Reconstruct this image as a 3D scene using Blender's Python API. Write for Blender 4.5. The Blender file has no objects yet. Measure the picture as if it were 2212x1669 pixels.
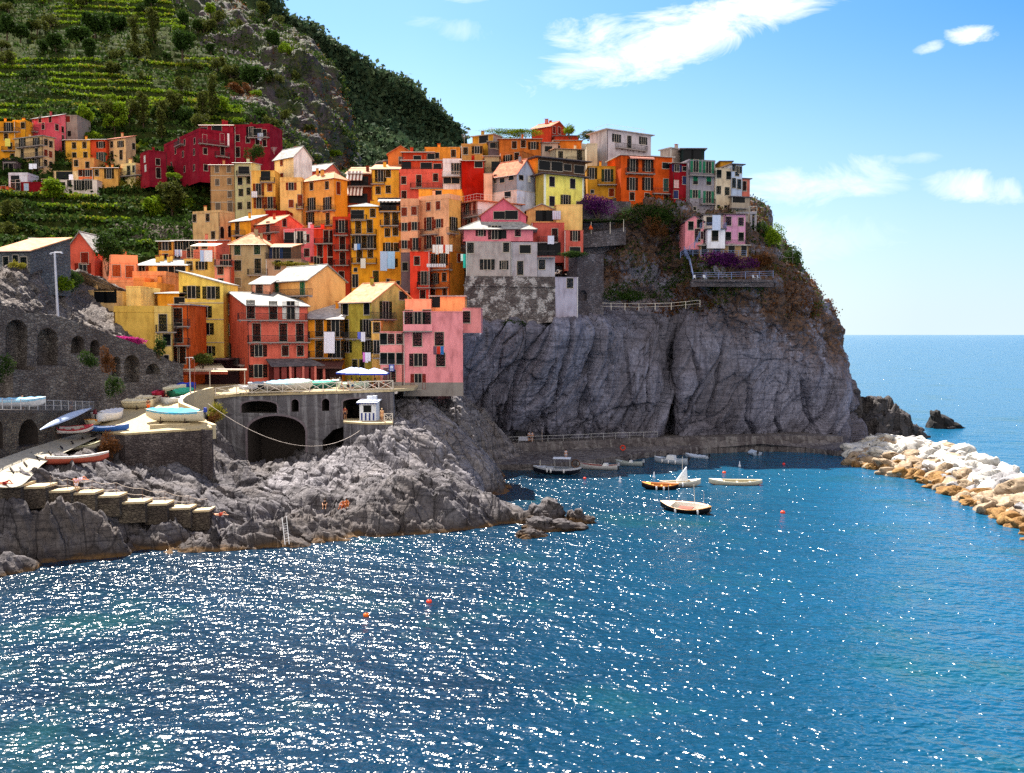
import bpy, math, random
import numpy as np
from mathutils import Vector, Matrix
from mathutils.geometry import tessellate_polygon
S = bpy.context.scene
COL = S.collection
rnd = random.Random(7)
rs = np.random.RandomState(11)
R = math.radians

# ------------------------------------------------------------------ camera
CAMH = 22.0
FPX, CX, CY = 2086.0, 1106.0, 834.5      # focal length and centre in pixels of a 2212 px wide picture
PITCH = R(3.087)
cam_d = bpy.data.cameras.new('camera'); cam = bpy.data.objects.new('camera', cam_d); COL.objects.link(cam)
cam.location = (0, 0, CAMH); cam.rotation_euler = (R(90) - PITCH, 0, 0)
cam_d.sensor_width = 36; cam_d.lens = 36 * FPX / 2212.0
cam_d.clip_start = 0.5; cam_d.clip_end = 60000
S.camera = cam

# ------------------------------------------------------------------ light
SUN_AZ, SUN_EL = R(-26), R(56)            # azimuth from the view axis (+Y), left negative
sun_d = bpy.data.lights.new('sun', 'SUN'); sun = bpy.data.objects.new('sun', sun_d); COL.objects.link(sun)
sun_d.energy = 5.0; sun_d.angle = R(0.53); sun_d.color = (1.0, 0.93, 0.82)
sdir = Vector((math.sin(SUN_AZ) * math.cos(SUN_EL), math.cos(SUN_AZ) * math.cos(SUN_EL), math.sin(SUN_EL)))
sun.rotation_euler = sdir.to_track_quat('Z', 'Y').to_euler()
S.view_settings.view_transform = 'Standard'; S.view_settings.look = 'None'
S.view_settings.gamma = 1.0; S.view_settings.use_curve_mapping = False
S.view_settings.exposure = 1.85
S.render.engine = 'CYCLES'
S.cycles.max_bounces = 5; S.cycles.diffuse_bounces = 3; S.cycles.glossy_bounces = 2
S.cycles.transmission_bounces = 2; S.cycles.transparent_max_bounces = 6; S.cycles.volume_bounces = 0
S.cycles.sample_clamp_indirect = 6.0
S.cycles.caustics_reflective = False; S.cycles.caustics_refractive = False
S.cycles.use_denoising = False

# ---- sky: Nishita with thin clouds laid out by direction
world = bpy.data.worlds.new('World'); S.world = world; world.use_nodes = True
wt = world.node_tree; wt.nodes.clear()
def wn(t, **k):
    n = wt.nodes.new(t)
    for a, b in k.items(): setattr(n, a, b)
    return n
def wl(a, b): wt.links.new(a, b)
def wmath(op, a, b=None, clamp=False):
    n = wn('ShaderNodeMath', operation=op); n.use_clamp = clamp
    for i, v in enumerate((a, b)):
        if v is None: continue
        if isinstance(v, (int, float)): n.inputs[i].default_value = v
        else: wl(v, n.inputs[i])
    return n.outputs[0]
tc = wn('ShaderNodeTexCoord')
sky = wn('ShaderNodeTexSky', sky_type='NISHITA'); sky.sun_disc = False
sky.sun_elevation = SUN_EL; sky.sun_rotation = SUN_AZ
sky.air_density = 1.3; sky.dust_density = 0.4; sky.ozone_density = 4.0; sky.altitude = 20
sep = wn('ShaderNodeSeparateXYZ'); wl(tc.outputs['Generated'], sep.inputs[0])
yy = wmath('MAXIMUM', sep.outputs[1], 0.05)
gu = wmath('DIVIDE', sep.outputs[0], yy); gw = wmath('DIVIDE', sep.outputs[2], yy)
cmb = wn('ShaderNodeCombineXYZ'); wl(gu, cmb.inputs[0]); wl(gw, cmb.inputs[1])
mp = wn('ShaderNodeMapping'); wl(cmb.outputs[0], mp.inputs[0]); mp.inputs['Scale'].default_value = (1.0, 2.1, 1); mp.inputs['Rotation'].default_value = (0, 0, R(-20))
nz = wn('ShaderNodeTexNoise'); wl(mp.outputs[0], nz.inputs['Vector'])
nz.inputs['Scale'].default_value = 10.0; nz.inputs['Detail'].default_value = 9; nz.inputs['Roughness'].default_value = 0.68; nz.inputs['Distortion'].default_value = 0.9
def cloud(u, v, ru, rv, rot, gain, edge=0.5):
    # soft ellipse in direction space around picture direction (u, v), broken up by the noise
    x0 = (u - CX) / FPX; y0 = (722 - v) / FPX
    dx = wmath('SUBTRACT', gu, x0); dy = wmath('SUBTRACT', gw, y0)
    c, s = math.cos(rot), math.sin(rot)
    a = wmath('ADD', wmath('MULTIPLY', dx, c * FPX / ru), wmath('MULTIPLY', dy, s * FPX / ru))
    b = wmath('SUBTRACT', wmath('MULTIPLY', dy, c * FPX / rv), wmath('MULTIPLY', dx, s * FPX / rv))
    r2 = wmath('ADD', wmath('MULTIPLY', a, a), wmath('MULTIPLY', b, b))
    m = wmath('SUBTRACT', 1.0, r2)                                # 1 at the centre, 0 at the rim
    m = wmath('MAXIMUM', m, -1.0)
    t = wmath('ADD', wmath('MULTIPLY', m, 0.24), wmath('SUBTRACT', nz.outputs[0], edge))
    return wmath('MULTIPLY', wmath('MULTIPLY', t, 3.4, True), gain, True)
clouds = None
for args in [(1470, 85, 320, 66, R(17), 1.0), (1640, 10, 150, 60, R(10), 1.0, .54), (1330, 110, 150, 60, R(-8), .9, .54), (2080, 88, 62, 24, R(4), .95, .54), (1990, 115, 45, 14, R(20), .6, .54),
             (1790, 395, 230, 55, R(4), .55, .55), (2075, 405, 130, 40, R(-6), .6, .55), (1985, 345, 60, 20, R(0), .35, .54),
             (985, 75, 110, 32, R(-8), .35, .54), (990, 6, 90, 18, 0, .5, .54), (1690, 520, 260, 60, R(3), .25, .55), (1960, 350, 70, 14, 0, .3, .54)]:
    c = cloud(*args)
    clouds = c if clouds is None else wmath('MAXIMUM', clouds, c)
clouds = wmath('MULTIPLY', clouds, wmath('GREATER_THAN', sep.outputs[1], 0.2))
# bright broken cloud added to the unseen sky behind the viewer, lighting the facades
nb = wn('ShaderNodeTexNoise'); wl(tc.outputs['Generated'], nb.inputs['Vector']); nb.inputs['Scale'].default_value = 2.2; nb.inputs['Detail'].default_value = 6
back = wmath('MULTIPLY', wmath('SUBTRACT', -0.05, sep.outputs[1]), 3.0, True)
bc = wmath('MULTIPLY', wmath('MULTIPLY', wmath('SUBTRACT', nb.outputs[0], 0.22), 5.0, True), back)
hsv = wn('ShaderNodeHueSaturation'); wl(sky.outputs[0], hsv.inputs['Color'])
hsv.inputs['Saturation'].default_value = 1.2; hsv.inputs['Value'].default_value = 1.0
hz = wn('ShaderNodeMapRange'); wl(sep.outputs[2], hz.inputs[0]); hz.inputs[1].default_value = 0.30; hz.inputs[2].default_value = -0.01; hz.inputs[3].default_value = 0; hz.inputs[4].default_value = 1
hzf = wmath('POWER', hz.outputs[0], 1.5)
lf = wn('ShaderNodeMapRange'); wl(gu, lf.inputs[0]); lf.inputs[1].default_value = .42; lf.inputs[2].default_value = -.30
hx = wn('ShaderNodeMix', data_type='RGBA'); wl(lf.outputs[0], hx.inputs[0]); hx.inputs[6].default_value = (4.3, 5.2, 5.7, 1); hx.inputs[7].default_value = (6.4, 7.4, 7.9, 1)
bt = wn('ShaderNodeMapRange'); wl(gu, bt.inputs[0]); bt.inputs[1].default_value = -.1; bt.inputs[2].default_value = .55
bl = wn('ShaderNodeMix', data_type='RGBA', blend_type='MULTIPLY'); wl(bt.outputs[0], bl.inputs[0]); wl(hsv.outputs[0], bl.inputs[6]); bl.inputs[7].default_value = (.42, .68, 1.0, 1)
mxh = wn('ShaderNodeMix', data_type='RGBA'); wl(hzf, mxh.inputs[0]); wl(bl.outputs[2], mxh.inputs[6]); wl(hx.outputs[2], mxh.inputs[7])
mx1 = wn('ShaderNodeMix', data_type='RGBA'); wl(clouds, mx1.inputs[0]); wl(mxh.outputs[2], mx1.inputs[6]); mx1.inputs[7].default_value = (7.6, 7.7, 7.9, 1)
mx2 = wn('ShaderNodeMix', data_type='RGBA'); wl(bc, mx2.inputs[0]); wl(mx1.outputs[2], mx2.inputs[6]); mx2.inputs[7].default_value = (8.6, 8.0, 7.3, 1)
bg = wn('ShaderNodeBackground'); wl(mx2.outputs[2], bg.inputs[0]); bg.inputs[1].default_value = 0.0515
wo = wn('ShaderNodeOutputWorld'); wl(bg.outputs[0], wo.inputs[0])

# ------------------------------------------------------------------ picture <-> place
def ray(u, v):
    dx = (u - CX) / FPX; dz = -(v - CY) / FPX
    cp, sp = math.cos(PITCH), math.sin(PITCH)
    return Vector((dx, cp + dz * sp, -sp + dz * cp))
def P(u, v, Y):
    d = ray(u, v); t = Y / d.y
    return Vector((d.x * t, Y, CAMH + d.z * t))
def W(u, v, z=0.0):
    d = ray(u, v); t = (z - CAMH) / d.z
    return Vector((d.x * t, d.y * t, z))
FR = dict(A=(0, 300), B=(600, 380), C=(1250, 340), D=(1850, 360), E=(0, 740), F=(600, 740), G=(1150, 740))
def fr(k, x, y):
    o = FR[k]; return ((o[0] + x / 3.16) / 1.457, (o[1] + y / 3.16) / 1.457)

# ------------------------------------------------------------------ noise
def _h(ix, iy, iz, seed):
    n = (ix.astype(np.int64) * 374761393 + iy.astype(np.int64) * 668265263 + iz.astype(np.int64) * 2147483647 + seed * 144665) & 0xffffffff
    n = ((n ^ (n >> 13)) * 1274126177) & 0xffffffff
    n = ((n ^ (n >> 15)) * 2246822519) & 0xffffffff
    return ((n ^ (n >> 16)) & 0xffffff) / float(0xffffff)
def vnoise(p, seed=0):
    i = np.floor(p); f = p - i; f = f * f * (3 - 2 * f); i = i.astype(np.int64)
    r = 0
    for a in (0, 1):
        wa = f[:, 0] if a else 1 - f[:, 0]
        for b in (0, 1):
            wb = f[:, 1] if b else 1 - f[:, 1]
            for c in (0, 1):
                wc = f[:, 2] if c else 1 - f[:, 2]
                r = r + wa * wb * wc * _h(i[:, 0] + a, i[:, 1] + b, i[:, 2] + c, seed)
    return r * 2 - 1
def fbm(p, oct=4, seed=0, rough=0.5):
    r = 0; a = 1.0
    for k in range(oct):
        r = r + a * vnoise(p * (2.0 ** k) + k * 17.3, seed + k); a *= rough
    return r
def cells(p, seed=0, jit=0.9):
    i = np.floor(p).astype(np.int64); n = len(p)
    f1 = np.full(n, 9.0); f2 = np.full(n, 9.0); cid = np.zeros((n, 3), np.int64); cp = np.zeros((n, 3))
    for a in (-1, 0, 1):
        for b in (-1, 0, 1):
            for c in (-1, 0, 1):
                j = i + np.array([a, b, c])
                q = np.stack([j[:, k] + 0.5 + jit * (_h(j[:, 0], j[:, 1], j[:, 2], seed + 5 + k) - 0.5) for k in range(3)], 1)
                d = np.sqrt(((p - q) ** 2).sum(1))
                m = d < f1
                f2 = np.where(m, f1, np.minimum(f2, d)); f1 = np.where(m, d, f1)
                cid[m] = j[m]; cp[m] = q[m]
    return f1, f2, cid, cp
def facets(p, seed=0, tilt=0.6):
    f1, f2, cid, cp = cells(p, seed)
    g = np.stack([_h(cid[:, 0], cid[:, 1], cid[:, 2], seed + 20 + k) - 0.5 for k in range(4)], 1)
    return g[:, 3] + tilt * 2 * ((p - cp) * g[:, :3]).sum(1), f2 - f1

# ------------------------------------------------------------------ objects
def tag(o, label=None, cat=None, group=None, kind=None):
    if label: o['label'] = label
    if cat: o['category'] = cat
    if group: o['group'] = group
    if kind: o['kind'] = kind
    return o
def empty(name, loc=(0, 0, 0), rz=0.0, label=None, cat=None, group=None):
    o = bpy.data.objects.new(name, None); COL.objects.link(o); o.location = loc; o.rotation_euler = (0, 0, rz); o.empty_display_size = 0.3
    return tag(o, label, cat, group)
def link(name, me, parent=None, loc=None, rot=None):
    o = bpy.data.objects.new(name, me); COL.objects.link(o)
    if parent is not None: o.parent = parent
    if loc is not None: o.location = loc
    if rot is not None: o.rotation_euler = rot
    return o
def copy_tree(o, parent=None):
    c = o.copy(); COL.objects.link(c); c.parent = parent
    for ch in list(o.children): copy_tree(ch, c)
    return c
def mesh_np(name, verts, quads, mats=(), smooth=False, midx=None):
    me = bpy.data.meshes.new(name)
    verts = np.asarray(verts, np.float32); quads = np.asarray(quads, np.int32)
    k = quads.shape[1]
    me.vertices.add(len(verts)); me.vertices.foreach_set('co', verts.ravel())
    me.loops.add(quads.size); me.loops.foreach_set('vertex_index', quads.ravel())
    me.polygons.add(len(quads)); me.polygons.foreach_set('loop_start', np.arange(0, quads.size, k, dtype=np.int32))
    if midx is not None: me.polygons.foreach_set('material_index', np.asarray(midx, np.int32))
    me.polygons.foreach_set('use_smooth', np.full(len(quads), smooth, bool))
    for m in mats: me.materials.append(m)
    me.update(calc_edges=True); me.validate()
    return me
class MB:
    def __init__(s): s.v = []; s.f = []; s.m = []
    def face(s, pts, mi=0):
        n = len(s.v); s.v += [tuple(p) for p in pts]; s.f.append(tuple(range(n, n + len(pts)))); s.m.append(mi)
    def hexa(s, p, mi=0):
        n = len(s.v); s.v += [tuple(q) for q in p]
        for f in ((0, 3, 2, 1), (4, 5, 6, 7), (0, 1, 5, 4), (1, 2, 6, 5), (2, 3, 7, 6), (3, 0, 4, 7)):
            s.f.append(tuple(n + i for i in f)); s.m.append(mi)
        return s
    def box(s, x0, x1, y0, y1, z0, z1, mi=0):
        return s.hexa([(x0, y0, z0), (x1, y0, z0), (x1, y1, z0), (x0, y1, z0), (x0, y0, z1), (x1, y0, z1), (x1, y1, z1), (x0, y1, z1)], mi)
    def bar(s, a, b, r, mi=0, n=4, r2=None):
        a = Vector(a); b = Vector(b); d = (b - a)
        if d.length < 1e-6: return s
        d.normalize(); u = d.cross(Vector((0, 0, 1)))
        if u.length < 1e-3: u = d.cross(Vector((1, 0, 0)))
        u.normalize(); w = d.cross(u); r2 = r if r2 is None else r2
        k = len(s.v)
        for q, rr in ((a, r), (b, r2)):
            for i in range(n):
                t = 2 * math.pi * (i + .5) / n; s.v.append(tuple(q + (u * math.cos(t) + w * math.sin(t)) * rr))
        for i in range(n):
            j = (i + 1) % n; s.f.append((k + i, k + j, k + n + j, k + n + i)); s.m.append(mi)
        s.f.append(tuple(k + n - 1 - i for i in range(n))); s.m.append(mi)
        s.f.append(tuple(k + n + i for i in range(n))); s.m.append(mi)
        return s
    def tube(s, pts, r, mi=0, n=5):
        for a, b in zip(pts, pts[1:]): s.bar(a, b, r, mi, n)
        return s
    def lathe(s, prof, n=12, c=(0, 0, 0), mi=0, sy=1.0):
        k = len(s.v)
        for r, z in prof:
            for i in range(n):
                t = 2 * math.pi * i / n; s.v.append((c[0] + r * math.cos(t), c[1] + sy * r * math.sin(t), c[2] + z))
        for q in range(len(prof) - 1):
            for i in range(n):
                j = (i + 1) % n; s.f.append((k + q * n + i, k + q * n + j, k + (q + 1) * n + j, k + (q + 1) * n + i)); s.m.append(mi)
        return s
    def mesh(s, name, mats, smooth=False):
        me = bpy.data.meshes.new(name); me.from_pydata(s.v, [], s.f)
        if not isinstance(mats, (list, tuple)): mats = [mats]
        for m in mats: me.materials.append(m)
        if len(mats) > 1: me.polygons.foreach_set('material_index', s.m)
        if smooth: me.polygons.foreach_set('use_smooth', [True] * len(s.f))
        me.update(); return me
    def build(s, name, mats, parent=None, loc=None, rot=None, smooth=False):
        return link(name, s.mesh(name, mats, smooth), parent, loc, rot)

# ------------------------------------------------------------------ materials
def lin(c):
    if isinstance(c, str): c = tuple(int(c[i:i + 2], 16) / 255 for i in (0, 2, 4))
    return tuple(((x + 0.055) / 1.055) ** 2.4 if x > 0.04045 else x / 12.92 for x in c)
MATS = {}
class NT:
    def __init__(s, name, rough=0.8, spec=0.3):
        s.m = bpy.data.materials.new(name); s.m.use_nodes = True; s.t = s.m.node_tree
        s.b = s.t.nodes['Principled BSDF']; s.b.inputs['Roughness'].default_value = rough
        s.b.inputs['Specular IOR Level'].default_value = spec
        s.tc = s.n('ShaderNodeTexCoord')
    def n(s, t, **k):
        x = s.t.nodes.new(t)
        for a, b in k.items(): setattr(x, a, b)
        return x
    def l(s, a, b): s.t.links.new(a, b)
    def coord(s, scale=(1, 1, 1), rot=(0, 0, 0), which='Object'):
        m = s.n('ShaderNodeMapping'); s.l(s.tc.outputs[which], m.inputs[0]); m.inputs['Scale'].default_value = scale; m.inputs['Rotation'].default_value = rot
        return m.outputs[0]
    def noise(s, vec, scale, detail=5, rough=.55, dist=0):
        x = s.n('ShaderNodeTexNoise'); s.l(vec, x.inputs['Vector']); x.inputs['Scale'].default_value = scale
        x.inputs['Detail'].default_value = detail; x.inputs['Roughness'].default_value = rough; x.inputs['Distortion'].default_value = dist
        return x.outputs[0]
    def voro(s, vec, scale, feature='F1', out='Distance', rnd_=1.0):
        x = s.n('ShaderNodeTexVoronoi', feature=feature); s.l(vec, x.inputs['Vector']); x.inputs['Scale'].default_value = scale; x.inputs['Randomness'].default_value = rnd_
        return x.outputs[out]
    def ramp(s, fac, stops):
        x = s.n('ShaderNodeValToRGB'); s.l(fac, x.inputs[0]); e = x.color_ramp.elements
        while len(e) < len(stops): e.new(0.5)
        for i, (p, c) in enumerate(stops):
            e[i].position = p; e[i].color = (c, c, c, 1) if isinstance(c, (int, float)) else (*c[:3], 1)
        return x.outputs[0]
    def mix(s, fac, a, b, blend='MIX'):
        x = s.n('ShaderNodeMix', data_type='RGBA', blend_type=blend); x.clamp_factor = True
        for i, v in ((0, fac), (6, a), (7, b)):
            if isinstance(v, (int, float)): x.inputs[i].default_value = v if i == 0 else (v, v, v, 1)
            elif isinstance(v, tuple): x.inputs[i].default_value = (*v[:3], 1)
            else: s.l(v, x.inputs[i])
        return x.outputs[2]
    def math(s, op, a, b=None, clamp=False):
        n = s.n('ShaderNodeMath', operation=op); n.use_clamp = clamp
        for i, v in enumerate((a, b)):
            if v is None: continue
            if isinstance(v, (int, float)): n.inputs[i].default_value = v
            else: s.l(v, n.inputs[i])
        return n.outputs[0]
    def base(s, c):
        if isinstance(c, tuple): s.b.inputs['Base Color'].default_value = (*c[:3], 1)
        else: s.l(c, s.b.inputs['Base Color'])
    def bump(s, h, dist=0.05, strength=1.0, prev=None):
        x = s.n('ShaderNodeBump'); s.l(h, x.inputs['Height']); x.inputs['Distance'].default_value = dist; x.inputs['Strength'].default_value = strength
        if prev is not None: s.l(prev, x.inputs['Normal'])
        s.l(x.outputs[0], s.b.inputs['Normal']); return x.outputs[0]
def plain(name, c, rough=0.6, var=0.15, metal=0.0, spec=0.3):
    key = (name, c, rough)
    if key in MATS: return MATS[key]
    t = NT(name, rough, spec); c = lin(c) if isinstance(c, str) else c
    v = t.noise(t.coord(), 3.0, 4)
    t.base(t.mix(t.ramp(v, [(.3, 0), (.7, 1)]), tuple(x * (1 - var) for x in c), tuple(min(1, x * (1 + var)) for x in c)))
    t.b.inputs['Metallic'].default_value = metal
    MATS[key] = t.m; return t.m
def stucco(c, k=1.0, stain=0.95):
    key = ('stucco', c, k, stain)
    if key in MATS: return MATS[key]
    t = NT('painted_plaster', 0.95, 0.05); c0 = tuple(min(.9, x * k) for x in lin(c)); mxc = max(c0); c0 = tuple(mxc * (x / mxc) ** 1.03 for x in c0)
    v = t.noise(t.coord((1, 1, .35)), 1.1, 7, .55); w = t.noise(t.coord((1, 1, 1)), 0.35, 4, .5); g = t.noise(t.coord(), 14, 3, .54)
    dark = tuple(x * y for x, y in zip(c0, (.62, .58, .58))); lite = tuple(min(.9, x * 1.12 + .02) for x in c0)
    a = t.mix(t.ramp(v, [(.32, 1), (.56, 0)]), c0, tuple(c0[i] * (1 - stain) + dark[i] * stain for i in range(3)))
    a = t.mix(t.ramp(w, [(.5, 0), (.72, .54)]), a, lite)
    a = t.mix(t.ramp(g, [(.3, .12), (.6, 0)]), a, tuple(x * .6 for x in c0))
    # damp streaks running down from the eaves
    st = t.noise(t.coord((2.6, 2.6, .16)), 1.0, 5, .54)
    a = t.mix(t.ramp(st, [(.6, 0), (.78, .45 * stain + .1)]), a, tuple(x * .55 + .02 for x in c0))
    t.base(a); t.bump(g, .03, .5); MATS[key] = t.m; return t.m
def roofmat(kind):
    key = ('roof', kind)
    if key in MATS: return MATS[key]
    t = NT('roof_' + kind, .85, .2)
    cols = dict(tile=((.46, .20, .10), (.62, .34, .19)), red=((.42, .10, .05), (.58, .20, .10)), slate=((.22, .21, .20), (.36, .35, .33)), dark=((.07, .06, .07), (.14, .12, .13)), slab=((.32, .29, .29), (.46, .42, .40)))[kind]
    co = t.coord(); v = t.voro(t.coord((2.5, 2.5, 2.5)), 1.0, 'F1', 'Color'); n = t.noise(co, 1.2, 6, .54)
    bw = t.n('ShaderNodeSeparateColor'); t.l(v, bw.inputs[0])
    a = t.mix(bw.outputs[0], cols[0], cols[1]); a = t.mix(t.ramp(n, [(.35, .5), (.6, 0)]), a, tuple(x * .5 for x in cols[0]))
    w = t.n('ShaderNodeTexWave', wave_type='BANDS', bands_direction='X'); t.l(co, w.inputs['Vector']); w.inputs['Scale'].default_value = 1.4 if kind in ('tile', 'red') else .5; w.inputs['Distortion'].default_value = .4
    t.base(a); t.bump(w.outputs[0], .08 if kind in ('tile', 'red') else .02, .54); MATS[key] = t.m; return t.m
# ================================================================== terrain and sea
def catmull(a, n):
    """a: (k, ...) control values -> (n, ...) along the first axis"""
    k = len(a); t = np.linspace(0, k - 1, n); i = np.minimum(t.astype(int), k - 2); f = (t - i).reshape((-1,) + (1,) * (a.ndim - 1))
    g = lambda j: a[np.clip(j, 0, k - 1)]
    p0, p1, p2, p3 = g(i - 1), a[i], a[i + 1], g(i + 2)
    return 0.5 * (2 * p1 + (p2 - p0) * f + (2 * p0 - 5 * p1 + 4 * p2 - p3) * f ** 2 + (-p0 + 3 * p1 - 3 * p2 + p3) * f ** 3)
def loft(rows, nu, nv, linear=False):
    """rows: list of rows of world points -> (nv, nu, 3) grid"""
    a = np.array([[tuple(p) for p in r] for r in rows], float)
    a = catmull(a, nv); a = catmull(np.swapaxes(a, 0, 1), nu)
    return np.swapaxes(a, 0, 1)
def gnormals(g):
    du = np.gradient(g, axis=1); dv = np.gradient(g, axis=0)
    n = np.cross(du, dv); n /= np.linalg.norm(n, axis=2, keepdims=True) + 1e-9
    return n
def grid_faces(nv, nu, off=0):
    i = np.arange(nv - 1)[:, None] * nu + np.arange(nu - 1)[None, :]
    i = i.ravel() + off
    return np.stack([i, i + 1, i + nu + 1, i + nu], 1)
def grid_obj(name, g, mats, smooth=True, kind='structure', label=None, cat=None, midx=None):
    nv, nu = g.shape[:2]
    me = mesh_np(name, g.reshape(-1, 3), grid_faces(nv, nu), mats, smooth, midx)
    o = link(name, me); tag(o, label, cat, None, kind); return o
def rotm(ax, ang): return np.array(Matrix.Rotation(ang, 3, ax))

# ---- materials
def rock_mat(name, c1, c2, c3, strata=(0, 0, 0), scale=1.0, plants=None, wet=None, crack=.8, plant_amt=.5, plant_z=None, lay_rot=None, lay_amt=.55):
    t = NT(name, .88, .25)
    co = t.coord(); cs = t.coord((1 * scale, 1 * scale, .22 * scale), strata)
    big = t.noise(co, .07 * scale, 5, .6, .6); mid = t.noise(cs, .55, 8, .65, .5); fine = t.noise(co, 2.6 * scale, 8, .7)
    a = t.mix(t.ramp(mid, [(.30, 0), (.58, 1)]), c1, c2)
    a = t.mix(t.ramp(big, [(.46, 0), (.62, .8)]), a, c3)
    vc = t.voro(cs, .32, 'DISTANCE_TO_EDGE'); vf = t.voro(t.coord((1 * scale, 1 * scale, .4 * scale), strata), 1.1, 'DISTANCE_TO_EDGE')
    ck = t.ramp(vc, [(0, 0), (.035, 1)]); ck2 = t.ramp(vf, [(0, .35), (.03, 1)])
    a = t.mix(t.ramp(fine, [(.3, .65), (.62, 0)]), a, tuple(x * .38 for x in c1))
    a = t.mix(t.math('MULTIPLY', t.math('SUBTRACT', 1.0, ck), crack), a, tuple(x * .22 for x in c1))
    a = t.mix(t.math('MULTIPLY', t.math('SUBTRACT', 1.0, ck2), crack * .7), a, tuple(x * .4 for x in c1))
    if plants:
        pn = t.noise(co, .16, 7, .7); pf = t.noise(co, 1.7, 6, .7)
        f = t.ramp(t.math('ADD', t.math('MULTIPLY', pn, .75), t.math('MULTIPLY', pf, .35)), [(.60 - .16 * plant_amt, 0), (.66 - .16 * plant_amt, 1)])
        if plant_z:
            sp = t.n('ShaderNodeSeparateXYZ'); t.l(co, sp.inputs[0])
            zz = t.math('ADD', t.math('ADD', sp.outputs[2], t.math('MULTIPLY', t.math('MAXIMUM', t.math('SUBTRACT', sp.outputs[0], 30.0), 0.0), .38)), t.math('MULTIPLY', pn, 14.0))
            mr = t.n('ShaderNodeMapRange'); t.l(zz, mr.inputs[0]); mr.inputs[1].default_value = plant_z[0] + 7; mr.inputs[2].default_value = plant_z[1] + 7
            f = t.math('MULTIPLY', f, mr.outputs[0])
        pc = t.mix(t.ramp(pf, [(.42, 0), (.6, 1)]), plants[0], plants[1])
        a = t.mix(f, a, pc)
    if wet:
        sp = t.n('ShaderNodeSeparateXYZ'); t.l(co, sp.inputs[0])
        zz = t.math('ADD', sp.outputs[2], t.math('MULTIPLY', t.noise(co, .5, 4), 1.6))
        a = t.mix(t.ramp(zz, [(0, 1), (.01, 1)]), a, a)
        mr = t.n('ShaderNodeMapRange'); t.l(zz, mr.inputs[0]); mr.inputs[1].default_value = 1.0; mr.inputs[2].default_value = 2.2
        mr2 = t.n('ShaderNodeMapRange'); t.l(zz, mr2.inputs[0]); mr2.inputs[1].default_value = .9; mr2.inputs[2].default_value = 1.25
        a = t.mix(t.math('SUBTRACT', 1.0, mr.outputs[0]), a, wet[0]); a = t.mix(t.math('SUBTRACT', 1.0, mr2.outputs[0]), a, wet[1])
    t.base(a)
    lay = t.noise(t.coord((.22 * scale, .22 * scale, 2.6 * scale), lay_rot or strata), 1.0, 5, .6, .4); lr = t.ramp(lay, [(.40, 0), (.47, 1)])
    a = t.mix(t.math('MULTIPLY', t.math('SUBTRACT', 1.0, lr), lay_amt), a, tuple(x * .30 for x in c1)); t.base(a)
    fine = t.math('ADD', fine, t.math('MULTIPLY', lay, 1.4))
    h = t.math('ADD', t.math('MULTIPLY', fine, .5), t.math('ADD', t.math('MULTIPLY', ck, .5), t.math('ADD', mid, t.math('MULTIPLY', ck2, .3))))
    t.bump(h, .34 / scale, .75)
    return t.m
M_CLIFF = rock_mat('cliff_rock', (.085, .085, .125), (.25, .25, .335), (.12, .108, .13), (R(0), R(38), R(0)), .8, plants=((.045, .034, .036), (.13, .070, .040)), crack=.22, plant_amt=.75, plant_z=(24, 33), lay_rot=(R(10), R(-62), 0), lay_amt=.4)
M_SHORE = rock_mat('shore_rock', (.045, .040, .050), (.155, .142, .150), (.10, .082, .074), (R(12), R(28), R(0)), 1.1, wet=((.04, .028, .022), (.10, .055, .022)), crack=.7)
M_PALE = rock_mat('pale_shore_rock', (.070, .064, .080), (.26, .243, .262), (.17, .148, .142), (R(12), R(24), R(0)), 1.1, wet=((.04, .028, .022), (.12, .06, .022)), crack=.7)
M_HILLROCK = rock_mat('hill_rock', (.042, .034, .040), (.095, .074, .082), (.065, .045, .042), (0, R(20), 0), .35, plants=((.022, .035, .012), (.05, .055, .018)), plant_amt=.62)
def soil_mat(name, c1, c2, c3, sc=1.0):
    t = NT(name, .95, .1); co = t.coord(); n = t.noise(co, .25 * sc, 7, .65); f = t.noise(co, 2.2 * sc, 6, .7)
    a = t.mix(t.ramp(n, [(.38, 0), (.62, 1)]), c1, c2); a = t.mix(t.ramp(f, [(.52, 0), (.7, .8)]), a, c3)
    t.base(a); t.bump(f, .6, .9); return t.m
M_SCRUB = soil_mat('scrub_ground', (.020, .034, .007), (.038, .052, .010), (.065, .045, .018))
M_FAR = soil_mat('far_forest', (.035, .06, .025), (.05, .075, .035), (.10, .115, .05), .12)
M_VILLAGE = soil_mat('village_ground', (.07, .055, .045), (.11, .09, .07), (.04, .045, .02))

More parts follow.
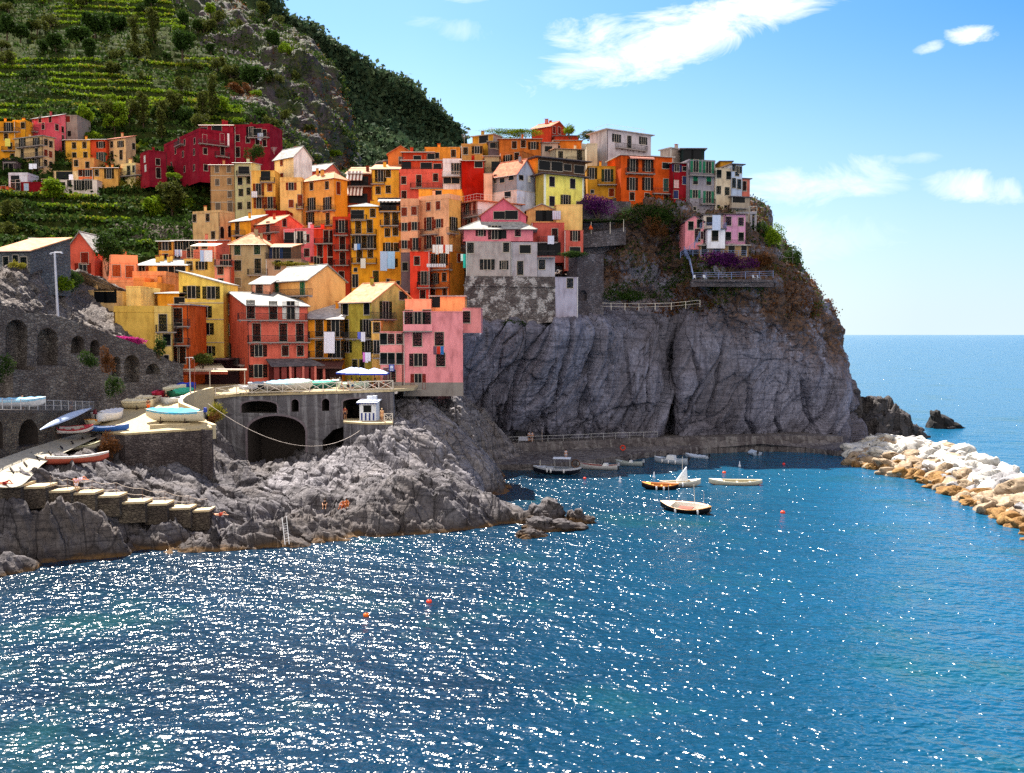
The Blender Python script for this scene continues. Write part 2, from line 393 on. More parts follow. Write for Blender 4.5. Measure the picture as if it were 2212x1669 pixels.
# ---- sea
def sea_mat():
    t = NT('sea_water', .17, .5); t.b.inputs['IOR'].default_value = 1.333
    co = t.coord()
    c1 = t.noise(t.coord((.6, 1, 1)), .018, 4, .55); c2 = t.noise(co, .05, 5, .6)
    a = t.mix(t.ramp(c1, [(.38, 0), (.62, 1)]), (.0013, .012, .028), (.0018, .026, .056))
    sp = t.n('ShaderNodeSeparateXYZ'); t.l(co, sp.inputs[0])
    # shallower, greener water along the breakwater on the right and off the rocks on the left
    mr = t.n('ShaderNodeMapRange'); t.l(t.math('ADD', sp.outputs[0], t.math('MULTIPLY', c2, 30.0)), mr.inputs[0]); mr.inputs[1].default_value = 12; mr.inputs[2].default_value = 66
    a = t.mix(t.math('MULTIPLY', mr.outputs[0], .9), a, (.005, .075, .15))
    g = t.ramp(c2, [(.54, 0), (.68, 1)])
    a = t.mix(t.math('MULTIPLY', g, .55), a, (.006, .05, .05))
    t.base(a)
    # swell trains and chop
    w1 = t.n('ShaderNodeTexWave', wave_type='BANDS', bands_direction='X', wave_profile='SIN'); t.l(t.coord((1, 1, 1), (0, 0, R(-62))), w1.inputs['Vector'])
    w1.inputs['Scale'].default_value = .062; w1.inputs['Distortion'].default_value = 11.0; w1.inputs['Detail'].default_value = 2; w1.inputs['Detail Scale'].default_value = .7
    n1 = t.noise(t.coord((.75, 1.1, 1), (0, 0, R(14))), .62, 2, .5, .3)
    n2 = t.noise(t.coord((.8, 1.0, 1), (0, 0, R(22))), 1.5, 1.5, .5, .4)
    n3 = t.noise(t.coord((.85, 1.0, 1), (0, 0, R(-12))), 3.2, 1, .5, .3)
    h = t.math('ADD', t.math('MULTIPLY', w1.outputs[0], .13), t.math('MULTIPLY', n1, .38))
    h = t.math('ADD', h, t.math('MULTIPLY', n2, .34)); h = t.math('ADD', h, t.math('MULTIPLY', n3, .085))
    t.bump(h, 1.0, 1.0)
    return t.m
M_SEA = sea_mat()
# a sheet that reaches the horizon, finely gridded near the harbour
xs = np.concatenate([-np.geomspace(30000, 160, 22), np.linspace(-150, 150, 151), np.geomspace(160, 30000, 22)])
ys = np.concatenate([np.linspace(-200, 20, 12), np.linspace(24, 260, 160), np.geomspace(265, 45000, 40)])
gx, gy = np.meshgrid(xs, ys); zz = np.zeros_like(gx)
near = np.clip((300 - gy) / 100, 0, 1) * np.clip((150 - np.abs(gx)) / 40, 0, 1)
pp = np.stack([gx.ravel() * .16, gy.ravel() * .30, np.zeros(gx.size)], 1)
zz = (fbm(pp, 3, 3) * .10).reshape(gx.shape) * near
sea = grid_obj('sea', np.stack([gx, gy, zz], 2), [M_SEA])
# seabed so the shore has something below it
sb = MB(); sb.face([(-400, -100, -9), (400, -100, -9), (400, 420, -9), (-400, 420, -9)])
sb.build('seabed', plain('sand', (.2, .17, .12)))['kind'] = 'structure'

# ---- rock displacement
def rockify(g, amp=1.0, cell=(6, 6, 12), rot=None, seed=1, fb=.5, tilt=.6, crack=.6, small=.35, edge=None, nrm=None):
    nv, nu = g.shape[:2]; n = gnormals(g) if nrm is None else nrm
    p = g.reshape(-1, 3); q = p @ (rot.T if rot is not None else np.eye(3))
    q = q + np.stack([fbm(p / 9.0, 2, seed + 60 + k) for k in range(3)], 1) * 1.2
    f, e = facets(q / np.array(cell), seed, tilt)
    f2, e2 = facets(q / (np.array(cell) * .37), seed + 9, tilt)
    d = f * 1.6 + f2 * small * 1.6 - crack * np.clip(1 - e * 9, 0, 1) - crack * .4 * np.clip(1 - e2 * 8, 0, 1)
    d = d * amp + fbm(p / 7.0, 5, seed + 30, .55) * fb + fbm(q / np.array([1.1, 1.1, 3.5]), 3, seed + 40) * .22 * amp
    d = d.reshape(nv, nu)
    if edge is not None: d = d * edge
    return g + n * d[..., None]

# ---- headland: sheer grey cliff with the village on its back
V = [1000, 957, 900, 830, 760, 705, 660, 600, 530, 440]
def col(us, Ys, vs=V): return [P(u, v, Y) for u, v, Y in zip(us, vs, Ys)]
Hc = []
Hc.append(col([850] * 10, [163, 163, 160, 156, 152, 160, 172, 190, 205, 215]))
Hc.append(col([900, 905, 900, 900, 905, 915, 915, 910, 905, 900], [165, 165, 160, 154, 150, 160, 174, 190, 205, 215]))
Hc.append(col([945, 945, 950, 965, 985, 1000, 1000, 1000, 1000, 1000], [167, 167, 164, 160, 157, 162, 176, 190, 202, 212]))
Hc.append(col([1000, 1000, 1010, 1030, 1050, 1070, 1075, 1070, 1070, 1070], [170, 170, 168, 166.5, 165.5, 167.2, 176, 190, 202, 212]))
Hc.append(col([1080] * 4 + [1110, 1130, 1140, 1140, 1140, 1140], [173, 173, 170, 168, 167, 167.8, 176, 188, 200, 210]))
Hc.append(col([1160] * 4 + [1180, 1190, 1200, 1200, 1200, 1200], [175, 175, 172, 170, 168.5, 168.6, 178, 188, 196, 204]))
Hc.append(col([1250] * 10, [177, 177, 175, 173, 171, 170.5, 179, 188, 190, 197]))
Hc.append(col([1340] * 10, [179, 179, 178, 177, 178, 180, 185, 188, 190, 196]))
Hc.append(col([1405, 1405, 1410, 1415, 1420, 1420, 1420, 1420, 1420, 1420], [181, 181, 180, 178, 180, 182, 186, 189, 191, 195]))
Hc.append(col([1432, 1432, 1438, 1443, 1450, 1460, 1460, 1460, 1460, 1460], [188, 190, 191, 190, 187, 185, 187, 189, 191, 195]))
Hc.append(col([1462, 1462, 1468, 1475, 1480, 1490, 1490, 1490, 1490, 1490], [182, 182, 181, 180, 182, 183, 184, 185, 189, 198]))
Hc.append(col([1550] * 10, [184, 184, 182, 181, 181, 181, 180, 180, 187, 200]))
Hc.append(col([1640, 1640, 1640, 1640, 1640, 1640, 1640, 1630, 1600, 1560], [186, 186, 184, 183, 182, 181, 181, 181, 189, 203]))
Hc.append(col([1740, 1740, 1735, 1730, 1725, 1720, 1710, 1690, 1640, 1590], [188, 188, 186, 185, 184, 184, 184, 185, 192, 206]))
Hc.append(col([1830, 1830, 1825, 1812, 1800, 1788, 1765, 1725, 1680, 1610], [191, 191, 189, 188, 188, 188, 188, 190, 197, 210]))
Hc.append(col([1862, 1862, 1850, 1833, 1818, 1806, 1782, 1742, 1697, 1622], [200, 200, 198, 196, 196, 196, 197, 199, 205, 216]))
Hc.append(col([1850, 1850, 1835, 1815, 1800, 1785, 1760, 1715, 1670, 1600], [222, 222, 220, 218, 218, 218, 218, 220, 226, 234]))
Hc.append(col([1700, 1700, 1690, 1680, 1670, 1650, 1640, 1600, 1580, 1540], [255, 255, 252, 250, 250, 250, 250, 250, 250, 250]))
rows = [[c[r] for c in Hc] for r in range(10)]
for c in range(len(Hc)):            # sink the foot below the water
    p = rows[0][c]; rows[0][c] = Vector((p.x, p.y, -3.0))
top = [Vector((p.x * .97, max(p.y + 45, 250), p.z + (6 if i < 8 else 1))) for i, p in enumerate(rows[-1])]
rows.append(top)
hg = loft(rows, 860, 500)
hn = gnormals(hg)
# the surface must face the viewer
if hn[250, 300, 1] > 0: hn = -hn
rot = rotm('Y', R(-24)) @ rotm('X', R(8))
rough_top = np.clip((hg[..., 2] - 22 + np.clip((hg[..., 0] - 30) * .4, 0, 12)) / 10, 0, 1)
low = rockify(hg, 1.15, (6.5, 6, 30), rot, 3, .3, .75, .45, .34, nrm=hn)
upp = rockify(hg, .75, (4, 4, 4.5), None, 8, 1.1, .8, .5, .5, nrm=hn)
hg2 = low * (1 - rough_top[..., None]) + upp * rough_top[..., None]
# fissures and overlapping slabs
def proj3(p):
    d = p - np.array([0, 0, CAMH]); cp_, sp_ = math.cos(PITCH), math.sin(PITCH); fz_ = d[:, 1] * cp_ - d[:, 2] * sp_
    return CX + FPX * d[:, 0] / fz_, CY - FPX * (d[:, 1] * sp_ + d[:, 2] * cp_) / fz_
cu, cv = proj3(hg.reshape(-1, 3)); wob_ = fbm(hg.reshape(-1, 3) / 2.2, 3, 66) * 4; cu = cu + wob_; disp_ = np.zeros(len(cu)); front_ = (hg.reshape(-1, 3)[:, 1] < 200)
CR = [([(650, 185), (600, 280), (520, 400), (470, 520), (430, 640), (390, 770)], 1.5, .9), ([(735, 240), (700, 380), (670, 470), (655, 560)], 1.3, .7), ([(850, 250), (830, 400), (800, 520), (765, 670)], 1.4, .9),
      ([(560, 400), (450, 430), (400, 480), (330, 560), (240, 690)], 1.1, -.7), ([(630, 420), (600, 520), (530, 600), (500, 612)], 1.0, .5), ([(320, 600), (310, 680), (360, 770)], 1.1, .6), ([(412, 615), (395, 700), (380, 780)], 1.1, .7),
      ([(1215, 330), (1190, 450), (1165, 600), (1150, 775)], 2.2, -.8), ([(1300, 380), (1325, 520), (1260, 650)], 1.1, .7), ([(1430, 420), (1400, 560), (1370, 700)], .9, .5), ([(1560, 540), (1552, 680), (1585, 770)], 1.3, .6), ([(880, 290), (905, 420), (890, 560)], .8, .4),
      ([(440, 220), (380, 330), (300, 430), (200, 560), (130, 610)], 1.2, 1.0), ([(1090, 600), (930, 630), (770, 695)], .7, -.4), ([(1000, 270), (990, 400), (1010, 560)], .7, .4), ([(1110, 300), (1095, 470), (1080, 640)], .7, .4), ([(1700, 560), (1690, 680), (1720, 770)], .9, .5), ([(1800, 500), (1830, 620), (1870, 740)], 1.0, .5),
      ([(560, 180), (500, 260), (420, 330)], .8, .4), ([(690, 560), (600, 640), (620, 760)], .9, .5)]
for pl_, dep_, st_ in CR:
    q_ = [((1300 + x / 1.4747) / 1.457, (860 + y / 1.4747) / 1.457) for x, y in pl_]; best = np.full(len(cu), 1e9); side_ = np.zeros(len(cu))
    for (ax, ay), (bx, by) in zip(q_, q_[1:]):
        L2 = (bx - ax) ** 2 + (by - ay) ** 2; t_ = np.clip(((cu - ax) * (bx - ax) + (cv - ay) * (by - ay)) / L2, 0, 1); d_ = np.hypot(cu - ax - t_ * (bx - ax), cv - ay - t_ * (by - ay)); m_ = d_ < best
        best = np.where(m_, d_, best); side_ = np.where(m_, np.sign((bx - ax) * (cv - ay) - (by - ay) * (cu - ax)), side_)
    w_ = 2.2 + 1.0 * dep_; disp_ -= dep_ * .95 * np.exp(-(best / w_) ** 2); disp_ += np.where(side_ * np.sign(st_) < 0, abs(st_), 0) * np.exp(-np.maximum(best - 4, 0) / 26.0)
hg2 = hg2 + hn * (disp_ * front_ * (1 - np.clip(rough_top, 0, 1).ravel() * .8)).reshape(hg.shape[:2])[..., None]
HEAD = hg2
grid_obj('headland_cliff', hg2[:, ::-1], [M_CLIFF], smooth=True)

# ---- slope that carries the village
vrows = []
for v, Y in [(1010, 150), (930, 152), (880, 153), (840, 154), (790, 157), (700, 172), (640, 187), (560, 203), (480, 217), (400, 228), (330, 236), (290, 243)]:
    r = []
    for u in (250, 420, 520, 620, 720, 820, 920, 1020, 1120, 1220, 1320, 1400):
        yy_ = Y; vb = v
        if v < 460:                       # ridge line falls away to the left
            lim = np.interp(u, [300, 450, 620, 750, 850, 1000, 1150, 1320, 1400], [560, 470, 430, 400, 350, 325, 300, 330, 380])
            if v < lim: vb = lim + (v - lim) * .05; yy_ = Y + 8
        if u > 850: yy_ += min(55, (u - 850) * .34) * (1 if v > 450 else .45)
        r.append(P(u, vb, yy_))
    vrows.append(r)
vrows.append([Vector((p.x, p.y + 50, p.z - 6)) for p in vrows[-1]])
vg = loft(vrows, 260, 220)
vg = rockify(vg, .25, (4, 4, 4), None, 5, .5, .6, .3, .3)
grid_obj('village_slope', vg[:, ::-1], [M_VILLAGE])

# ---- terraced hill on the left
TH = [  # v, then Y, per column u
 (560, [172, 176, 180, 184, 188, 195, 205, 215, 225]),
 (520, [184, 188, 192, 196, 200, 206, 216, 226, 238]),
 (470, [204, 206, 210, 214, 218, 222, 230, 240, 255]),
 (420, [224, 226, 228, 230, 232, 236, 240, 252, 270]),
 (370, [238, 240, 242, 244, 244, 246, 256, 282, 333]),
 (310, [252, 254, 256, 258, 260, 262, 272, 296, 348]),
 (240, [276, 278, 280, 282, 286, 290, 302, 324, 370]),
 (160, [312, 314, 316, 318, 322, 328, 340, 356, 393]),
 (80,  [356, 358, 360, 362, 366, 372, 382, 392, 423]),
 (0,  [402, 404, 406, 408, 410, 414, 416, 425, 453]),
 (-80,  [450, 450, 450, 450, 450, 450, 446, 452, 480])]
SIL = {560: 820, 520: 800, 470: 775, 420: 765, 370: 757, 310: 748, 240: 738, 160: 706, 80: 640, 0: 500, -80: 380}
UC = np.array([-260, -120, 0, 120, 240, 360, 470, 590, 700.])
trows = []
for v, Ys in TH:
    k = SIL[v] / 760.0 if v < 400 else 1.0
    us = list(UC * (SIL[v] - 10) / 700.0 if SIL[v] < 700 else UC)
    us[-1] = SIL[v] - 12; us[-2] = min(us[-2], us[-1] - 70)
    r = [P(u, v, Y) for u, Y in zip(us, Ys)]
    r.append(P(SIL[v], v, Ys[-1] + 22)); e = r[-1]
    r.append(Vector((e.x - 6, e.y + 60, e.z - 2)))
    trows.append(r)
trows.append([Vector((p.x - 40, p.y + 180, p.z + 60)) for p in trows[-1]])
tg = loft(trows, 460, 520)
tn = gnormals(tg); 
if tn[100, 100, 1] > 0: tn = -tn
TNU = tg.shape[1]
uu = np.broadcast_to(np.linspace(0, 1, TNU)[None, :], tg.shape[:2])
pt = tg.reshape(-1, 3)
rocky = np.clip((uu - .56 + .05 * fbm(pt / 30, 3, 90).reshape(uu.shape)) * 9, 0, 1)    # rocky right flank
bulk = fbm(pt / 38, 4, 77, .5).reshape(uu.shape) * 4.5
tg = tg + tn * bulk[..., None]
TERR = 3.4
zt = tg[..., 2] + fbm(pt / 45, 2, 55).reshape(uu.shape) * 2.5
fz = zt / TERR; fr_ = fz - np.floor(fz)
step = (np.floor(fz) + np.clip((fr_ - .42) / .16, 0, 1)) * TERR
dz = (step - zt) * .95
tg[..., 2] += dz * (1 - rocky)
TREAD = (np.abs(fr_ - .42) > .16) & (rocky < .5)
rk = rockify(tg, 1.5, (15, 15, 36), rotm('Y', R(16)), 21, 2.6, .45, .5, .3, nrm=tn)
tg = tg * (1 - rocky[..., None]) + rk * rocky[..., None]
mi = (rocky[:-1, :-1].ravel() > .5).astype(int)
grid_obj('terraced_hill', tg[:, ::-1], [M_SCRUB, M_HILLROCK], midx=(rocky[:, ::-1][:-1, :-1].ravel() > .5).astype(int))

# ---- far wooded ridge and the blue one behind it
def ridge(name, sil, Y, drop, depth, mat, amp, seed):
    rws = []
    for k, (dv, dy) in enumerate([(0, 0), (.12, -12), (.3, -40), (.6, -90), (1.0, -150)]):
        rws.append([P(u, v + dv * (drop - v), Y + dy + (u - 700) * .05) for u, v in sil])
    rws.insert(0, [Vector((p.x - 30, p.y + depth, p.z - 60)) for p in rws[0]])
    g = loft(rws, 300, 170); n = gnormals(g)
    if n[100, 100, 1] > 0: n = -n
    pt = g.reshape(-1, 3)
    d = fbm(pt / (30 * amp), 4, seed) * 5 * amp
    f, e = facets(pt / (7.5 * amp), seed, .3)
    d = d + (1.2 - 2.2 * cells(pt / (8 * amp), seed + 2)[0]) * 2.4 * amp
    g = g + n * d.reshape(g.shape[:2])[..., None]
    grid_obj(name, g, [mat]); return g
FARG = ridge('far_hill', [(380, -90), (480, -50), (560, -5), (620, 52), (690, 103), (760, 145), (850, 202), (900, 238), (950, 268), (975, 300), (988, 336), (1005, 420)], 560, 520, 160, M_FAR, 1.0, 5)
ridge('distant_mountain', [(300, -260), (420, -140), (470, -60), (510, -12), (528, 20), (545, 52), (600, 120), (660, 260)], 1100, 400, 300, M_FAR, 2.2, 9)
def e2(x, y): return fr('E', x, y)
def d4(x, y): return (x / 3.16 / 1.457, (1180 + y / 3.16) / 1.457)          # lower-left crop
def c5(x, y): return ((600 + x / 2.765) / 1.457, (1150 + y / 2.765) / 1.457)  # bridge crop
st = [(0, 1100, 200, 1090), (200, 1110, 450, 1103), (455, 1150, 698, 1128), (700, 1172, 942, 1150), (944, 1200, 1184, 1178), (1186, 1262, 1440, 1232), (1442, 1280, 1660, 1252), (1664, 1322, 1892, 1294), (1894, 1345, 2082, 1318)]
RL = [P(*d4(-120, 870), 97), P(*d4(0, 832), 98.5), P(*d4(380, 700), 107), P(*d4(640, 620), 113), P(*d4(880, 560), 119)]
RR = [P(*d4(-120, 1100), 91.5), P(*d4(200, 1100), 93.5), P(*d4(430, 880), 101), P(*d4(640, 770), 107), P(*d4(960, 620), 114)]
# ================================================================== shore rocks: one height field through measured points
def tps(pts, lam=.02):
    X = pts[:, :2]; n = len(X)
    r = np.sqrt(((X[:, None] - X[None]) ** 2).sum(2)); K = np.where(r > 0, r * r * np.log(r + 1e-9), 0) + lam * np.eye(n) * 50
    Pm = np.c_[np.ones(n), X]; A = np.zeros((n + 3, n + 3)); A[:n, :n] = K; A[:n, n:] = Pm; A[n:, :n] = Pm.T
    w = np.linalg.solve(A, np.r_[pts[:, 2], 0, 0, 0])
    def f(q):
        out = np.zeros(len(q))
        for s in range(0, len(q), 20000):
            c = q[s:s + 20000]; r = np.sqrt(((c[:, None] - X[None]) ** 2).sum(2)); k = np.where(r > 0, r * r * np.log(r + 1e-9), 0)
            out[s:s + 20000] = k @ w[:n] + w[n] + c @ w[n + 1:]
        return out
    return f
pts = []
WL = [(-80, 1265), (0, 1245), (90, 1226), (180, 1216), (270, 1212), (340, 1197), (420, 1193), (480, 1192), (560, 1181), (650, 1171), (760, 1160), (860, 1158), (960, 1150), (1040, 1136), (1092, 1126)]
for u, v in WL:
    p = W(u, v); pts.append((p.x, p.y, 0.0)); q = W(u + 4, v + 26, -2.5); pts.append((q.x, q.y, -2.6)); pts.append((q.x + .5, q.y - 4, -4.5)); pts.append((q.x + 1, q.y - 9, -7))
for u, v, dx in [(1060, 1108, 3), (1048, 1090, 3), (1052, 1072, 3), (1096, 1052, 3), (1090, 1034, 3), (1075, 1018, 3)]:
    p = W(u, v); pts.append((p.x, p.y, 0.0)); pts.append((p.x + 4, p.y + .5, -2.6))
for u, v, Y in [(430, 1155, 97.5), (500, 1136, 99.5), (600, 1121, 101.8), (700, 1106, 105), (765, 1092, 107.5),
                (800, 1095, 107), (825, 1058, 112), (880, 1026, 118), (930, 1030, 118), (960, 1048, 116), (1000, 1062, 116), (1010, 1100, 110), (920, 1100, 108), (860, 1110, 106), (1060, 1118, 111.5),
                (640, 1085, 112), (700, 1085, 112), (560, 1090, 108), (740, 1060, 117),
                (880, 918, 131), (832, 938, 126.5), (935, 940, 132), (985, 958, 134), (900, 985, 126), (975, 1003, 128), (1040, 985, 136), (1060, 1005, 134), (1035, 1040, 129), (960, 1018, 122), (800, 1000, 122),
                (700, 1005, 122), (760, 985, 124), (670, 1035, 118), (600, 1040, 118), (590, 1060, 115), (520, 1040, 115), (475, 1060, 111), (470, 1095, 107), (500, 1085, 108), (850, 1000, 123), (820, 960, 125.5), (760, 1030, 119), (700, 1060, 116),
                (660, 965, 138), (720, 958, 138), (640, 1000, 131), (590, 985, 131), (480, 950, 130), (462, 905, 131), (470, 1000, 127), (760, 955, 140), (1000, 930, 155), (1080, 965, 160), (950, 890, 150),
                (230, 1003, 113.5), (300, 1003, 114), (380, 1012, 114), (455, 1035, 113), (330, 1035, 109), (400, 1045, 109), (260, 1010, 109),
                (0, 1052, 96), (100, 1060, 97), (200, 1080, 98.5), (300, 1097, 100.5), (380, 1110, 102), (450, 1122, 103.5), (150, 1120, 93.5), (60, 1130, 92), (250, 1140, 95), (350, 1150, 98), (0, 1120, 92), (-80, 1120, 92),
                (180, 960, 111), (215, 985, 109), (240, 950, 115), (150, 1010, 102), (250, 1055, 103), (350, 1078, 104), (170, 1040, 99.5)]:
    p = P(u, v, Y); pts.append(tuple(p))
for u, v, z in [(530, 1010, 2.5), (500, 1015, 3.0)]:
    p = W(u, v, z); pts.append((p.x, p.y, z))
for u, Y, z in [(-80, 100, 6.0), (0, 104, 7.5), (80, 108, 8.2), (150, 116, 9), (300, 122, 9.2), (420, 122, 9.2), (300, 140, 11.5), (450, 130, 9), (150, 140, 12), (0, 120, 10), (560, 160, 12), (700, 160, 12), (850, 170, 12), (1000, 175, 8), (-80, 130, 12)]:
    d = ray(u, 900); pts.append((d.x / d.y * Y, Y, z))
for i, (x0, y0, x1, y1) in enumerate(st):
    Ya = 93.2 + i * 1.15; p = P(*d4((x0 + x1) / 2, y0), Ya); pts.append((p.x, Ya - .9, p.z - .5)); pts.append((p.x, Ya + 2.2, p.z - .5))
for a, b in zip(RL, RR):
    for k in (0, .5, 1): q = a.lerp(b, k); pts.append((q.x, q.y, q.z - 1.0))
for u, v, Y in [(830, 860, 140), (880, 866, 141), (930, 856, 144), (985, 820, 152), (900, 897, 137.5), (860, 908, 136), (955, 902, 146), (1010, 872, 158), (950, 840, 150)]:
    pts.append(tuple(P(u, v, Y)))
pts = np.array(pts)
hf = tps(pts)
nx, ny = 620, 540
gx, gy = np.meshgrid(np.linspace(-66, 8, nx), np.linspace(80, 168, ny))
q = np.stack([gx.ravel(), gy.ravel()], 1)
z = hf(q)
# two tilted blocks of rock along the water's edge: a crest line with a steep seaward face
def crest(L, back):
    global z
    C = []
    for u, vw, vc, dy in L:
        w_ = W(u, vw); y_ = w_.y + dy; d_ = ray(u, vc); k_ = y_ / d_.y; C.append((d_.x * k_, y_, CAMH + d_.z * k_, dy))
    for (ax, ay, az, ad), (bx, by, bz_, bd_) in zip(C, C[1:]):
        t_ = np.clip(((q[:, 0] - ax) * (bx - ax) + (q[:, 1] - ay) * (by - ay)) / ((bx - ax) ** 2 + (by - ay) ** 2), 0, 1)
        cx_ = ax + t_ * (bx - ax); cy_ = ay + t_ * (by - ay); cz_ = az + t_ * (bz_ - az); cd_ = ad + t_ * (bd_ - ad); dd_ = np.hypot(q[:, 0] - cx_, q[:, 1] - cy_)
        z = np.maximum(z, np.where(q[:, 1] < cy_, cz_ * (1 - (dd_ / cd_) ** 1.35) - .6 * np.maximum(dd_ - cd_, 0), cz_ - dd_ * back))
crest([(372, 1196, 1186, .8), (430, 1194, 1154, 1.5), (500, 1191, 1136, 2.0), (560, 1182, 1130, 2.0), (610, 1178, 1122, 2.2), (660, 1170, 1117, 2.2), (710, 1166, 1108, 2.6), (770, 1160, 1094, 3.2)], .30)
crest([(755, 1160, 1104, 2.6), (820, 1159, 1060, 4.6), (875, 1157, 1024, 6.6), (935, 1152, 1032, 6.0), (1000, 1143, 1058, 4.6), (1050, 1136, 1098, 2.4), (1090, 1128, 1119, 1.0)], .42)
crest([(-60, 1262, 1205, 2), (20, 1242, 1200, 1.8), (60, 1236, 1222, 1)], .5)
# outside the mass the ground drops away under water
p3 = np.stack([q[:, 0], q[:, 1], z], 1)
wob = fbm(np.c_[q / 5.0, np.zeros(len(q))], 4, 71) * .45
z = z + wob
# beds of rock that dip to the left, stepped by facets
rot2 = rotm('Y', R(-34)) @ rotm('X', R(28))
qq = (p3 + np.stack([fbm(p3 / 8, 2, 81 + k) for k in range(3)], 1) * 1.1) @ rot2.T
f, e = facets(qq / np.array([7.5, 6.0, 3.2]), 31, .5); f2, e2_ = facets(qq / np.array([2.2, 2.4, .7]), 33, .55)
amp = np.clip((z + 1.5) / 3, 0.25, 1)
dd = f * .95 + f2 * .2 - .55 * np.clip(1 - e * 6, 0, 1) - .12 * np.clip(1 - e2_ * 7, 0, 1) + fbm(qq / np.array([1.8, 1.8, .5]), 3, 91, .5) * .10
bd = qq[:, 2] / 1.5 + fbm(qq / 6, 3, 14) * .5; bf = bd - np.floor(bd); bd2 = qq[:, 2] / .42 + fbm(qq / 3, 2, 15) * .4; bf2 = bd2 - np.floor(bd2)
dd = dd + (bf ** 2) * .55 + (bf2 ** 2) * .16 - .25
z = z + dd * amp
g = np.stack([q[:, 0] + f * .5 * amp, q[:, 1] - f2 * .35 * amp, np.maximum(z, -4)], 1).reshape(ny, nx, 3)
pale = ((g[..., 1] > 112 + .25 * (g[..., 0] + 40)) & (g[..., 0] > -30)).astype(int)
grid_obj('shore_rocks', g, [M_SHORE, M_PALE], midx=pale[:-1, :-1].ravel())
def ground(x, y):
    i = int(np.clip((y - 80) / 88 * (ny - 1), 0, ny - 1)); j = int(np.clip((x + 66) / 74 * (nx - 1), 0, nx - 1)); return float(g[i, j, 2])
SHORE = g.reshape(-1, 3)

# ---- single rocks standing in the water
def rock_blob(name, mat, size, seed, sub=26, cell=.55, amp=.28, rot=(0, 0, 0)):
    """closed rock mesh: displaced cube-sphere"""
    n = sub; V_ = []; F_ = []
    for ax in range(3):
        for sgn in (-1, 1):
            a, b = np.meshgrid(np.linspace(-1, 1, n), np.linspace(-1, 1, n)); c = np.full_like(a, sgn)
            m = [None] * 3; m[ax] = c; m[(ax + 1) % 3] = a; m[(ax + 2) % 3] = b
            v = np.stack(m, 2); base = len(V_) * n * n; V_.append(v.reshape(-1, 3)); fq = grid_faces(n, n, base)
            F_.append(fq if sgn > 0 else fq[:, ::-1])
    v = np.concatenate(V_); fq = np.concatenate(F_)
    v = v / (np.linalg.norm(v, axis=1, keepdims=True) ** .8)
    f, e = facets(v / cell + seed * 3.1, seed, .7)
    k = 1 + amp * f * 1.4 + .12 * fbm(v * 1.6 + seed, 4, seed) - .05 * np.clip(1 - e * 8, 0, 1)
    v = v * k[:, None] * np.array(size)
    return mesh_np(name, v, fq, [mat], True)
isl = empty('rock_islet', W(1190, 1150), 0, 'small brown rocky islet with orange weed edge in front of the moored boats', 'rock')
for i, (u, v, sz, zz_, rz) in enumerate([(1180, 1128, (2.3, 1.9, 2.0), .4, .3), (1210, 1142, (2.6, 1.5, 1.1), .0, .1), (1150, 1158, (1.5, 1.0, .75), .0, .5), (1245, 1128, (1.2, .9, 1.2), .3, .8), (1268, 1128, (.9, .8, .7), .1, .2), (1165, 1145, (1.6, 1.2, 1.2), .1, .0)]):
    p = W(u, v) - isl.location; link('rock_mass', rock_blob('rock_mass', M_SHORE, sz, 40 + i), isl, (p.x, p.y, zz_), (0, 0, rz))
t_ = W(2040, 925)
o = link('sea_stack', rock_blob('sea_stack', plain('black_rock', (.012, .011, .012), .9, .3), (3.2, 3.0, 4.6), 51), None, (t_.x, t_.y + 2, -.3)); tag(o, 'dark pointed rock standing alone in the open sea beyond the headland', 'rock')
co = np.empty(len(o.data.vertices) * 3, np.float32); o.data.vertices.foreach_get('co', co); co = co.reshape(-1, 3)
k = (co[:, 0] + 3.2) / 6.4; co[:, 2] *= np.clip(1.18 - .95 * k, .12, 1.2); co[:, 0] *= 1.0; co[:, 0] += (co[:, 0] > 0) * co[:, 0] * .55
o.data.vertices.foreach_set('co', co.ravel())
sp_ = W(1915, 950)
spur = empty('rock_spur', (sp_.x, sp_.y + 4, 0), 0, 'dark low rock spur trailing off the foot of the headland toward the breakwater', 'rock')
M_DARKROCK = rock_mat('spur_rock', (.040, .036, .040), (.075, .068, .072), (.055, .045, .042), (0, R(30), 0), 1.0)
for i, (dx, dy, sz, zz_) in enumerate([(-5, 2, (5.5, 6, 9.0), 0), (0, 1, (4.8, 5, 7.8), 0), (3.4, 0, (3.2, 4, 5.6), 0), (6.3, 0, (2.5, 2.6, 2.8), 0), (8.6, 1, (1.8, 1.6, 1.3), 0), (-2, -4, (4.0, 3, 5), 0), (-9, -1, (4.5, 4, 8), 0)]):
    link('rock_mass', rock_blob('rock_mass', M_DARKROCK, sz, 60 + i), spur, (dx, dy, zz_), (0, 0, i * .7))

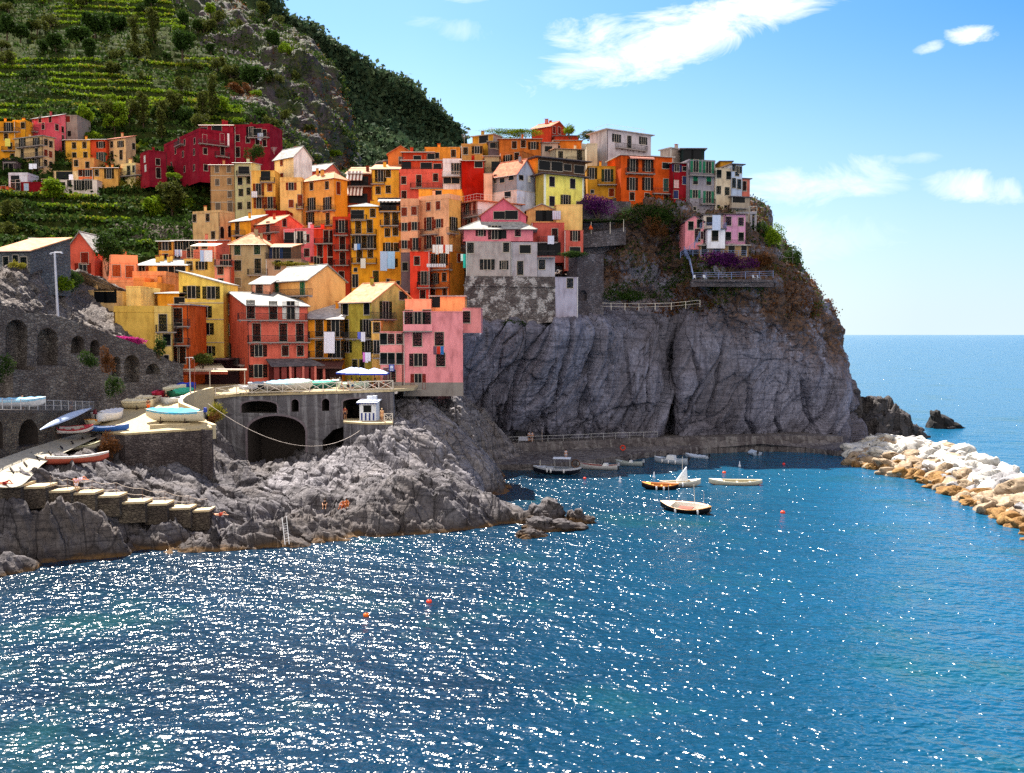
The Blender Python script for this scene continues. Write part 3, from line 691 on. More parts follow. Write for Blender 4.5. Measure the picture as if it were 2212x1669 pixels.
# ---- breakwater of tipped boulders
def boulder_mat(name, c1, c2):
    t = NT(name, .85, .25); co = t.coord(); n = t.noise(co, .9, 6, .65); f = t.noise(co, 4, 5, .7)
    a = t.mix(t.ramp(n, [(.4, 0), (.62, 1)]), c1, c2); a = t.mix(t.ramp(f, [(.34, .5), (.5, 0)]), a, tuple(x * .45 for x in c1))
    t.base(a); t.bump(f, .12, .8); return t.m
BM = [boulder_mat('pale_limestone', (.34, .33, .31), (.52, .50, .47)), boulder_mat('warm_stone', (.20, .145, .095), (.34, .26, .18)), boulder_mat('wet_orange_stone', (.15, .075, .022), (.27, .15, .05)), boulder_mat('grey_stone', (.15, .145, .155), (.27, .265, .275))]
BL = [('weathered white boulder piled on the crest of the breakwater', 'white boulders on the breakwater crest'), ('tan boulder wedged in the slope of the breakwater', 'tan boulders in the breakwater slope'),
      ('orange algae stained boulder lapped by the harbour water', 'orange boulders along the breakwater waterline'), ('grey boulder among the pale ones of the breakwater', 'grey boulders in the breakwater')]
bmesh_ = {}
for m in range(4):
    for k in range(5):
        bmesh_[m, k] = rock_blob('boulder', BM[m], (1, .8, .62), 100 + k * 7, 14, 1.1, .42)
br = random.Random(5)
front = [(1838, 1008), (1880, 1020), (1930, 1035), (1985, 1052), (2040, 1072), (2090, 1092), (2130, 1112), (2180, 1140), (2230, 1160), (2290, 1200)]
backl = [(1852, 975), (1900, 948), (1960, 958), (2020, 968), (2070, 985), (2120, 1005), (2170, 1025), (2212, 1045), (2260, 1070), (2330, 1100)]
FW = [W(*a) for a in front]; BW = [W(*a) for a in backl]
def strip(L, t):
    t = min(max(t, 0), .9999) * (len(L) - 1); i = int(t); return L[i].lerp(L[i + 1], t - i)
core = MB(); n_b = 0
cg = []
for r_, (s_, z_) in enumerate([(.04, -2), (.18, -.2), (.4, .9), (.6, 1.1), (.85, -.2), (1.0, -2)]):
    cg.append([Vector((*(strip(FW, t).lerp(strip(BW, t), s_))[:2], z_)) for t in np.linspace(0, 1, 12)])
cgm = rockify(loft(cg, 90, 40), .5, (2, 2, 2), None, 4, .4)
grid_obj('breakwater_core', cgm[:, ::-1], [plain('dark_gaps', (.045, .038, .032), .95, .3)])
for row, (s_, z_, size) in enumerate([(.10, -.05, .95), (.22, .4, 1.1), (.35, .95, 1.2), (.48, 1.5, 1.4), (.62, 1.7, 1.4), (.76, 1.35, 1.3), (.90, .4, 1.15)]):
    t = .0
    while t < 1.0:
        sz = size * br.uniform(.7, 1.35) * 1.3; f = strip(FW, t).lerp(strip(BW, t), s_ + br.uniform(-.05, .05))
        zz_ = z_ * min(1, .45 + t * 2.2) + br.uniform(-.2, .3)
        m = (2 if br.random() < .8 else 1) if row == 0 else ((1 if br.random() < .5 else br.choice((0, 2, 3))) if row == 1 else (br.choice((0, 0, 1, 3, 1)) if row == 2 else (0 if br.random() < .74 else br.choice((1, 3, 0)))))
        o = link('boulder', bmesh_[m, br.randrange(5)], None, (f.x, f.y, zz_), (br.uniform(-.5, .5), br.uniform(-.5, .5), br.uniform(0, 6.3)))
        k = sz * .92; o.scale = (k * br.uniform(.9, 1.35), k * br.uniform(.8, 1.1), k * br.uniform(.8, 1.15))
        tag(o, BL[m][0], 'boulder', BL[m][1]); n_b += 1
        t += sz * 1.55 / 95.0
def masonry(name, c1, c2, c3, sc=1.0, streak=None, mortar=.3, bsc=1.0):
    t = NT(name, .92, .15); co = t.coord(); w = t.n('ShaderNodeVectorMath', operation='ADD')
    dn = t.n('ShaderNodeTexNoise'); t.l(co, dn.inputs['Vector']); dn.inputs['Scale'].default_value = 1.3
    sc_ = t.n('ShaderNodeVectorMath', operation='SCALE'); t.l(dn.outputs['Color'], sc_.inputs[0]); sc_.inputs['Scale'].default_value = .35
    t.l(co, w.inputs[0]); t.l(sc_.outputs[0], w.inputs[1])
    mp_ = t.n('ShaderNodeMapping'); t.l(w.outputs[0], mp_.inputs[0]); mp_.inputs['Scale'].default_value = (sc, sc, sc * 1.7)
    v = t.voro(mp_.outputs[0], 1.0 * bsc, 'F1', 'Color'); ed = t.voro(mp_.outputs[0], 1.0 * bsc, 'DISTANCE_TO_EDGE')
    sp = t.n('ShaderNodeSeparateColor'); t.l(v, sp.inputs[0])
    a = t.mix(t.ramp(sp.outputs[0], [(.1, 0), (.9, 1)]), c1, c2); big = t.noise(co, .22, 6, .65)
    a = t.mix(t.ramp(big, [(.42, .75), (.58, 0)]), a, c3)
    a = t.mix(t.ramp(ed, [(0, mortar + .1), (.07, 0)]), a, tuple(x * .35 for x in c1))
    if streak:
        sn = t.noise(t.coord((1.3, 1.3, .10)), 1.0, 6, .65); zs = t.n('ShaderNodeSeparateXYZ'); t.l(co, zs.inputs[0])
        a = t.mix(t.ramp(sn, [(.50, 0), (.60, .9)]), a, streak)
        a = t.mix(t.ramp(t.noise(t.coord((2.1, 2.1, .07)), 1.0, 5, .6), [(.56, 0), (.7, .8)]), a, tuple(x * .3 for x in c1))
    t.base(a); t.bump(t.math('ADD', t.ramp(ed, [(0, 0), (.15, 1)]), t.noise(co, 3, 5)), .12, .9); return t.m
# ================================================================== house kit
GREEN, DKGREEN, RUST, BLUE, TEAL = '0c2c20', '0a1212', '6a1c10', '22345a', '184c48'
M_FRAME = plain('window_surround', 'b0a496', .7); M_PANE = None
def glass():
    t = NT('window_glass', .35, .12); t.base((.004, .005, .007)); return t.m
M_PANE = glass()
M_RAIL = plain('rail_iron', '2a2629', .5); M_RAILW = plain('rail_white', 'c9c6c2', .5)
M_GUT = plain('gutter_brown', '3a1c16', .5)
M_POT = plain('terracotta', '9c4a28', .8); M_LEAF = None
def leafmat(name, c1, c2):
    t = NT(name, .8, .05); g = t.n('ShaderNodeNewGeometry'); n = t.noise(t.coord(), .9, 3)
    a = t.mix(g.outputs['Random Per Island'], c1, c2); a = t.mix(t.ramp(n, [(.4, 0), (.65, .6)]), a, tuple(x * .5 for x in c1)); t.base(a)
    t.b.inputs['Subsurface Weight'].default_value = 0
    tr = t.n('ShaderNodeBsdfTranslucent'); t.l(a, tr.inputs[0]); mx = t.n('ShaderNodeMixShader'); mx.inputs[0].default_value = .3
    out = t.t.nodes['Material Output']; t.l(t.b.outputs[0], mx.inputs[1]); t.l(tr.outputs[0], mx.inputs[2]); t.l(mx.outputs[0], out.inputs[0]); return t.m
LEAF_DK = leafmat('dark_leaves', (.018, .042, .008), (.045, .080, .014))
LEAF_OL = leafmat('olive_leaves', (.048, .062, .012), (.095, .105, .020))
LEAF_BR = leafmat('bright_leaves', (.09, .17, .008), (.20, .27, .014))
LEAF_YE = leafmat('yellow_leaves', (.20, .19, .018), (.28, .24, .03))
LEAF_PK = leafmat('magenta_flowers', (.42, .02, .17), (.60, .05, .30))
LEAF_PU = leafmat('purple_flowers', (.055, .008, .07), (.11, .02, .12))
LEAF_RU = leafmat('rusty_leaves', (.09, .035, .012), (.15, .06, .02))
def leaves_mesh(name, centers, size, mat, seed=0, flat=.0):
    """one quad per centre, random orientation"""
    r = np.random.RandomState(seed); n = len(centers)
    a = r.normal(size=(n, 3)); a[:, 2] *= (1 - flat); a /= np.linalg.norm(a, axis=1, keepdims=True) + 1e-9
    b = r.normal(size=(n, 3)); b -= (b * a).sum(1, keepdims=True) * a; b /= np.linalg.norm(b, axis=1, keepdims=True) + 1e-9
    c = np.cross(a, b); s = size * r.uniform(.6, 1.4, (n, 1)) * .5; s2 = s * r.uniform(.45, .9, (n, 1))
    v = np.stack([centers - b * s, centers + c * s2, centers + b * s, centers - c * s2], 1).reshape(-1, 3)
    q = np.arange(n * 4).reshape(n, 4)
    return mesh_np(name, v, q, [mat])
def blob_pts(n, rad, seed, shell=.55):
    r = np.random.RandomState(seed); d = r.normal(size=(n, 3)); d /= np.linalg.norm(d, axis=1, keepdims=True)
    k = (shell + (1 - shell) * r.uniform(0, 1, (n, 1))) ; lump = 1 + .28 * fbm(d * 2.1 + seed, 3, seed)[:, None]
    return d * k * lump * np.array(rad)

MESHC = {}
def cached(key, fn):
    if key not in MESHC: MESHC[key] = fn()
    return MESHC[key]
def mframe(w, h, arch=False):
    def f():
        m = MB(); t = .06
        m.box(-w / 2 - t, -w / 2, -.05, 0, 0, h); m.box(w / 2, w / 2 + t, -.05, 0, 0, h)
        m.box(-w / 2 - t, w / 2 + t, -.05, 0, h, h + t); m.box(-w / 2 - t - .04, w / 2 + t + .04, -.09, 0, -.09, 0)
        return m.mesh('window', M_FRAME)
    return cached(('fr', w, h), f)
def mpane(w, h, arch):
    def f():
        m = MB()
        if arch:
            p = [(-w / 2, -.012, 0), (w / 2, -.012, 0)] + [(w / 2 * math.cos(a), -.012, h - w / 2 + w / 2 * math.sin(a)) for a in np.linspace(0, math.pi, 9)]
            m.face(p)
        else: m.face([(-w / 2, -.012, 0), (w / 2, -.012, 0), (w / 2, -.012, h), (-w / 2, -.012, h)])
        return m.mesh('pane', M_PANE)
    return cached(('pn', w, h, arch), f)
def mmullion(w, h):
    def f():
        m = MB(); m.box(-.03, .03, -.035, -.013, 0, h)
        return m.mesh('glazing_bar', M_FRAME)
    return cached(('mu', w, h), f)
def mshut(w, h, col):
    """louvred shutter leaf, hinge at x=0, spreads to +x"""
    def f():
        m = MB(); m.box(0, .05, -.045, -.014, 0, h); m.box(w - .05, w, -.045, -.014, 0, h); m.box(.05, w - .05, -.045, -.014, 0, .06); m.box(.05, w - .05, -.045, -.014, h - .06, h)
        n = max(3, int(h / .22))
        for i in range(n):
            z = .06 + (h - .12) * i / n; zz = (h - .12) / n; m.hexa([(.05, -.042, z), (w - .05, -.042, z), (w - .05, -.016, z + zz * .55), (.05, -.016, z + zz * .55), (.05, -.04, z + .02), (w - .05, -.04, z + .02), (w - .05, -.014, z + zz * .85), (.05, -.014, z + zz * .85)])
        return m.mesh('shutter', plain('shutter_paint', col, .8, .15, 0, .05))
    return cached(('sh', w, h, col), f)
wr = random.Random(21)
SPEC = dict(s=(.95, 1.45), o=(.95, 1.45), d=(1.0, 2.25), D=(1.0, 2.25), t=(.95, 1.5), q=(.6, .65), a=(1.1, 2.2), w=(1.5, 1.1), W=(2.2, 1.5), g=(1.0, 2.25), k=(1.9, 1.9))
def window(root, kind, x, y, z, rz, col, sc=1.0):
    """x, y, z: centre of the opening on the wall in house space"""
    sc = sc * 1.08; w, h = SPEC[kind]; w = round(w * sc, 2); h = round(h * sc, 2)
    if kind == 'k':                         # bare dark opening
        f = link('opening', cached(('op', w, h), lambda: MB().box(-w / 2, w / 2, -.015, .0, 0, h).mesh('opening', M_PANE)), root, (x, y, z - h / 2), (0, 0, rz)); return f
    f = link('door_window' if kind in 'dDg' else 'window', mframe(w, h), root, (x, y, z - h / 2), (0, 0, rz))
    if kind in 'oDqagtwW': link('pane', mpane(w, h, kind == 'a'), f)
    if kind in 'oDg': link('glazing_bar', mmullion(w, h), f)
    if kind in 'sd':
        for sx in (-1, 1):
            o = link('shutter', mshut(round(w / 2 - .01, 3), h, col), f, (sx * w / 2, 0, 0)); o.scale = (-sx, 1, 1)
    if kind in 'oD':
        for sx in (-1, 1):
            o = link('shutter', mshut(round(w / 2, 3), h, col), f, (sx * (w / 2 + .10 + w / 2), -.01, 0)); o.scale = (-sx, 1, 1)
    if kind == 't':
        for sx in (-1, 1):
            o = link('shutter', mshut(round(w / 2 - .01, 3), h, col), f, (sx * w / 2, 0, 0)); o.scale = (-sx, 1, .5); o.location.z = h * .5
            o = link('shutter', mshut(round(w / 2 - .01, 3), h, col), f, (sx * w / 2, -.04, h * .5), (R(180 + 32), 0, 0)); o.scale = (-sx, -1, .5)
    return f
def balcony(root, x0, x1, y, z, rz, mat=None, solid=None, depth=.95, rail=True):
    """slab from x0 to x1 in wall space; the wall is y = 0, outwards is -y"""
    w = x1 - x0
    s = MB().box(0, w, -depth, -.003, -.16, 0)
    for cx in np.arange(.3, w, 1.5): s.box(cx - .06, cx + .06, -depth * .7, -.004, -.34, -.163)
    b = link('balcony', s.mesh('balcony', plain('balcony_slab', '8a7f7c', .8)), root, (x0 * math.cos(rz) + y[0], x0 * math.sin(rz) + y[1], z), (0, 0, rz))
    if solid is not None:
        m = MB(); m.box(0, w, -depth + .0, -depth + .1, .003, .95); m.box(0, .1, -depth + .103, -.003, .003, .95); m.box(w - .1, w, -depth + .103, -.003, .003, .95)
        link('parapet', m.mesh('parapet', solid), b)
    elif rail:
        m = MB(); d0 = -depth + .04
        def run(a, c):
            a = Vector(a); c = Vector(c); m.bar(a + Vector((0, 0, .98)), c + Vector((0, 0, .98)), .04); m.bar(a + Vector((0, 0, .12)), c + Vector((0, 0, .12)), .015)
            n = max(2, int((c - a).length / .16))
            for i in range(n + 1):
                p = a.lerp(c, i / n); m.bar(p, p + Vector((0, 0, .97)), .018 if 0 < i < n else .03, 0, 3)
        run((.04, d0, 0), (w - .04, d0, 0)); run((.04, d0, 0), (.04, -.02, 0)); run((w - .04, d0, 0), (w - .04, -.02, 0))
        link('railing', m.mesh('railing', mat or M_RAIL), b)
    return b
POTS = []
def flue(x, y, z, r=.16, h=.8):
    return None
def house(label, k, fr4, Y, xs=None, yaw=25, dep=None, ext=2.5, roof='flat', rh=1.6, col='d09060', side=None, win='', sh=DKGREEN, rc='tile', cat='house', name='house', par=.8, over=.35, tex=None, chim=1, group=None, gut=1, wsc=1.0, base=None, band=None):
    x0, x1, yt, yb = fr4
    U0, V0 = fr(k, x0, yt); U1, V1 = fr(k, x1, yb); Vm = (V0 + V1) / 2
    a = 0.0
    if xs is not None:
        US = fr(k, xs, 0)[0]; a = R(yaw) if US < U0 else -R(yaw)
    elif yaw != 25: a = R(yaw)
    d0, d1 = ray(U0, Vm), ray(U1, Vm); k0, k1 = d0.x / d0.y, d1.x / d1.y
    left_near = not (xs is not None and US > U0)
    if left_near:                      # anchor: front-left corner at distance Y
        A = Vector((k0 * Y, Y, 0)); c, s = math.cos(a), math.sin(a); w = (k1 * Y - A.x) / (c - k1 * s); az = V0; Yt = Y
    else:                              # anchor: front-right corner
        B_ = Vector((k1 * Y, Y, 0)); c, s = math.cos(a), math.sin(a); w = (B_.x - k0 * Y) / (c - k0 * s); A = B_ - Vector((c * w, s * w, 0))
    zt = P(U0 if left_near else U1, V0, Y).z; zb = P(U0, V1, Y).z - ext
    if xs is not None and dep is None:
        ks = ray(US, Vm); ks = ks.x / ks.y
        Cn = A if left_near else Vector((A.x + c * w, A.y + s * w, 0))
        den = (-s - ks * c)            # corner + t*(-s, c): x = ks*y
        t = (ks * Cn.y - Cn.x) / den if abs(den) > 1e-4 else 8
        dep = min(max(t, 2.0), 26.0)
    dep = dep or 8.0; h = zt - zb
    root = empty(name, (A.x, A.y, zb), a, label, cat, group)
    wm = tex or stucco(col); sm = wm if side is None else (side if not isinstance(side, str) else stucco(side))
    inv = Matrix.Translation((A.x, A.y, zb)) @ Matrix.Rotation(a, 4, 'Z'); inv = inv.inverted()
    cam0 = inv @ Vector((0, 0, CAMH))
    def hit(x, y, plane):              # plane: ('y', v) or ('x', v)
        u, v = fr(k, x, y); q = inv @ (Vector((0, 0, CAMH)) + ray(u, v)); d = q - cam0
        t = (plane[1] - cam0.y) / d.y if plane[0] == 'y' else (plane[1] - cam0.x) / d.x
        return cam0 + d * t
    # ---- walls
    m = MB(); fl = (0, 0, 0); W_, D_ = w, dep
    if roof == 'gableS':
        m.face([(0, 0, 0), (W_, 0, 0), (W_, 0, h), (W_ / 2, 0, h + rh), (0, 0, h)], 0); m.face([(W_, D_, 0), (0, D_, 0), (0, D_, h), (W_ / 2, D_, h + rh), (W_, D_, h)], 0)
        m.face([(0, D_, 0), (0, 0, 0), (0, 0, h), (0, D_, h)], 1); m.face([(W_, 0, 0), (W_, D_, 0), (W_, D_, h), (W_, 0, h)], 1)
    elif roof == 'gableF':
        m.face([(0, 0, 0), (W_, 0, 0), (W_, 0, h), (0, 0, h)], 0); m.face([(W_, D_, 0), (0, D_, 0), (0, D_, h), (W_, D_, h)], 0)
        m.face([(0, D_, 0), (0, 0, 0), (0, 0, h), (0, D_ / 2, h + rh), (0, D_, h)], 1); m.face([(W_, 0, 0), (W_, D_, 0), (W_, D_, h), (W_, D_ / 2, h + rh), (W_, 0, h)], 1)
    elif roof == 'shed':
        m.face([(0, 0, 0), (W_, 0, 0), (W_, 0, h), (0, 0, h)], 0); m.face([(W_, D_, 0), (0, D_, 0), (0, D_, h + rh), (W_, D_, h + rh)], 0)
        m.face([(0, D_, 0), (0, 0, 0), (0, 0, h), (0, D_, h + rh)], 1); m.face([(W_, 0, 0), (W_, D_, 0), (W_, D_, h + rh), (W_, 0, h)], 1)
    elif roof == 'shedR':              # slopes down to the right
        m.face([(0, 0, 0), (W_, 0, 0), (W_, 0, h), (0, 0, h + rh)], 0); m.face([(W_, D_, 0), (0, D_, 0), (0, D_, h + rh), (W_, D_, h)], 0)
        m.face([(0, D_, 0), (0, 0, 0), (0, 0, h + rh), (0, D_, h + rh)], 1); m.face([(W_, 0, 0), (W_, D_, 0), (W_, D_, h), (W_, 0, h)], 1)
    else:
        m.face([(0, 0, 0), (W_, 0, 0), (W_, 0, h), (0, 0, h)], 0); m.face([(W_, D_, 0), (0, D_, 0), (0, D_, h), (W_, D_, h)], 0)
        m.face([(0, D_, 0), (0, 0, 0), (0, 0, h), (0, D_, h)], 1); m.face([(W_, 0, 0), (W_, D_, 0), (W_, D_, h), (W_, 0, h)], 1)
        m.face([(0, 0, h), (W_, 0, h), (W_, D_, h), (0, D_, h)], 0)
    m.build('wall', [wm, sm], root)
    # ---- roof
    o = over; T = .16; rm = roofmat(rc); r = MB()
    def slab(p):                       # p: four corners of the underside
        r.hexa([(q[0], q[1], q[2] + .01) for q in p] + [(q[0], q[1], q[2] + T) for q in p])
    if roof == 'gableF':
        sl = rh / (D_ / 2); slab([(-o, -o, h - o * sl), (W_ + o, -o, h - o * sl), (W_ + o, D_ / 2, h + rh), (-o, D_ / 2, h + rh)])
        slab([(W_ + o, D_ + o, h - o * sl), (-o, D_ + o, h - o * sl), (-o, D_ / 2 + .004, h + rh), (W_ + o, D_ / 2 + .004, h + rh)])
        r.bar((-o, D_ / 2, h + rh + T), (W_ + o, D_ / 2, h + rh + T), .10, 0, 6); ry = lambda x, y: h + rh * (1 - abs(y - D_ / 2) / (D_ / 2))
    elif roof == 'gableS':
        sl = rh / (W_ / 2); slab([(-o, -o, h - o * sl), (W_ / 2, -o, h + rh), (W_ / 2, D_ + o, h + rh), (-o, D_ + o, h - o * sl)])
        slab([(W_ / 2 + .004, -o, h + rh), (W_ + o, -o, h - o * sl), (W_ + o, D_ + o, h - o * sl), (W_ / 2 + .004, D_ + o, h + rh)])
        r.bar((W_ / 2, -o, h + rh + T), (W_ / 2, D_ + o, h + rh + T), .10, 0, 6); ry = lambda x, y: h + rh * (1 - abs(x - W_ / 2) / (W_ / 2))
    elif roof == 'shed':
        sl = rh / D_; slab([(-o, -o, h - o * sl), (W_ + o, -o, h - o * sl), (W_ + o, D_ + .1, h + rh), (-o, D_ + .1, h + rh)]); ry = lambda x, y: h + rh * y / D_
    elif roof == 'shedR':
        slab([(-o, -o, h + rh), (W_ + o, -o, h - .1), (W_ + o, D_, h - .1), (-o, D_, h + rh)]); ry = lambda x, y: h + rh * (1 - x / W_)
    elif roof == 'hip':
        e = min(W_, D_) / 2 * .96; z0 = h + .01; x0_, x1_, y0_, y1_ = -o, W_ + o, -o, D_ + o
        if W_ >= D_: ra, rb = (e, D_ / 2), (W_ - e, D_ / 2)
        else: ra, rb = (W_ / 2, e), (W_ / 2, D_ - e)
        zt_ = h + rh; A4 = [(x0_, y0_, z0 + .1), (x1_, y0_, z0 + .1), (x1_, y1_, z0 + .1), (x0_, y1_, z0 + .1)]; B4 = [(p[0], p[1], z0) for p in A4]
        ra = (*ra, zt_); rb = (*rb, zt_)
        if W_ >= D_: fs = [[A4[0], A4[1], rb, ra], [A4[1], A4[2], rb], [A4[2], A4[3], ra, rb], [A4[3], A4[0], ra]]
        else: fs = [[A4[0], A4[1], ra], [A4[1], A4[2], rb, ra], [A4[2], A4[3], rb], [A4[3], A4[0], ra, rb]]
        for f in fs: r.face(f)
        r.face(B4[::-1])
        for i in range(4): r.face([B4[i], B4[(i + 1) % 4], A4[(i + 1) % 4], A4[i]])
        r.bar(ra, rb, .10, 0, 6)
        for c4, e4 in ((A4[0], ra), (A4[1], rb if W_ >= D_ else ra), (A4[2], rb), (A4[3], ra if W_ >= D_ else rb)): r.bar(c4, e4, .08, 0, 5)
        ry = lambda x, y: h + rh * min(1, min(x, W_ - x, y, D_ - y) / e)
    else:
        if par > 0:
            t = .18; r.box(-.06, W_ + .06, -.06, D_ + .06, h + .003, h + .10)
            for b4 in ((0, W_, 0, t), (0, W_, D_ - t, D_), (0, t, t, D_ - t), (W_ - t, W_, t, D_ - t)): r.box(*b4, h + .103, h + par)
        else:
            r.box(-o, W_ + o, -o, D_ + o, h + .003, h + .18)
        ry = lambda x, y: h + .1
    ro = r.build('roof', [rm] if not (roof == 'flat' and par > 0) else [wm], root)
    if roof != 'flat' and gut and roof != 'gableS' and roof != 'shedR':
        z_ = h - (o * (rh / (D_ / 2 if roof == 'gableF' else D_)) if roof != 'hip' else 0)
        g = MB(); g.bar((-o, -o - .06, z_ + .02), (W_ + o, -o - .06, z_ + .02), .07, 0, 6); g.bar((.08, -.07, z_ - .1), (.08, -.07, .3), .05, 0, 5); g.bar((.08, -.07, z_ - .08), (.08, -o - .04, z_ + .02), .045, 0, 5)
        g.build('gutter', M_GUT, root)
    if (roof == 'flat' or not gut) and h > 4 and w > 2.5:
        px_ = w - .12 if int(w * 10) % 2 else .12; MB().bar((px_, -.07, h), (px_, -.07, .3), .055, 0, 5).bar((px_, -.07, h), (px_, .05, h + .02), .05, 0, 5).build('drainpipe', M_GUT if int(w * 7) % 2 else M_RAILW, root)
    for i in range(chim if isinstance(chim, int) else 0):
        cx = W_ * rnd.uniform(.2, .8); cy = D_ * rnd.uniform(.25, .7); z = ry(cx, cy) - .3; w_ = rnd.choice((.22, .3)); ch = MB().box(cx - w_, cx + w_, cy - w_ * .8, cy + w_ * .8, z, z + 1.35 + (par if roof == 'flat' else 0)).build('chimney', wm, ro)
        z2 = z + 1.35 + (par if roof == 'flat' else 0); MB().box(cx - w_ - .07, cx + w_ + .07, cy - w_, cy + w_, z2 + .12, z2 + .2).box(cx - w_, cx - w_ + .1, cy - .1, cy + .1, z2, z2 + .12).box(cx + w_ - .1, cx + w_, cy - .1, cy + .1, z2, z2 + .12).build('chimney_cap', M_POT, ro)
    if band:
        for yb_ in band:
            q = hit((x0 + x1) / 2, yb_, ('y', 0)); MB().box(-.03, W_ + .03, -.06, -.002, q.z - .06, q.z + .06).build('cornice', M_FRAME, root)
    if base:
        hb, bc = base; MB().box(-.05, W_ + .05, -.05, -.003, 0, ext + hb).build('plinth', stucco(bc), root)
    # ---- openings
    xside = ('x', 0.0) if (xs is not None and left_near) else ('x', W_)
    for tok in win.split(';'):
        tok = tok.split()
        if not tok: continue
        kd = tok[0]; col_ = sh; onside = kd.startswith('/')
        if onside: kd = kd[1:]
        sc_ = wsc
        if ':' in kd: kd, cc = kd.split(':'); col_ = dict(g=GREEN, k=DKGREEN, r=RUST, b=BLUE, t=TEAL, w='d5d2cc', l='c99f9f').get(cc, cc)
        if '*' in kd: kd, s_ = kd.split('*'); sc_ = float(s_) * wsc
        for pr in tok[1:]:
            v = [float(q) for q in pr.split(',')]
            if kd in 'BPT':
                dp = .95; pl = ('y', -dp) if not onside else (xside[0], xside[1] + (dp if xside[1] > 0 else -dp))
                p0 = hit(v[0], v[2], pl); p1 = hit(v[1], v[2], pl); z = (p0.z + p1.z) / 2
                if onside:
                    if xside[1] > 0: balcony(root, min(p0.y, p1.y), max(p0.y, p1.y), (W_, 0), z, R(90), solid=(wm if kd == 'P' else None))
                    else:
                        ya, yb2 = min(p0.y, p1.y), max(p0.y, p1.y); balcony(root, -yb2, -ya, (0, 0), z, R(-90), solid=(wm if kd == 'P' else None))
                else: balcony(root, p0.x, p1.x, (0, 0), z, 0, solid=(wm if kd == 'P' else None), mat=M_RAILW if kd == 'T' else None)
            else:
                if onside:
                    p = hit(v[0], v[1], xside); yv = min(max(p.y, .6), D_ - .6); window(root, kd, xside[1], yv, p.z, R(90) if xside[1] > 0 else R(-90), col_, sc_)
                else:
                    p = hit(v[0], v[1], ('y', 0)); window(root, kd, min(max(p.x, .5), W_ - .5) if W_ > 1.2 else W_ / 2, 0, p.z, 0, col_, sc_)
    root['_w'] = w; root['_d'] = dep; root['_h'] = h
    HOUSES.append((root, w, dep, h, zb, a, A, hit, ry, wm))
    return root
HOUSES = []
def wrail(root, x0, x1, y0, y1, z, mat, h=1.0, front=1, left=1, right=1, bars=.25, name='terrace_rail'):
    m = MB()
    def run(a, c):
        a = Vector(a); c = Vector(c); m.bar(a + Vector((0, 0, h)), c + Vector((0, 0, h)), .03); m.bar(a + Vector((0, 0, h * .5)), c + Vector((0, 0, h * .5)), .015); m.bar(a + Vector((0, 0, .1)), c + Vector((0, 0, .1)), .015)
        n = max(1, int((c - a).length / bars))
        for i in range(n + 1): p = a.lerp(c, i / n); m.bar(p, p + Vector((0, 0, h)), .014, 0, 3)
    if front: run((x0, y0, z), (x1, y0, z))
    if left: run((x0, y0, z), (x0, y1, z))
    if right: run((x1, y0, z), (x1, y1, z))
    return m.build(name, mat, root)
def awning(root, x0, x1, z, out, drop, mats, y=0.0, name='awning'):
    m = MB(); n = len(mats); st = max(1, int((x1 - x0) / .35)) if n > 1 else 1
    for i in range(st):
        a = x0 + (x1 - x0) * i / st; b = x0 + (x1 - x0) * (i + 1) / st
        m.hexa([(a, y - out, z - drop), (b, y - out, z - drop), (b, y - .01, z), (a, y - .01, z), (a, y - out, z - drop + .05), (b, y - out, z - drop + .05), (b, y - .01, z + .05), (a, y - .01, z + .05)], i % n)
        m.hexa([(a, y - out - .02, z - drop - .25), (b, y - out - .02, z - drop - .25), (b, y - out, z - drop - .25), (a, y - out, z - drop - .25), (a, y - out - .02, z - drop + .04), (b, y - out - .02, z - drop + .04), (b, y - out, z - drop + .04), (a, y - out, z - drop + .04)], i % n)
    return m.build(name, mats, root)
# ================================================================== the houses, read off the photograph, far village first
H = house
# -- left background cluster
H('tall orange-yellow house with balconies at the far left edge of the village', 'A', (-90, 155, 262, 680), 243, col='e0962a', roof='flat', par=.1, win='D 85,320; s 60,410 100,500 125,610; B -40,185,355; B 10,150,545', chim=1)
H('orange-yellow attic block joined to the tall balcony house at the far left', 'A', (130, 264, 256, 640), 245, col='e0a02c', win='s 228,298; s 40,500', roof='flat', par=.3)
H('upper pink house with pale roof on the left hillside', 'A', (318, 585, 200, 445), 252, xs=655, col='b04a58', side='d06a74', roof='shed', rh=.8, rc='slate', win='s 398,240 500,238; /s 618,338 562,410 620,425')
H('lower pink house with flat parapet in front of the upper pink one', 'A', (262, 545, 275, 445), 245, xs=592, col='c04a58', roof='flat', par=.3, win='d 313,322; s 430,305; /s 557,315; B 290,350,355', side='c45a66')
H('small grey stone house beside the upper pink house', 'A', (655, 770, 205, 450), 254, col='8a8078', roof='flat', par=.3, win='s:r 678,235; s 690,380', chim=0)
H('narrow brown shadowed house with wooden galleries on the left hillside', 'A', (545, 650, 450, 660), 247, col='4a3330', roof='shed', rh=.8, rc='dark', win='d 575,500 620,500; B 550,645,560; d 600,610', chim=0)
H('cream tower house of four storeys with pergola roof on the left', 'A', (150, 430, 402, 850), 238, xs=545, col='c9a878', roof='flat', par=0, rc='slate', win='D 222,470 362,470; d 222,573 365,570; s 222,663; D 365,662; d 370,780; B 150,415,502; B 200,420,610; B 285,420,712; /s 455,465 505,485; /s:r 455,570 502,585; /s 450,670 505,690', side='c8a47c', chim=1)
H('yellow house with four dark windows in the far left row', 'A', (648, 893, 445, 660), 245, col='d8a440', roof='shed', rh=.9, rc='red', win='s 737,497 840,492 740,598 850,592')
H('red house with teal balcony door in the far left row', 'A', (893, 1055, 440, 660), 245.5, col='c04a2c', roof='shed', rh=.9, rc='slate', win='o 1003,490; D:t 1005,612', chim=0)
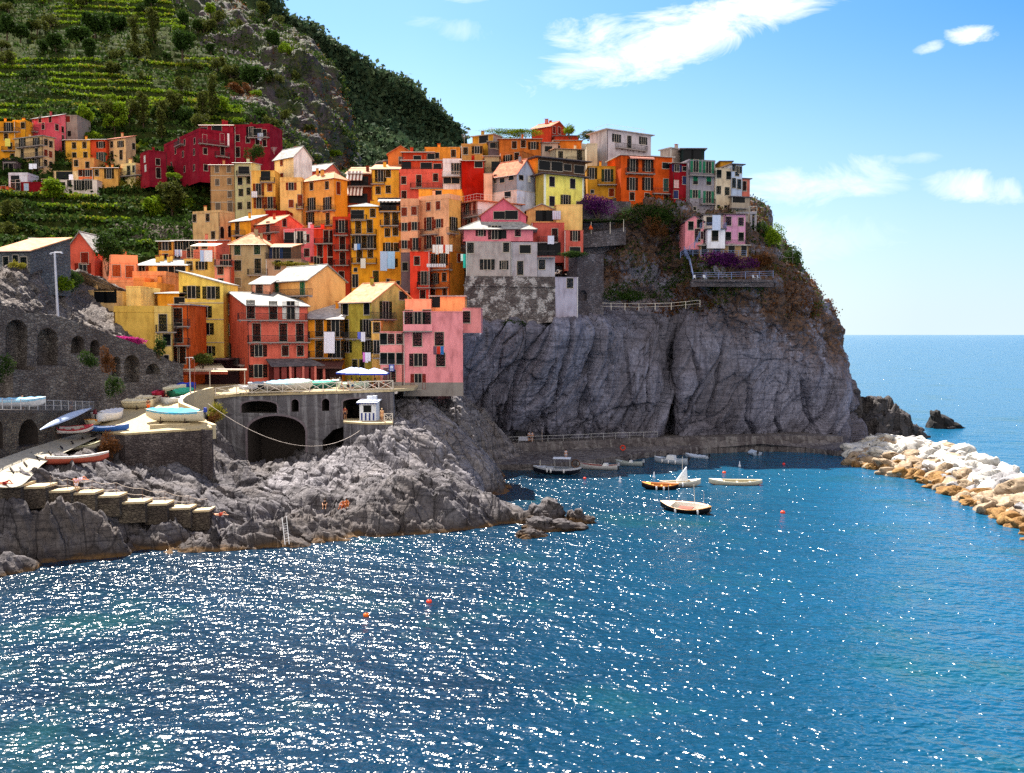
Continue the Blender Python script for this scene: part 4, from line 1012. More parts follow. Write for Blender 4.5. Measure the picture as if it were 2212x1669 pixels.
H('cream house at the right end of the far left row', 'A', (1055, 1250, 418, 640), 245, xs=1350, col='d8b482', side='b89a78', roof='shed', rh=1.0, rc='red', win='s 1112,487; o 1200,483; d 1115,600 1205,590; /s 1328,505')
H('small beige house with potted plants under the yellow house', 'A', (715, 935, 625, 740), 239, col='c4965a', roof='flat', par=.15, win='s 757,673; s 870,690', chim=0)
H('salmon house with blue window in the middle of the left cluster', 'A', (780, 925, 738, 850), 236, col='c8663c', roof='flat', par=.1, win='o 870,772; s 780,770', chim=0)
H('ochre house beside the salmon house in the left cluster', 'A', (925, 1175, 722, 860), 236, col='cf9a52', roof='shed', rh=.6, rc='red', win='s 962,768; D 1085,775', chim=2)
H('long white ground-floor house with dark doors under the salmon one', 'A', (540, 965, 842, 950), 233, col='d8c8c4', roof='flat', par=.1, win='W 600,895; s 690,873; D 785,890 868,882', chim=0)
H('cream terrace block with thin pergola left of the salmon house', 'A', (530, 785, 755, 850), 236.5, col='cdb488', roof='flat', par=.1, win='k 600,795 680,795', chim=0)
H('small cream tower with terrace railings beside the dark red annex', 'A', (1200, 1350, 692, 885), 236, xs=1395, col='dcc68c', roof='flat', par=.6, win='d 1280,745; s 1340,728; d 1228,850; B 1185,1385,792', side='cbb27c')
H('dark red two-storey annex with white-framed windows', 'A', (1485, 1660, 552, 800), 231, xs=1395, yaw=40, col='7a1a2c', side='93202c', roof='flat', par=.3, win='s 1570,660; d 1575,770; /s:w 1440,632 1448,723')
H('white terrace house low at the far left', 'A', (85, 278, 792, 870), 231, col='c9c8d2', roof='flat', par=.6, win='k 150,840', chim=0)
H('pale house under the white terrace at the far left', 'A', (108, 215, 868, 950), 229, col='c4c0c0', roof='flat', par=.1, win='d 130,895 180,890', chim=0)
H('low dark red house with one pale blue window at the far left', 'A', (207, 412, 870, 1010), 228, col='7c1420', roof='flat', par=.25, win='s:9fb2cc 262,910; s:w 265,990', chim=0)
H('orange-pink house cut by the left edge above the trees', 'A', (-90, 85, 912, 1040), 226, col='d0643c', roof='flat', par=.15, win='s:r 35,932 35,985', chim=0)
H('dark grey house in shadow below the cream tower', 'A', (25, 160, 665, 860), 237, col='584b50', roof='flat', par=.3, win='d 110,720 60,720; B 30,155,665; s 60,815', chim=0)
H('beige wall house below the cream tower house', 'A', (410, 545, 835, 970), 232, col='a08a72', roof='flat', par=.2, win='s 450,880', chim=0)
# -- the big red building
H('long crimson building with white-framed windows on the hillside, main block', 'B', (85, 440, 102, 500), 230, xs=-266, yaw=38, col='861a2c', side='8c1c2e', roof='flat', par=.7, wsc=.95,
  win='d:861a2c 140,185 313,175; s 145,300; d 317,290; s 150,465; B 90,385,235; B 255,390,352; /s 40,200 -60,215; /s 35,310 -75,330 -150,300; /d -120,210; /s 35,465 -60,480 -190,440; /B -170,-100,240', name='apartment_building', cat='building')
H('crimson wing with laundry terrace at the right end of the long red building', 'B', (440, 790, 62, 420), 236, yaw=-8, col='80182a', roof='flat', par=.6, win='s 467,172; d 470,310; s 570,185 665,205 735,222; D 600,110; W 660,110; s 735,120; B 560,770,160', name='apartment_building', cat='building')
H('low penthouse with tiled roof on top of the crimson building', 'B', (95, 420, 48, 110), 235, col='8f2030', roof='hip', rh=1.0, rc='tile', win='W 260,75; w 130,88', name='penthouse', cat='building', chim=2)
# -- upper left of the main village
H('old brown house with painted ornament, leftmost of the upper row', 'B', (195, 435, 440, 900), 214, col='a8835c', roof='shed', rh=1.0, rc='tile', win='s*.9 262,482 380,478 265,610 385,600 388,730; d 272,870 392,850', sh='5a5048', band=(545, 690, 808))
H('pale green house with roof loggia next to the painted brown house', 'B', (435, 605, 420, 940), 212, col='b3b088', roof='shed', rh=1.0, rc='slate', win='W 530,490; t 492,600; s 500,712 580,700 490,845 597,840 578,590; B 450,600,540')
H('yellow house with rust shutters and roof terrace in the upper row', 'B', (597, 842, 498, 935), 209, col='dfb05c', roof='flat', par=.1, sh=RUST, win='k 745,545; D 675,680; s 787,663; D 680,812 792,812; B 600,715,748; B 725,850,880; B 685,830,605', chim=0)
H('tall cream tower house with bright white gable wall', 'B', (835, 1027, 352, 950), 211, xs=1210, yaw=40, col='dcc294', side='e8e2e0', roof='gableF', rh=2.4, rc='slate', sh=RUST, win='s 905,412 908,555 885,685 910,815')
H('pink house tucked behind the cream tower', 'B', (1030, 1340, 484, 620), 217, xs=1480, yaw=30, col='c65a56', side='dc7a68', roof='gableF', rh=1.6, rc='slate', win='d 1085,535; w 1300,525')
H('cream-yellow house with dark roof terrace and rust shutters', 'B', (890, 1112, 603, 1000), 206, col='e0b670', roof='flat', par=.9, sh=RUST, win='o 1000,650; s 1000,822; d 1100,790; B 1045,1118,868', chim=0)
H('big orange corner house with tiled hip roof and outside stair', 'B', (1110, 1430, 574, 1080), 202, xs=1560, yaw=35, col='dfa052', side='e8952c', roof='hip', rh=1.8, rc='tile', wsc=1.05,
  win='s 1203,650 1357,640; D 1203,825 1360,820 1190,970; d 1365,975; B 1140,1260,892; B 1290,1412,887; B 1160,1400,1042; /d:r 1468,668', chim=2)
H('brown house with two striped awnings', 'B', (1555, 1800, 525, 850), 207, col='6e3222', roof='shed', rh=2.6, rc='tile', win='k 1640,600; k 1720,600; k 1620,770 1710,770; B 1560,1800,645; B 1560,1800,520')
ah = HOUSES[-1]
for (yy0, yy1) in ((500, 600), (650, 740)):
    p = ah[7](1560, yy0, ('y', 0)); awning(ah[0], .1, ah[1] - 1.8, p.z, 1.5, 1.9, [plain('awning_white', 'd8cfc8'), plain('awning_stripe', '7a5048')])
H('yellow house under a low tiled roof beside the striped awnings', 'B', (1800, 2075, 480, 800), 203, col='dca63c', roof='shed', rh=2.2, rc='tile', win='D 1890,545; s 1965,523 1865,690 1965,680; B 1790,1925,622')
H('orange attic house with gable behind the yellow tiled house', 'C', (-90, 165, 455, 700), 209, col='d0743a', roof='gableS', rh=1.6, rc='red', win='s 40,520', chim=0)
H('salmon-pink house with white-framed windows below a roof terrace', 'C', (20, 457, 645, 900), 200, col='cf5a4c', roof='flat', par=.8, win='s 65,717 382,688; d 215,722; s 68,860; B 130,455,792', chim=0)
H('dark orange upper storey with awnings behind the salmon house terrace', 'C', (45, 440, 520, 660), 204, col='b8482c', roof='shed', rh=1.4, rc='tile', win='W 290,580; k 90,580; w 400,580; B 60,440,640')
H('red house with long tile roof near the far hill', 'C', (50, 360, 440, 540), 208, col='b23e26', roof='shed', rh=1.2, rc='tile', win='w 200,500 340,480', chim=2)
H('low orange house with yellow terrace wall near the far hill', 'C', (275, 625, 405, 540), 211, col='cf8434', roof='flat', par=.4, win='w 380,470; s 560,450', chim=1)
# -- middle left
H('beige flat-roofed house with arched side doors above the orange tiles', 'B', (22, 290, 908, 1190), 197, xs=440, col='c9a878', side='cba878', roof='flat', par=.5, win='s 35,968 170,962; s 225,1135; /a 312,1110 390,1100')
H('orange house under a wide slate roof in the middle left', 'B', (400, 600, 990, 1230), 192, xs=760, yaw=30, col='dd962c', side='d07040', roof='shed', rh=1.5, rc='slate', win='d 465,1065; B 405,510,1137; s 470,1190')
H('dark red blind wall house behind the slate roof', 'B', (745, 962, 895, 1010), 201, col='8c1c1a', roof='flat', par=.1, win='', chim=0)
H('salmon house with tiled gable roof and long balcony', 'B', (575, 840, 1015, 1250), 189, xs=1110, yaw=38, col='cc5c44', side='d66a54', roof='gableF', rh=1.7, rc='tile', win='d 770,1062; q:w 635,1045; s 780,1150; B 570,845,1112; /s 932,1012')
H('pink house with terrace and tall windows in the middle of the village', 'B', (1040, 1300, 1078, 1420), 187, col='dd6f78', roof='flat', par=.25, win='s 1155,1168; D:w 1090,1160; w 1285,1145; s 1048,1290 1155,1310; B 1050,1115,1225')
H('pale pink terrace house left of the pink house', 'B', (925, 1060, 1088, 1300), 188.5, col='e07a84', roof='flat', par=.3, win='k 985,1160; B 925,1060,1230', chim=0)
H('red-orange house with white balcony slab left of the brick tower', 'B', (1228, 1432, 1080, 1560), 186, col='d04028', roof='flat', par=.15, rc='tile', win='d 1350,1150 1405,1150 1287,1290 1390,1285; D 1205,1410; s 1390,1400; B 1225,1425,1217; B 1140,1425,1477')
H('narrow brick-red tower house with four balconies', 'B', (1415, 1592, 988, 1640), 184, col='b63c26', roof='flat', par=.7, win='D 1503,1045; d 1510,1215 1512,1370; s 1500,1535; B 1420,1562,1132; B 1420,1572,1282; B 1420,1572,1432')
H('tall golden-yellow house with four rows of balconies', 'B', (1592, 1870, 855, 1680), 183, col='eda52c', roof='hip', rh=1.0, rc='slate', win='s 1812,915; W 1660,930; d 1667,1052 1782,1045; D 1667,1200 1785,1200; d 1680,1340; s 1787,1320; q 1640,1480; d:g 1843,1555; g 1637,1590; B 1590,1745,982; B 1590,1842,1127; B 1600,1842,1267; B 1600,1845,1412')
H('tall orange-yellow house with white towels hanging from its front', 'B', (1870, 2102, 898, 1680), 182, col='eb9e30', roof='flat', par=.15, win='d 1953,975 2035,970; s 1958,1110 2037,1100; D*.8 1963,1262; s 2048,1255; o 2000,1410; q 1965,1590 2065,1610; B 1880,2068,1037; B 1870,2092,897')
H('black-framed roof veranda with striped awning on the orange-yellow house', 'B', (1880, 2100, 775, 900), 185, col='2c2426', roof='flat', par=0, rc='dark', win='k 1940,840; k 2030,840', name='roof_veranda', cat='veranda', chim=0, ext=.3)
ah = HOUSES[-1]; awning(ah[0], 0, ah[1], ah[3] - .1, 2.4, .6, [plain('awning_white', 'd8cfc8'), plain('awning_grey', '77706e')])
H('peach house wing with rust shutters right of the towels', 'C', (35, 216, 968, 1480), 181, col='e0a07c', roof='flat', par=1.3, tex=None, sh=RUST, win='s 70,1030 168,1020; o*.95 72,1180 172,1172 72,1355; D*.9 183,1350; B 140,225,1442', chim=0)
H('large peach house with rust shutters and roof terrace', 'C', (215, 515, 898, 1480), 179, xs=632, yaw=35, col='e8ac84', side='dda860', roof='flat', par=.9, sh=RUST, win='s 312,978 407,967; D 318,1150; o 412,1145; D 318,1330; o 412,1318; B 225,385,1252; B 265,335,1417; /D:k 560,1150; /B 530,615,1242', chim=1)
H('golden roof room with orange awning on the peach house', 'C', (215, 640, 812, 905), 184, col='dd9a3c', roof='flat', par=.1, win='w 400,850', name='roof_room', cat='rooftop', ext=.3, chim=0)
H('narrow dark stone house between the towels house and the red house', 'C', (38, 132, 1440, 1700), 178, col='6a5a60', roof='flat', par=.1, win='s 78,1575', chim=0)
H('tomato-red house with laundry on its roof terrace', 'G', (445, 640, 168, 660), 176, col='dd4430', roof='flat', par=.1, win='s 513,253; D 583,425; s 570,585; B 510,650,517', chim=0)
H('orange half of the red house, against the bastion wall', 'G', (640, 842, 160, 660), 175.6, xs=985, yaw=35, col='d8702e', side='c07a2c', roof='flat', par=.1, win='D*.9 675,245 775,240; D*.8 695,430; s 785,415; s 672,570 790,560; B 625,832,337; B 655,795,517; /s:r 930,225', chim=0)
# -- centre, toward the ridge
H('white house with lilac balcony beside the dark red wall', 'C', (455, 637, 545, 840), 198, col='dcd2d8', roof='flat', par=.9, win='D*.9 590,600; w 500,720 580,720; T 445,630,675', chim=0)
H('blood-red blind house under a mono-pitch tile roof', 'C', (635, 862, 525, 860), 195, col='9c180c', roof='shed', rh=1.3, rc='tile', win='w 810,560', chim=1)
H('beige house with pergola plants between the blood-red and orange-brown houses', 'C', (860, 1012, 480, 680), 199, col='b09a78', roof='shed', rh=.8, rc='tile', win='k 990,580; B 870,1010,640', chim=0)
H('ochre house with two dark windows on the ridge', 'C', (637, 850, 375, 520), 211, col='b08048', roof='flat', par=.5, win='s 680,425; o 795,415', chim=0)
H('ochre rooftop penthouse with flat roof on the ridge', 'C', (747, 955, 262, 360), 216, xs=1040, yaw=30, col='b98a34', side='9a9292', roof='flat', par=0, rc='slate', win='W 860,310')
H('grey glazed terrace house between the ochre and orange-brown ones', 'C', (905, 1160, 335, 500), 213, col='6c5f66', roof='flat', par=0, rc='slate', win='W 1040,370; w 960,370', chim=0)
H('orange-brown upper house with corner windows on the ridge', 'C', (1010, 1430, 308, 440), 210, col='b3662c', roof='shed', rh=.9, rc='red', win='s 1255,355; o 1355,372; s 1165,365')
H('orange-brown lower house with dark doors below the ridge', 'C', (1022, 1240, 430, 640), 205, xs=1565, yaw=28, col='a86030', side='a8683a', roof='flat', par=.2, win='D*.9 1100,518; s*1.1 1190,482')
H('small red house with gable at the very top of the village', 'C', (1338, 1530, 178, 330), 221, xs=1678, yaw=38, col='c0442c', side='a83622', roof='gableF', rh=1.4, rc='red', win='/s:r 1560,215 1612,222', chim=2)  # gable side in a darker red: its shade is put into the colour
H('low red extension right of the topmost red house', 'C', (1560, 1800, 280, 360), 219, col='a83a24', roof='flat', par=0, rc='dark', win='', chim=0)
H('orange extension with flat roof below the topmost red house', 'C', (1560, 1832, 325, 430), 214, col='c8742c', roof='shed', rh=.6, rc='tile', win='w 1500,400', chim=0)
H('pale house with white sunlit roof behind the orange-brown one', 'C', (1430, 1600, 345, 470), 210, col='a8948a', roof='shed', rh=1.0, rc='slate', win='w:r 1505,405', chim=0)
H('long cream-grey house with balcony below the ridge', 'C', (1570, 1955, 405, 580), 205, yaw=10, col='b9ad92', roof='shed', rh=.8, rc='tile', win='s 1625,465; d 1812,475; B 1690,1842,532')
H('big lilac-grey house with roof railing on the ridge', 'D', (190, 628, 150, 480), 204, xs=20, yaw=32, col='b3aab0', side='b5aeb0', roof='flat', par=0, rc='slab', win='o 285,235; d 412,272; o*.95 550,260; B 300,597,342', over=.6, wsc=1.05, chim=0)
h_ = HOUSES[-1]; wrail(h_[0], .6, h_[1] - 1.5, .5, h_[2] - 1, h_[3] + .19, M_RAILW, 1.1, bars=2.2)
H('cream strip house with climbing pergola left of the lilac-grey house', 'D', (-10, 95, 300, 540), 200, col='b5a58e', roof='flat', par=.3, win='', chim=0)
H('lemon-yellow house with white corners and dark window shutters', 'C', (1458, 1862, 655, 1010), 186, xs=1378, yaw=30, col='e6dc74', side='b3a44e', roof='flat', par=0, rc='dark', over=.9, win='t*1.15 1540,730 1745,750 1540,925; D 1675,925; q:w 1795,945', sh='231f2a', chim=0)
h_ = HOUSES[-1]
for x_ in (.25, h_[1] - .25): MB().box(x_ - .25, x_ + .25, -.03, -.004, 0, h_[3] - .02).build('corner_band', plain('white_plaster', 'd9dccc'), h_[0])
H('dark loggia storey with maroon roof on top of the lemon-yellow house', 'C', (1400, 1866, 492, 655), 189, xs=1255, yaw=30, col='5b4436', side='e2a03c', roof='flat', par=0, rc='dark', over=1.1, ext=.2, win='W*1.1 1465,570 1590,580; w*1.1 1695,590; W 1810,610', name='loggia_storey', cat='rooftop', chim=0)
H('weathered blue-grey gabled house with tile roof and white windows', 'C', (945, 1190, 648, 830), 186, xs=1372, yaw=42, col='8f8a8c', side='a3aabd', roof='gableF', rh=2.9, rc='red', win='g*.7 975,705; w*.8 1045,718 1135,692; /w*.8:w 1232,690; /s*.7:w 1313,705', ext=.2)
H('white lower storeys under the blue-grey gabled house', 'C', (945, 1190, 815, 1060), 185.6, xs=1372, yaw=42, col='d0c0b8', side='c3c6dc', roof='flat', par=.05, win='w 1100,860', chim=0)
H('narrow peach wall house left of the blue-grey gabled house', 'C', (862, 946, 655, 860), 189, col='dcae94', roof='flat', par=.1, win='', chim=0)
H('white-sided house with red trim and terrace balustrade', 'C', (800, 1225, 925, 1200), 180.5, xs=640, yaw=35, col='d9dae4', side='cf8a7a', roof='flat', par=0, rc='red', over=.7, sh=RUST, win='/D 700,990; /d 770,985; /D 715,1140; /B 640,800,1075', chim=0)
h_ = HOUSES[-1]; wrail(h_[0], -.6, h_[1] + .5, -.6, h_[2], h_[3] + .19, M_RAILW, 1.1, bars=.9)
H('pink gabled house with two big dark attic windows', 'C', (832, 1282, 1068, 1250), 176, col='cc6478', roof='gableS', rh=3.0, rc='red', win='W*.85 1015,1065; W*.95 1137,1062', chim=0)
H('pink terrace storey under a wide white tiled roof, over the grey house', 'C', (655, 1352, 1212, 1312), 173.6, col='d8808e', roof='hip', rh=2.6, rc='slate', win='o*.8 832,1235; D 970,1235; k 1030,1240; s 1200,1230', ext=.2, over=.8, chim=0)
H('grey rendered house on the bastion, three dark windows', 'G', (1000, 1445, 66, 410), 170, col='a29a9a', roof='flat', par=.05, win='s*1.1 1045,125; s 1400,120; o*1.1 1212,290; D*.6 1378,295', chim=0, ext=.4, wsc=1.05)
H('middle grey house on the bastion with a white drainpipe', 'G', (1447, 1710, 74, 410), 170.6, col='a8a2aa', roof='flat', par=.05, win='w*1.2 1590,138; d 1540,325', chim=0, ext=.4)
H('right grey house on the bastion with small balcony', 'G', (1712, 1885, 222, 410), 170.8, col='a4a2ae', roof='flat', par=.05, win='s*1.1 1755,290; B 1720,1885,212', chim=0, ext=.4)
H('pale tower annex clinging to the rock right of the bastion', 'G', (1887, 2115, 420, 900), 170, yaw=8, col='a4a0b4', roof='flat', par=.05, win='s*1.1 2035,475', chim=0, dep=6)
H('beige gabled house with covered terrace and hanging shirts', 'C', (1285, 1590, 1020, 1150), 183, col='c8a06a', roof='gableS', rh=1.2, rc='slate', win='k 1430,1070; k 1500,1070', chim=0)
H('pale yellow wall house below the lemon-yellow one', 'C', (1570, 1842, 968, 1220), 181.5, col='dcba76', roof='flat', par=.2, win='', chim=0)
H('terracotta-red house with white cloth on its terrace', 'C', (1335, 1662, 1145, 1400), 178, col='b2524a', roof='flat', par=.15, win='d 1568,1262; k*1.2 1440,1400 1560,1400; B 1400,1600,1330', chim=0)
H('small terracotta house above the climbing plants, right of the terrace', 'C', (1662, 1850, 1218, 1480), 176.5, col='bc5c50', roof='flat', par=.1, rc='slate', win='D*.75 1770,1268; w*1.2:t 1770,1420', chim=0)
# -- the right-hand row
H('ochre house with green shutters and iron balcony in the right-hand row', 'D', (0, 328, 518, 830), 195, col='c38a2c', roof='flat', par=.1, win='D:g 195,605; D*.9 40,585; q 45,765; s:r 235,775; B 100,305,692')
H('burnt-orange house with two balconies in the right-hand row', 'D', (330, 846, 405, 900), 192, yaw=14, col='c8521c', roof='flat', par=0, rc='slab', win='D 447,505 597,505; w:w 778,508; D 442,690 595,690; d:t 777,700; s 440,812 590,820 780,830; B 390,672,582; B 655,852,782', chim=0)
h_ = HOUSES[-1]; p = h_[7](405, 415, ('y', 0)); p2 = h_[7](645, 415, ('y', 0)); awning(h_[0], p.x, p2.x, p.z, 1.0, .35, [plain('awning_pink', 'c98878')])
H('narrow crimson house with white-framed windows in the right-hand row', 'D', (848, 1002, 485, 960), 192.6, yaw=14, col='8a1420', roof='shed', rh=.6, rc='slate', win='o*.9:b 885,532; q*1.2 960,540; s*.9:l 880,690; s:b 965,655 875,795', chim=0)
H('tall grey house with green shutters in the right-hand row', 'D', (1004, 1265, 458, 990), 192, yaw=14, col='8d8790', roof='flat', par=.3, sh='1d6a4c', win='D 1075,510 1200,520; t 1070,655 1203,660; o 1068,790; D*.95 1200,820; q 1063,935; B 1020,1280,602; B 1130,1275,887', chim=0)
H('beige stepped house behind the crimson and grey houses', 'D', (820, 1020, 335, 520), 199, xs=720, yaw=32, col='9a8c84', roof='flat', par=0, rc='slab', win='', chim=1)
H('dark green glazed rooftop room under a thin canopy', 'D', (935, 1160, 345, 470), 198, col='1f2a2a', roof='flat', par=0, rc='dark', over=.5, win='k 1000,400; k 1080,400', name='roof_room', cat='rooftop', ext=.3, chim=0)
H('cream house with tilted shutters in the right-hand row', 'D', (1267, 1428, 535, 970), 193, yaw=14, col='c4b29a', roof='flat', par=.1, win='t 1305,590 1400,605; s 1300,750 1385,762; q 1300,915 1370,920', chim=0)
H('ochre rooftop cabin behind the cream house at the right end', 'D', (1320, 1432, 470, 560), 199, col='b8842c', roof='flat', par=0, rc='dark', win='', name='roof_room', cat='rooftop', ext=.3, chim=0)
H('pale blue house with many narrow windows at the right end of the row', 'D', (1430, 1535, 498, 820), 193.5, yaw=14, col='a8b4cc', roof='flat', par=0, rc='dark', over=.5, win='s*.8 1445,530; d*.8 1485,562; s*.8 1522,552; d*.8 1452,680 1505,692', chim=0)
H('salmon end house at the seaward tip of the right-hand row', 'D', (1535, 1612, 640, 830), 194.5, yaw=14, col='c06a5c', roof='flat', par=0, rc='dark', win='d*.8 1545,710', chim=0)
H('balcony storey with olive awning under the pale blue house', 'D', (1428, 1612, 820, 980), 193, yaw=14, col='988a7c', roof='flat', par=0, rc='dark', win='k*.9 1470,865 1520,865; P 1430,1600,925', name='balcony_storey', cat='house', chim=0)
H('lilac-pink block at the right of the lone cliff house', 'D', (1365, 1567, 992, 1310), 186, col='c890b0', roof='shed', rh=1.0, rc='dark', win='s*1.1 1398,1060; s 1523,1065; t 1398,1210 1525,1215; B 1365,1582,1297', name='cliff_house', cat='house', ext=.4, chim=0)
H('white middle block with veranda of the lone cliff house', 'D', (1190, 1366, 1142, 1310), 184, col='dcdce8', roof='flat', par=0, rc='dark', win='t*1.2 1265,1205', name='cliff_house', cat='house', ext=.4, chim=0, over=.3)
h_ = HOUSES[-1]; wrail(h_[0], -1.2, h_[1] + .2, -.3, 3, h_[3] + .19, plain('rail_blue', '6a78a0'), 1.0)
H('open veranda room with white curtain on the lone cliff house', 'D', (1150, 1366, 1000, 1142), 187.5, col='cfc0b4', roof='flat', par=0, rc='dark', win='W 1240,1060', name='veranda', cat='veranda', ext=.1, chim=0)
H('pink left wing with sloping roof of the lone cliff house', 'D', (967, 1150, 1062, 1320), 185.5, col='dc8c98', roof='gableS', rh=1.1, rc='dark', win='t 1025,1105 1112,1085; s*.9 1150,1200; d 1092,1200', name='cliff_house', cat='house', ext=.4, chim=0)
H('beige arcade basement of the lone cliff house', 'D', (1112, 1602, 1304, 1400), 185, col='9a7e5c', roof='flat', par=0, rc='slab', win='a 1160,1345 1430,1348; a*1.2 1283,1345; a*.9 1553,1350', name='arcade', cat='house', chim=0)
# -- lower left
H('near stone house with brown roof and flower pots at the left edge', 'E', (-90, 300, 165, 395), 126.5, yaw=-12, col='7e8286', tex=masonry('house_masonry', (.10, .11, .12), (.20, .21, .22), (.08, .08, .09), 1.2), roof='shed', rh=2.4, rc='tile', win='s*.8 155,245; d*.9 237,300; s*.8 60,260', chim=0)
H('ochre gabled house beside the salmon gabled one, lower left', 'E', (432, 655, 152, 380), 172, xs=185, yaw=42, col='cf6848', side='cf9a44', roof='gableF', rh=2.6, rc='slate', win='s:r 500,225; D*.8:r 500,345; w:w 630,235; B 440,610,300', wsc=1.25)
H('salmon gabled house with two rust windows, lower left', 'E', (655, 942, 158, 380), 171, col='cc5c48', roof='gableS', rh=3.3, rc='slate', win='s:r 843,228; o:r 825,335', wsc=1.3, chim=0)
H('peach house with arched rust windows and parapet, lower left', 'E', (1105, 1372, 275, 480), 160, xs=995, yaw=28, col='ec9a70', side='ec9c74', roof='flat', par=1.4, sh='8c3a18', win='s*1.25 1158,352 1290,360; /s*1.1 1075,365', chim=2)
H('long peach terrace block below the arched-window house', 'E', (815, 1335, 470, 620), 156, col='e8976a', roof='flat', par=.4, win='', chim=0)
H('orange-peach block between the peach terrace and the yellow houses', 'E', (1330, 1440, 445, 720), 154, col='e08a50', roof='flat', par=.4, win='', chim=0)
H('yellow house with white shed roof and shaded loggia', 'E', (1370, 1870, 300, 400), 164, col='e2b85a', roof='shed', rh=1.6, rc='slate', win='o:r 1412,352; W*1.2 1650,365 1760,365', ext=3, chim=4)
H('peach parapet terrace in front of the shaded loggia house', 'E', (1318, 1650, 400, 470), 158, col='e49c6c', roof='flat', par=.7, win='', chim=0, name='terrace')
H('pale yellow house with wide dark windows, left of the pink house', 'E', (1787, 2225, 478, 1320), 149, col='e8c864', roof='shedR', rh=1.9, rc='slate', wsc=1.2, win='o*1.0 1905,565 2100,570; o*.95 2025,760; o*.95 2045,930; o*.8 2072,1150', chim=0, band=(672, 835, 1065))
H('orange house with two narrow windows behind the cream roofs', 'E', (1425, 1560, 482, 720), 152, col='d08a44', roof='flat', par=.25, win='s*.9 1480,573; s*.7 1535,565', chim=1)
H('golden block with slate roof behind the plain yellow house', 'E', (1560, 1832, 580, 760), 149, col='e0a038', roof='shed', rh=.5, rc='slate', win='w:r 1785,655', chim=0)
H('beige house with big black square window at the foot of the arch wall', 'E', (725, 1137, 560, 1060), 141, col='c0a478', roof='flat', par=.2, win='k*1.1 850,708; k*.9 1000,605 1100,610; k*1.2 1080,840', wsc=1.0, chim=1)
h_ = HOUSES[-1]; p = h_[7](945, 765, ('y', 0)); p2 = h_[7](1045, 915, ('y', 0))
cu = MB()
for i in range(12): x_ = p.x + (p2.x - p.x) * i / 12; cu.hexa([(x_, -.12, p2.z), (x_ + .1, -.06, p2.z), (x_ + .1, -.03, p2.z), (x_, -.09, p2.z), (x_, -.12, p.z), (x_ + .1, -.06, p.z), (x_ + .1, -.03, p.z), (x_, -.09, p.z)], i % 2)
cu.build('curtain', [plain('curtain_teal', '3f9a96'), plain('curtain_white', 'b8cac8')], h_[0])
H('cream roof block on the beige and yellow houses', 'E', (1255, 1400, 515, 720), 144, col='e2c684', roof='flat', par=.15, win='', chim=0, name='roof_block', cat='rooftop')
H('plain yellow house with blank wall beside the bougainvillea', 'E', (1137, 1537, 765, 1240), 137, col='dcb458', roof='flat', par=.9, win='', chim=0)
H('yellow corner house with one glass balcony', 'E', (1539, 1705, 765, 1290), 136.7, yaw=12, col='e2c070', roof='flat', par=.9, win='d 1620,870; t 1660,1040; q 1655,1215; B 1545,1750,960', chim=0)
H('narrow orange-red house with two small balconies', 'E', (1705, 1878, 695, 1320), 139, col='cc5c28', roof='flat', par=0, rc='slab', win='d 1770,820 1775,970; d*.9 1740,1190 1810,1190; B 1730,1872,902; B 1730,1872,1092', wsc=1.15, chim=0)
H('orange house with drying laundry in the row behind, left part', 'E', (1575, 1722, 62, 290), 172, col='dc9a48', roof='shed', rh=.8, rc='slab', win='o 1642,103; t 1645,230', chim=0)
H('pink house with drying laundry in the row behind, right part', 'E', (1722, 2150, 55, 290), 172.5, col='d27460', roof='shed', rh=.8, rc='slab', win='o 1765,105 1850,103; o 1910,95; s 2033,90 1765,240', chim=1)
H('yellow house with awning terrace and hanging sheets', 'E', (1830, 2137, 245, 520), 165, col='dcb868', roof='flat', par=.2, win='s 1885,305; o*.9 2005,300; s 1890,175', chim=0)
h_ = HOUSES[-1]; aw = MB(); aw.hexa([(1.5, -1.2, h_[3] + 2.2), (h_[1] + .5, -1.2, h_[3] + 2.2), (h_[1] + .5, 3, h_[3] + 3.0), (1.5, 3, h_[3] + 3.0), (1.5, -1.2, h_[3] + 2.28), (h_[1] + .5, -1.2, h_[3] + 2.28), (h_[1] + .5, 3, h_[3] + 3.08), (1.5, 3, h_[3] + 3.08)])
for x_ in (1.6, h_[1] * .6, h_[1] + .4): aw.bar((x_, -1.1, h_[3]), (x_, -1.1, h_[3] + 2.2), .04)
aw.build('awning', plain('cream_canvas', 'd8ccb0'), h_[0]); wrail(h_[0], 1, h_[1], -.9, 1, h_[3] + .2, M_RAIL)
H('narrow salmon house with dark balcony between the sheets and the stone house', 'F', (240, 402, 250, 620), 164, col='d98a7c', side='c8563c', roof='flat', par=.2, win='s 297,345; s*.9 300,470; D*.8 350,250; B 230,402,300', chim=0)
H('greenish stone house with tiled hip roof and green shutters', 'F', (395, 748, 97, 620), 166, col='a08c6c', roof='hip', rh=2.4, rc='tile', sh=GREEN, win='s 465,148 662,143; s*1.1:k 470,300; d*1.0:k 668,305; s:6e604c 470,470; B 560,760,392', chim=2, wsc=1.05)
H('beige stone wing with planted roof terrace', 'F', (748, 1102, 240, 640), 165.5, col='a08470', roof='flat', par=.1, win='s 865,295 988,300', chim=0, wsc=1.05)
h_ = HOUSES[-1]; wrail(h_[0], 0, h_[1], -.6, 3, h_[3] + .1, M_RAIL)
H('small recessed upper room of the beige stone wing', 'F', (745, 1000, 118, 245), 168, col='8a6a50', roof='shed', rh=1.2, rc='tile', win='D:b 850,190; k 940,185', name='roof_room', cat='rooftop', ext=.3, chim=0)
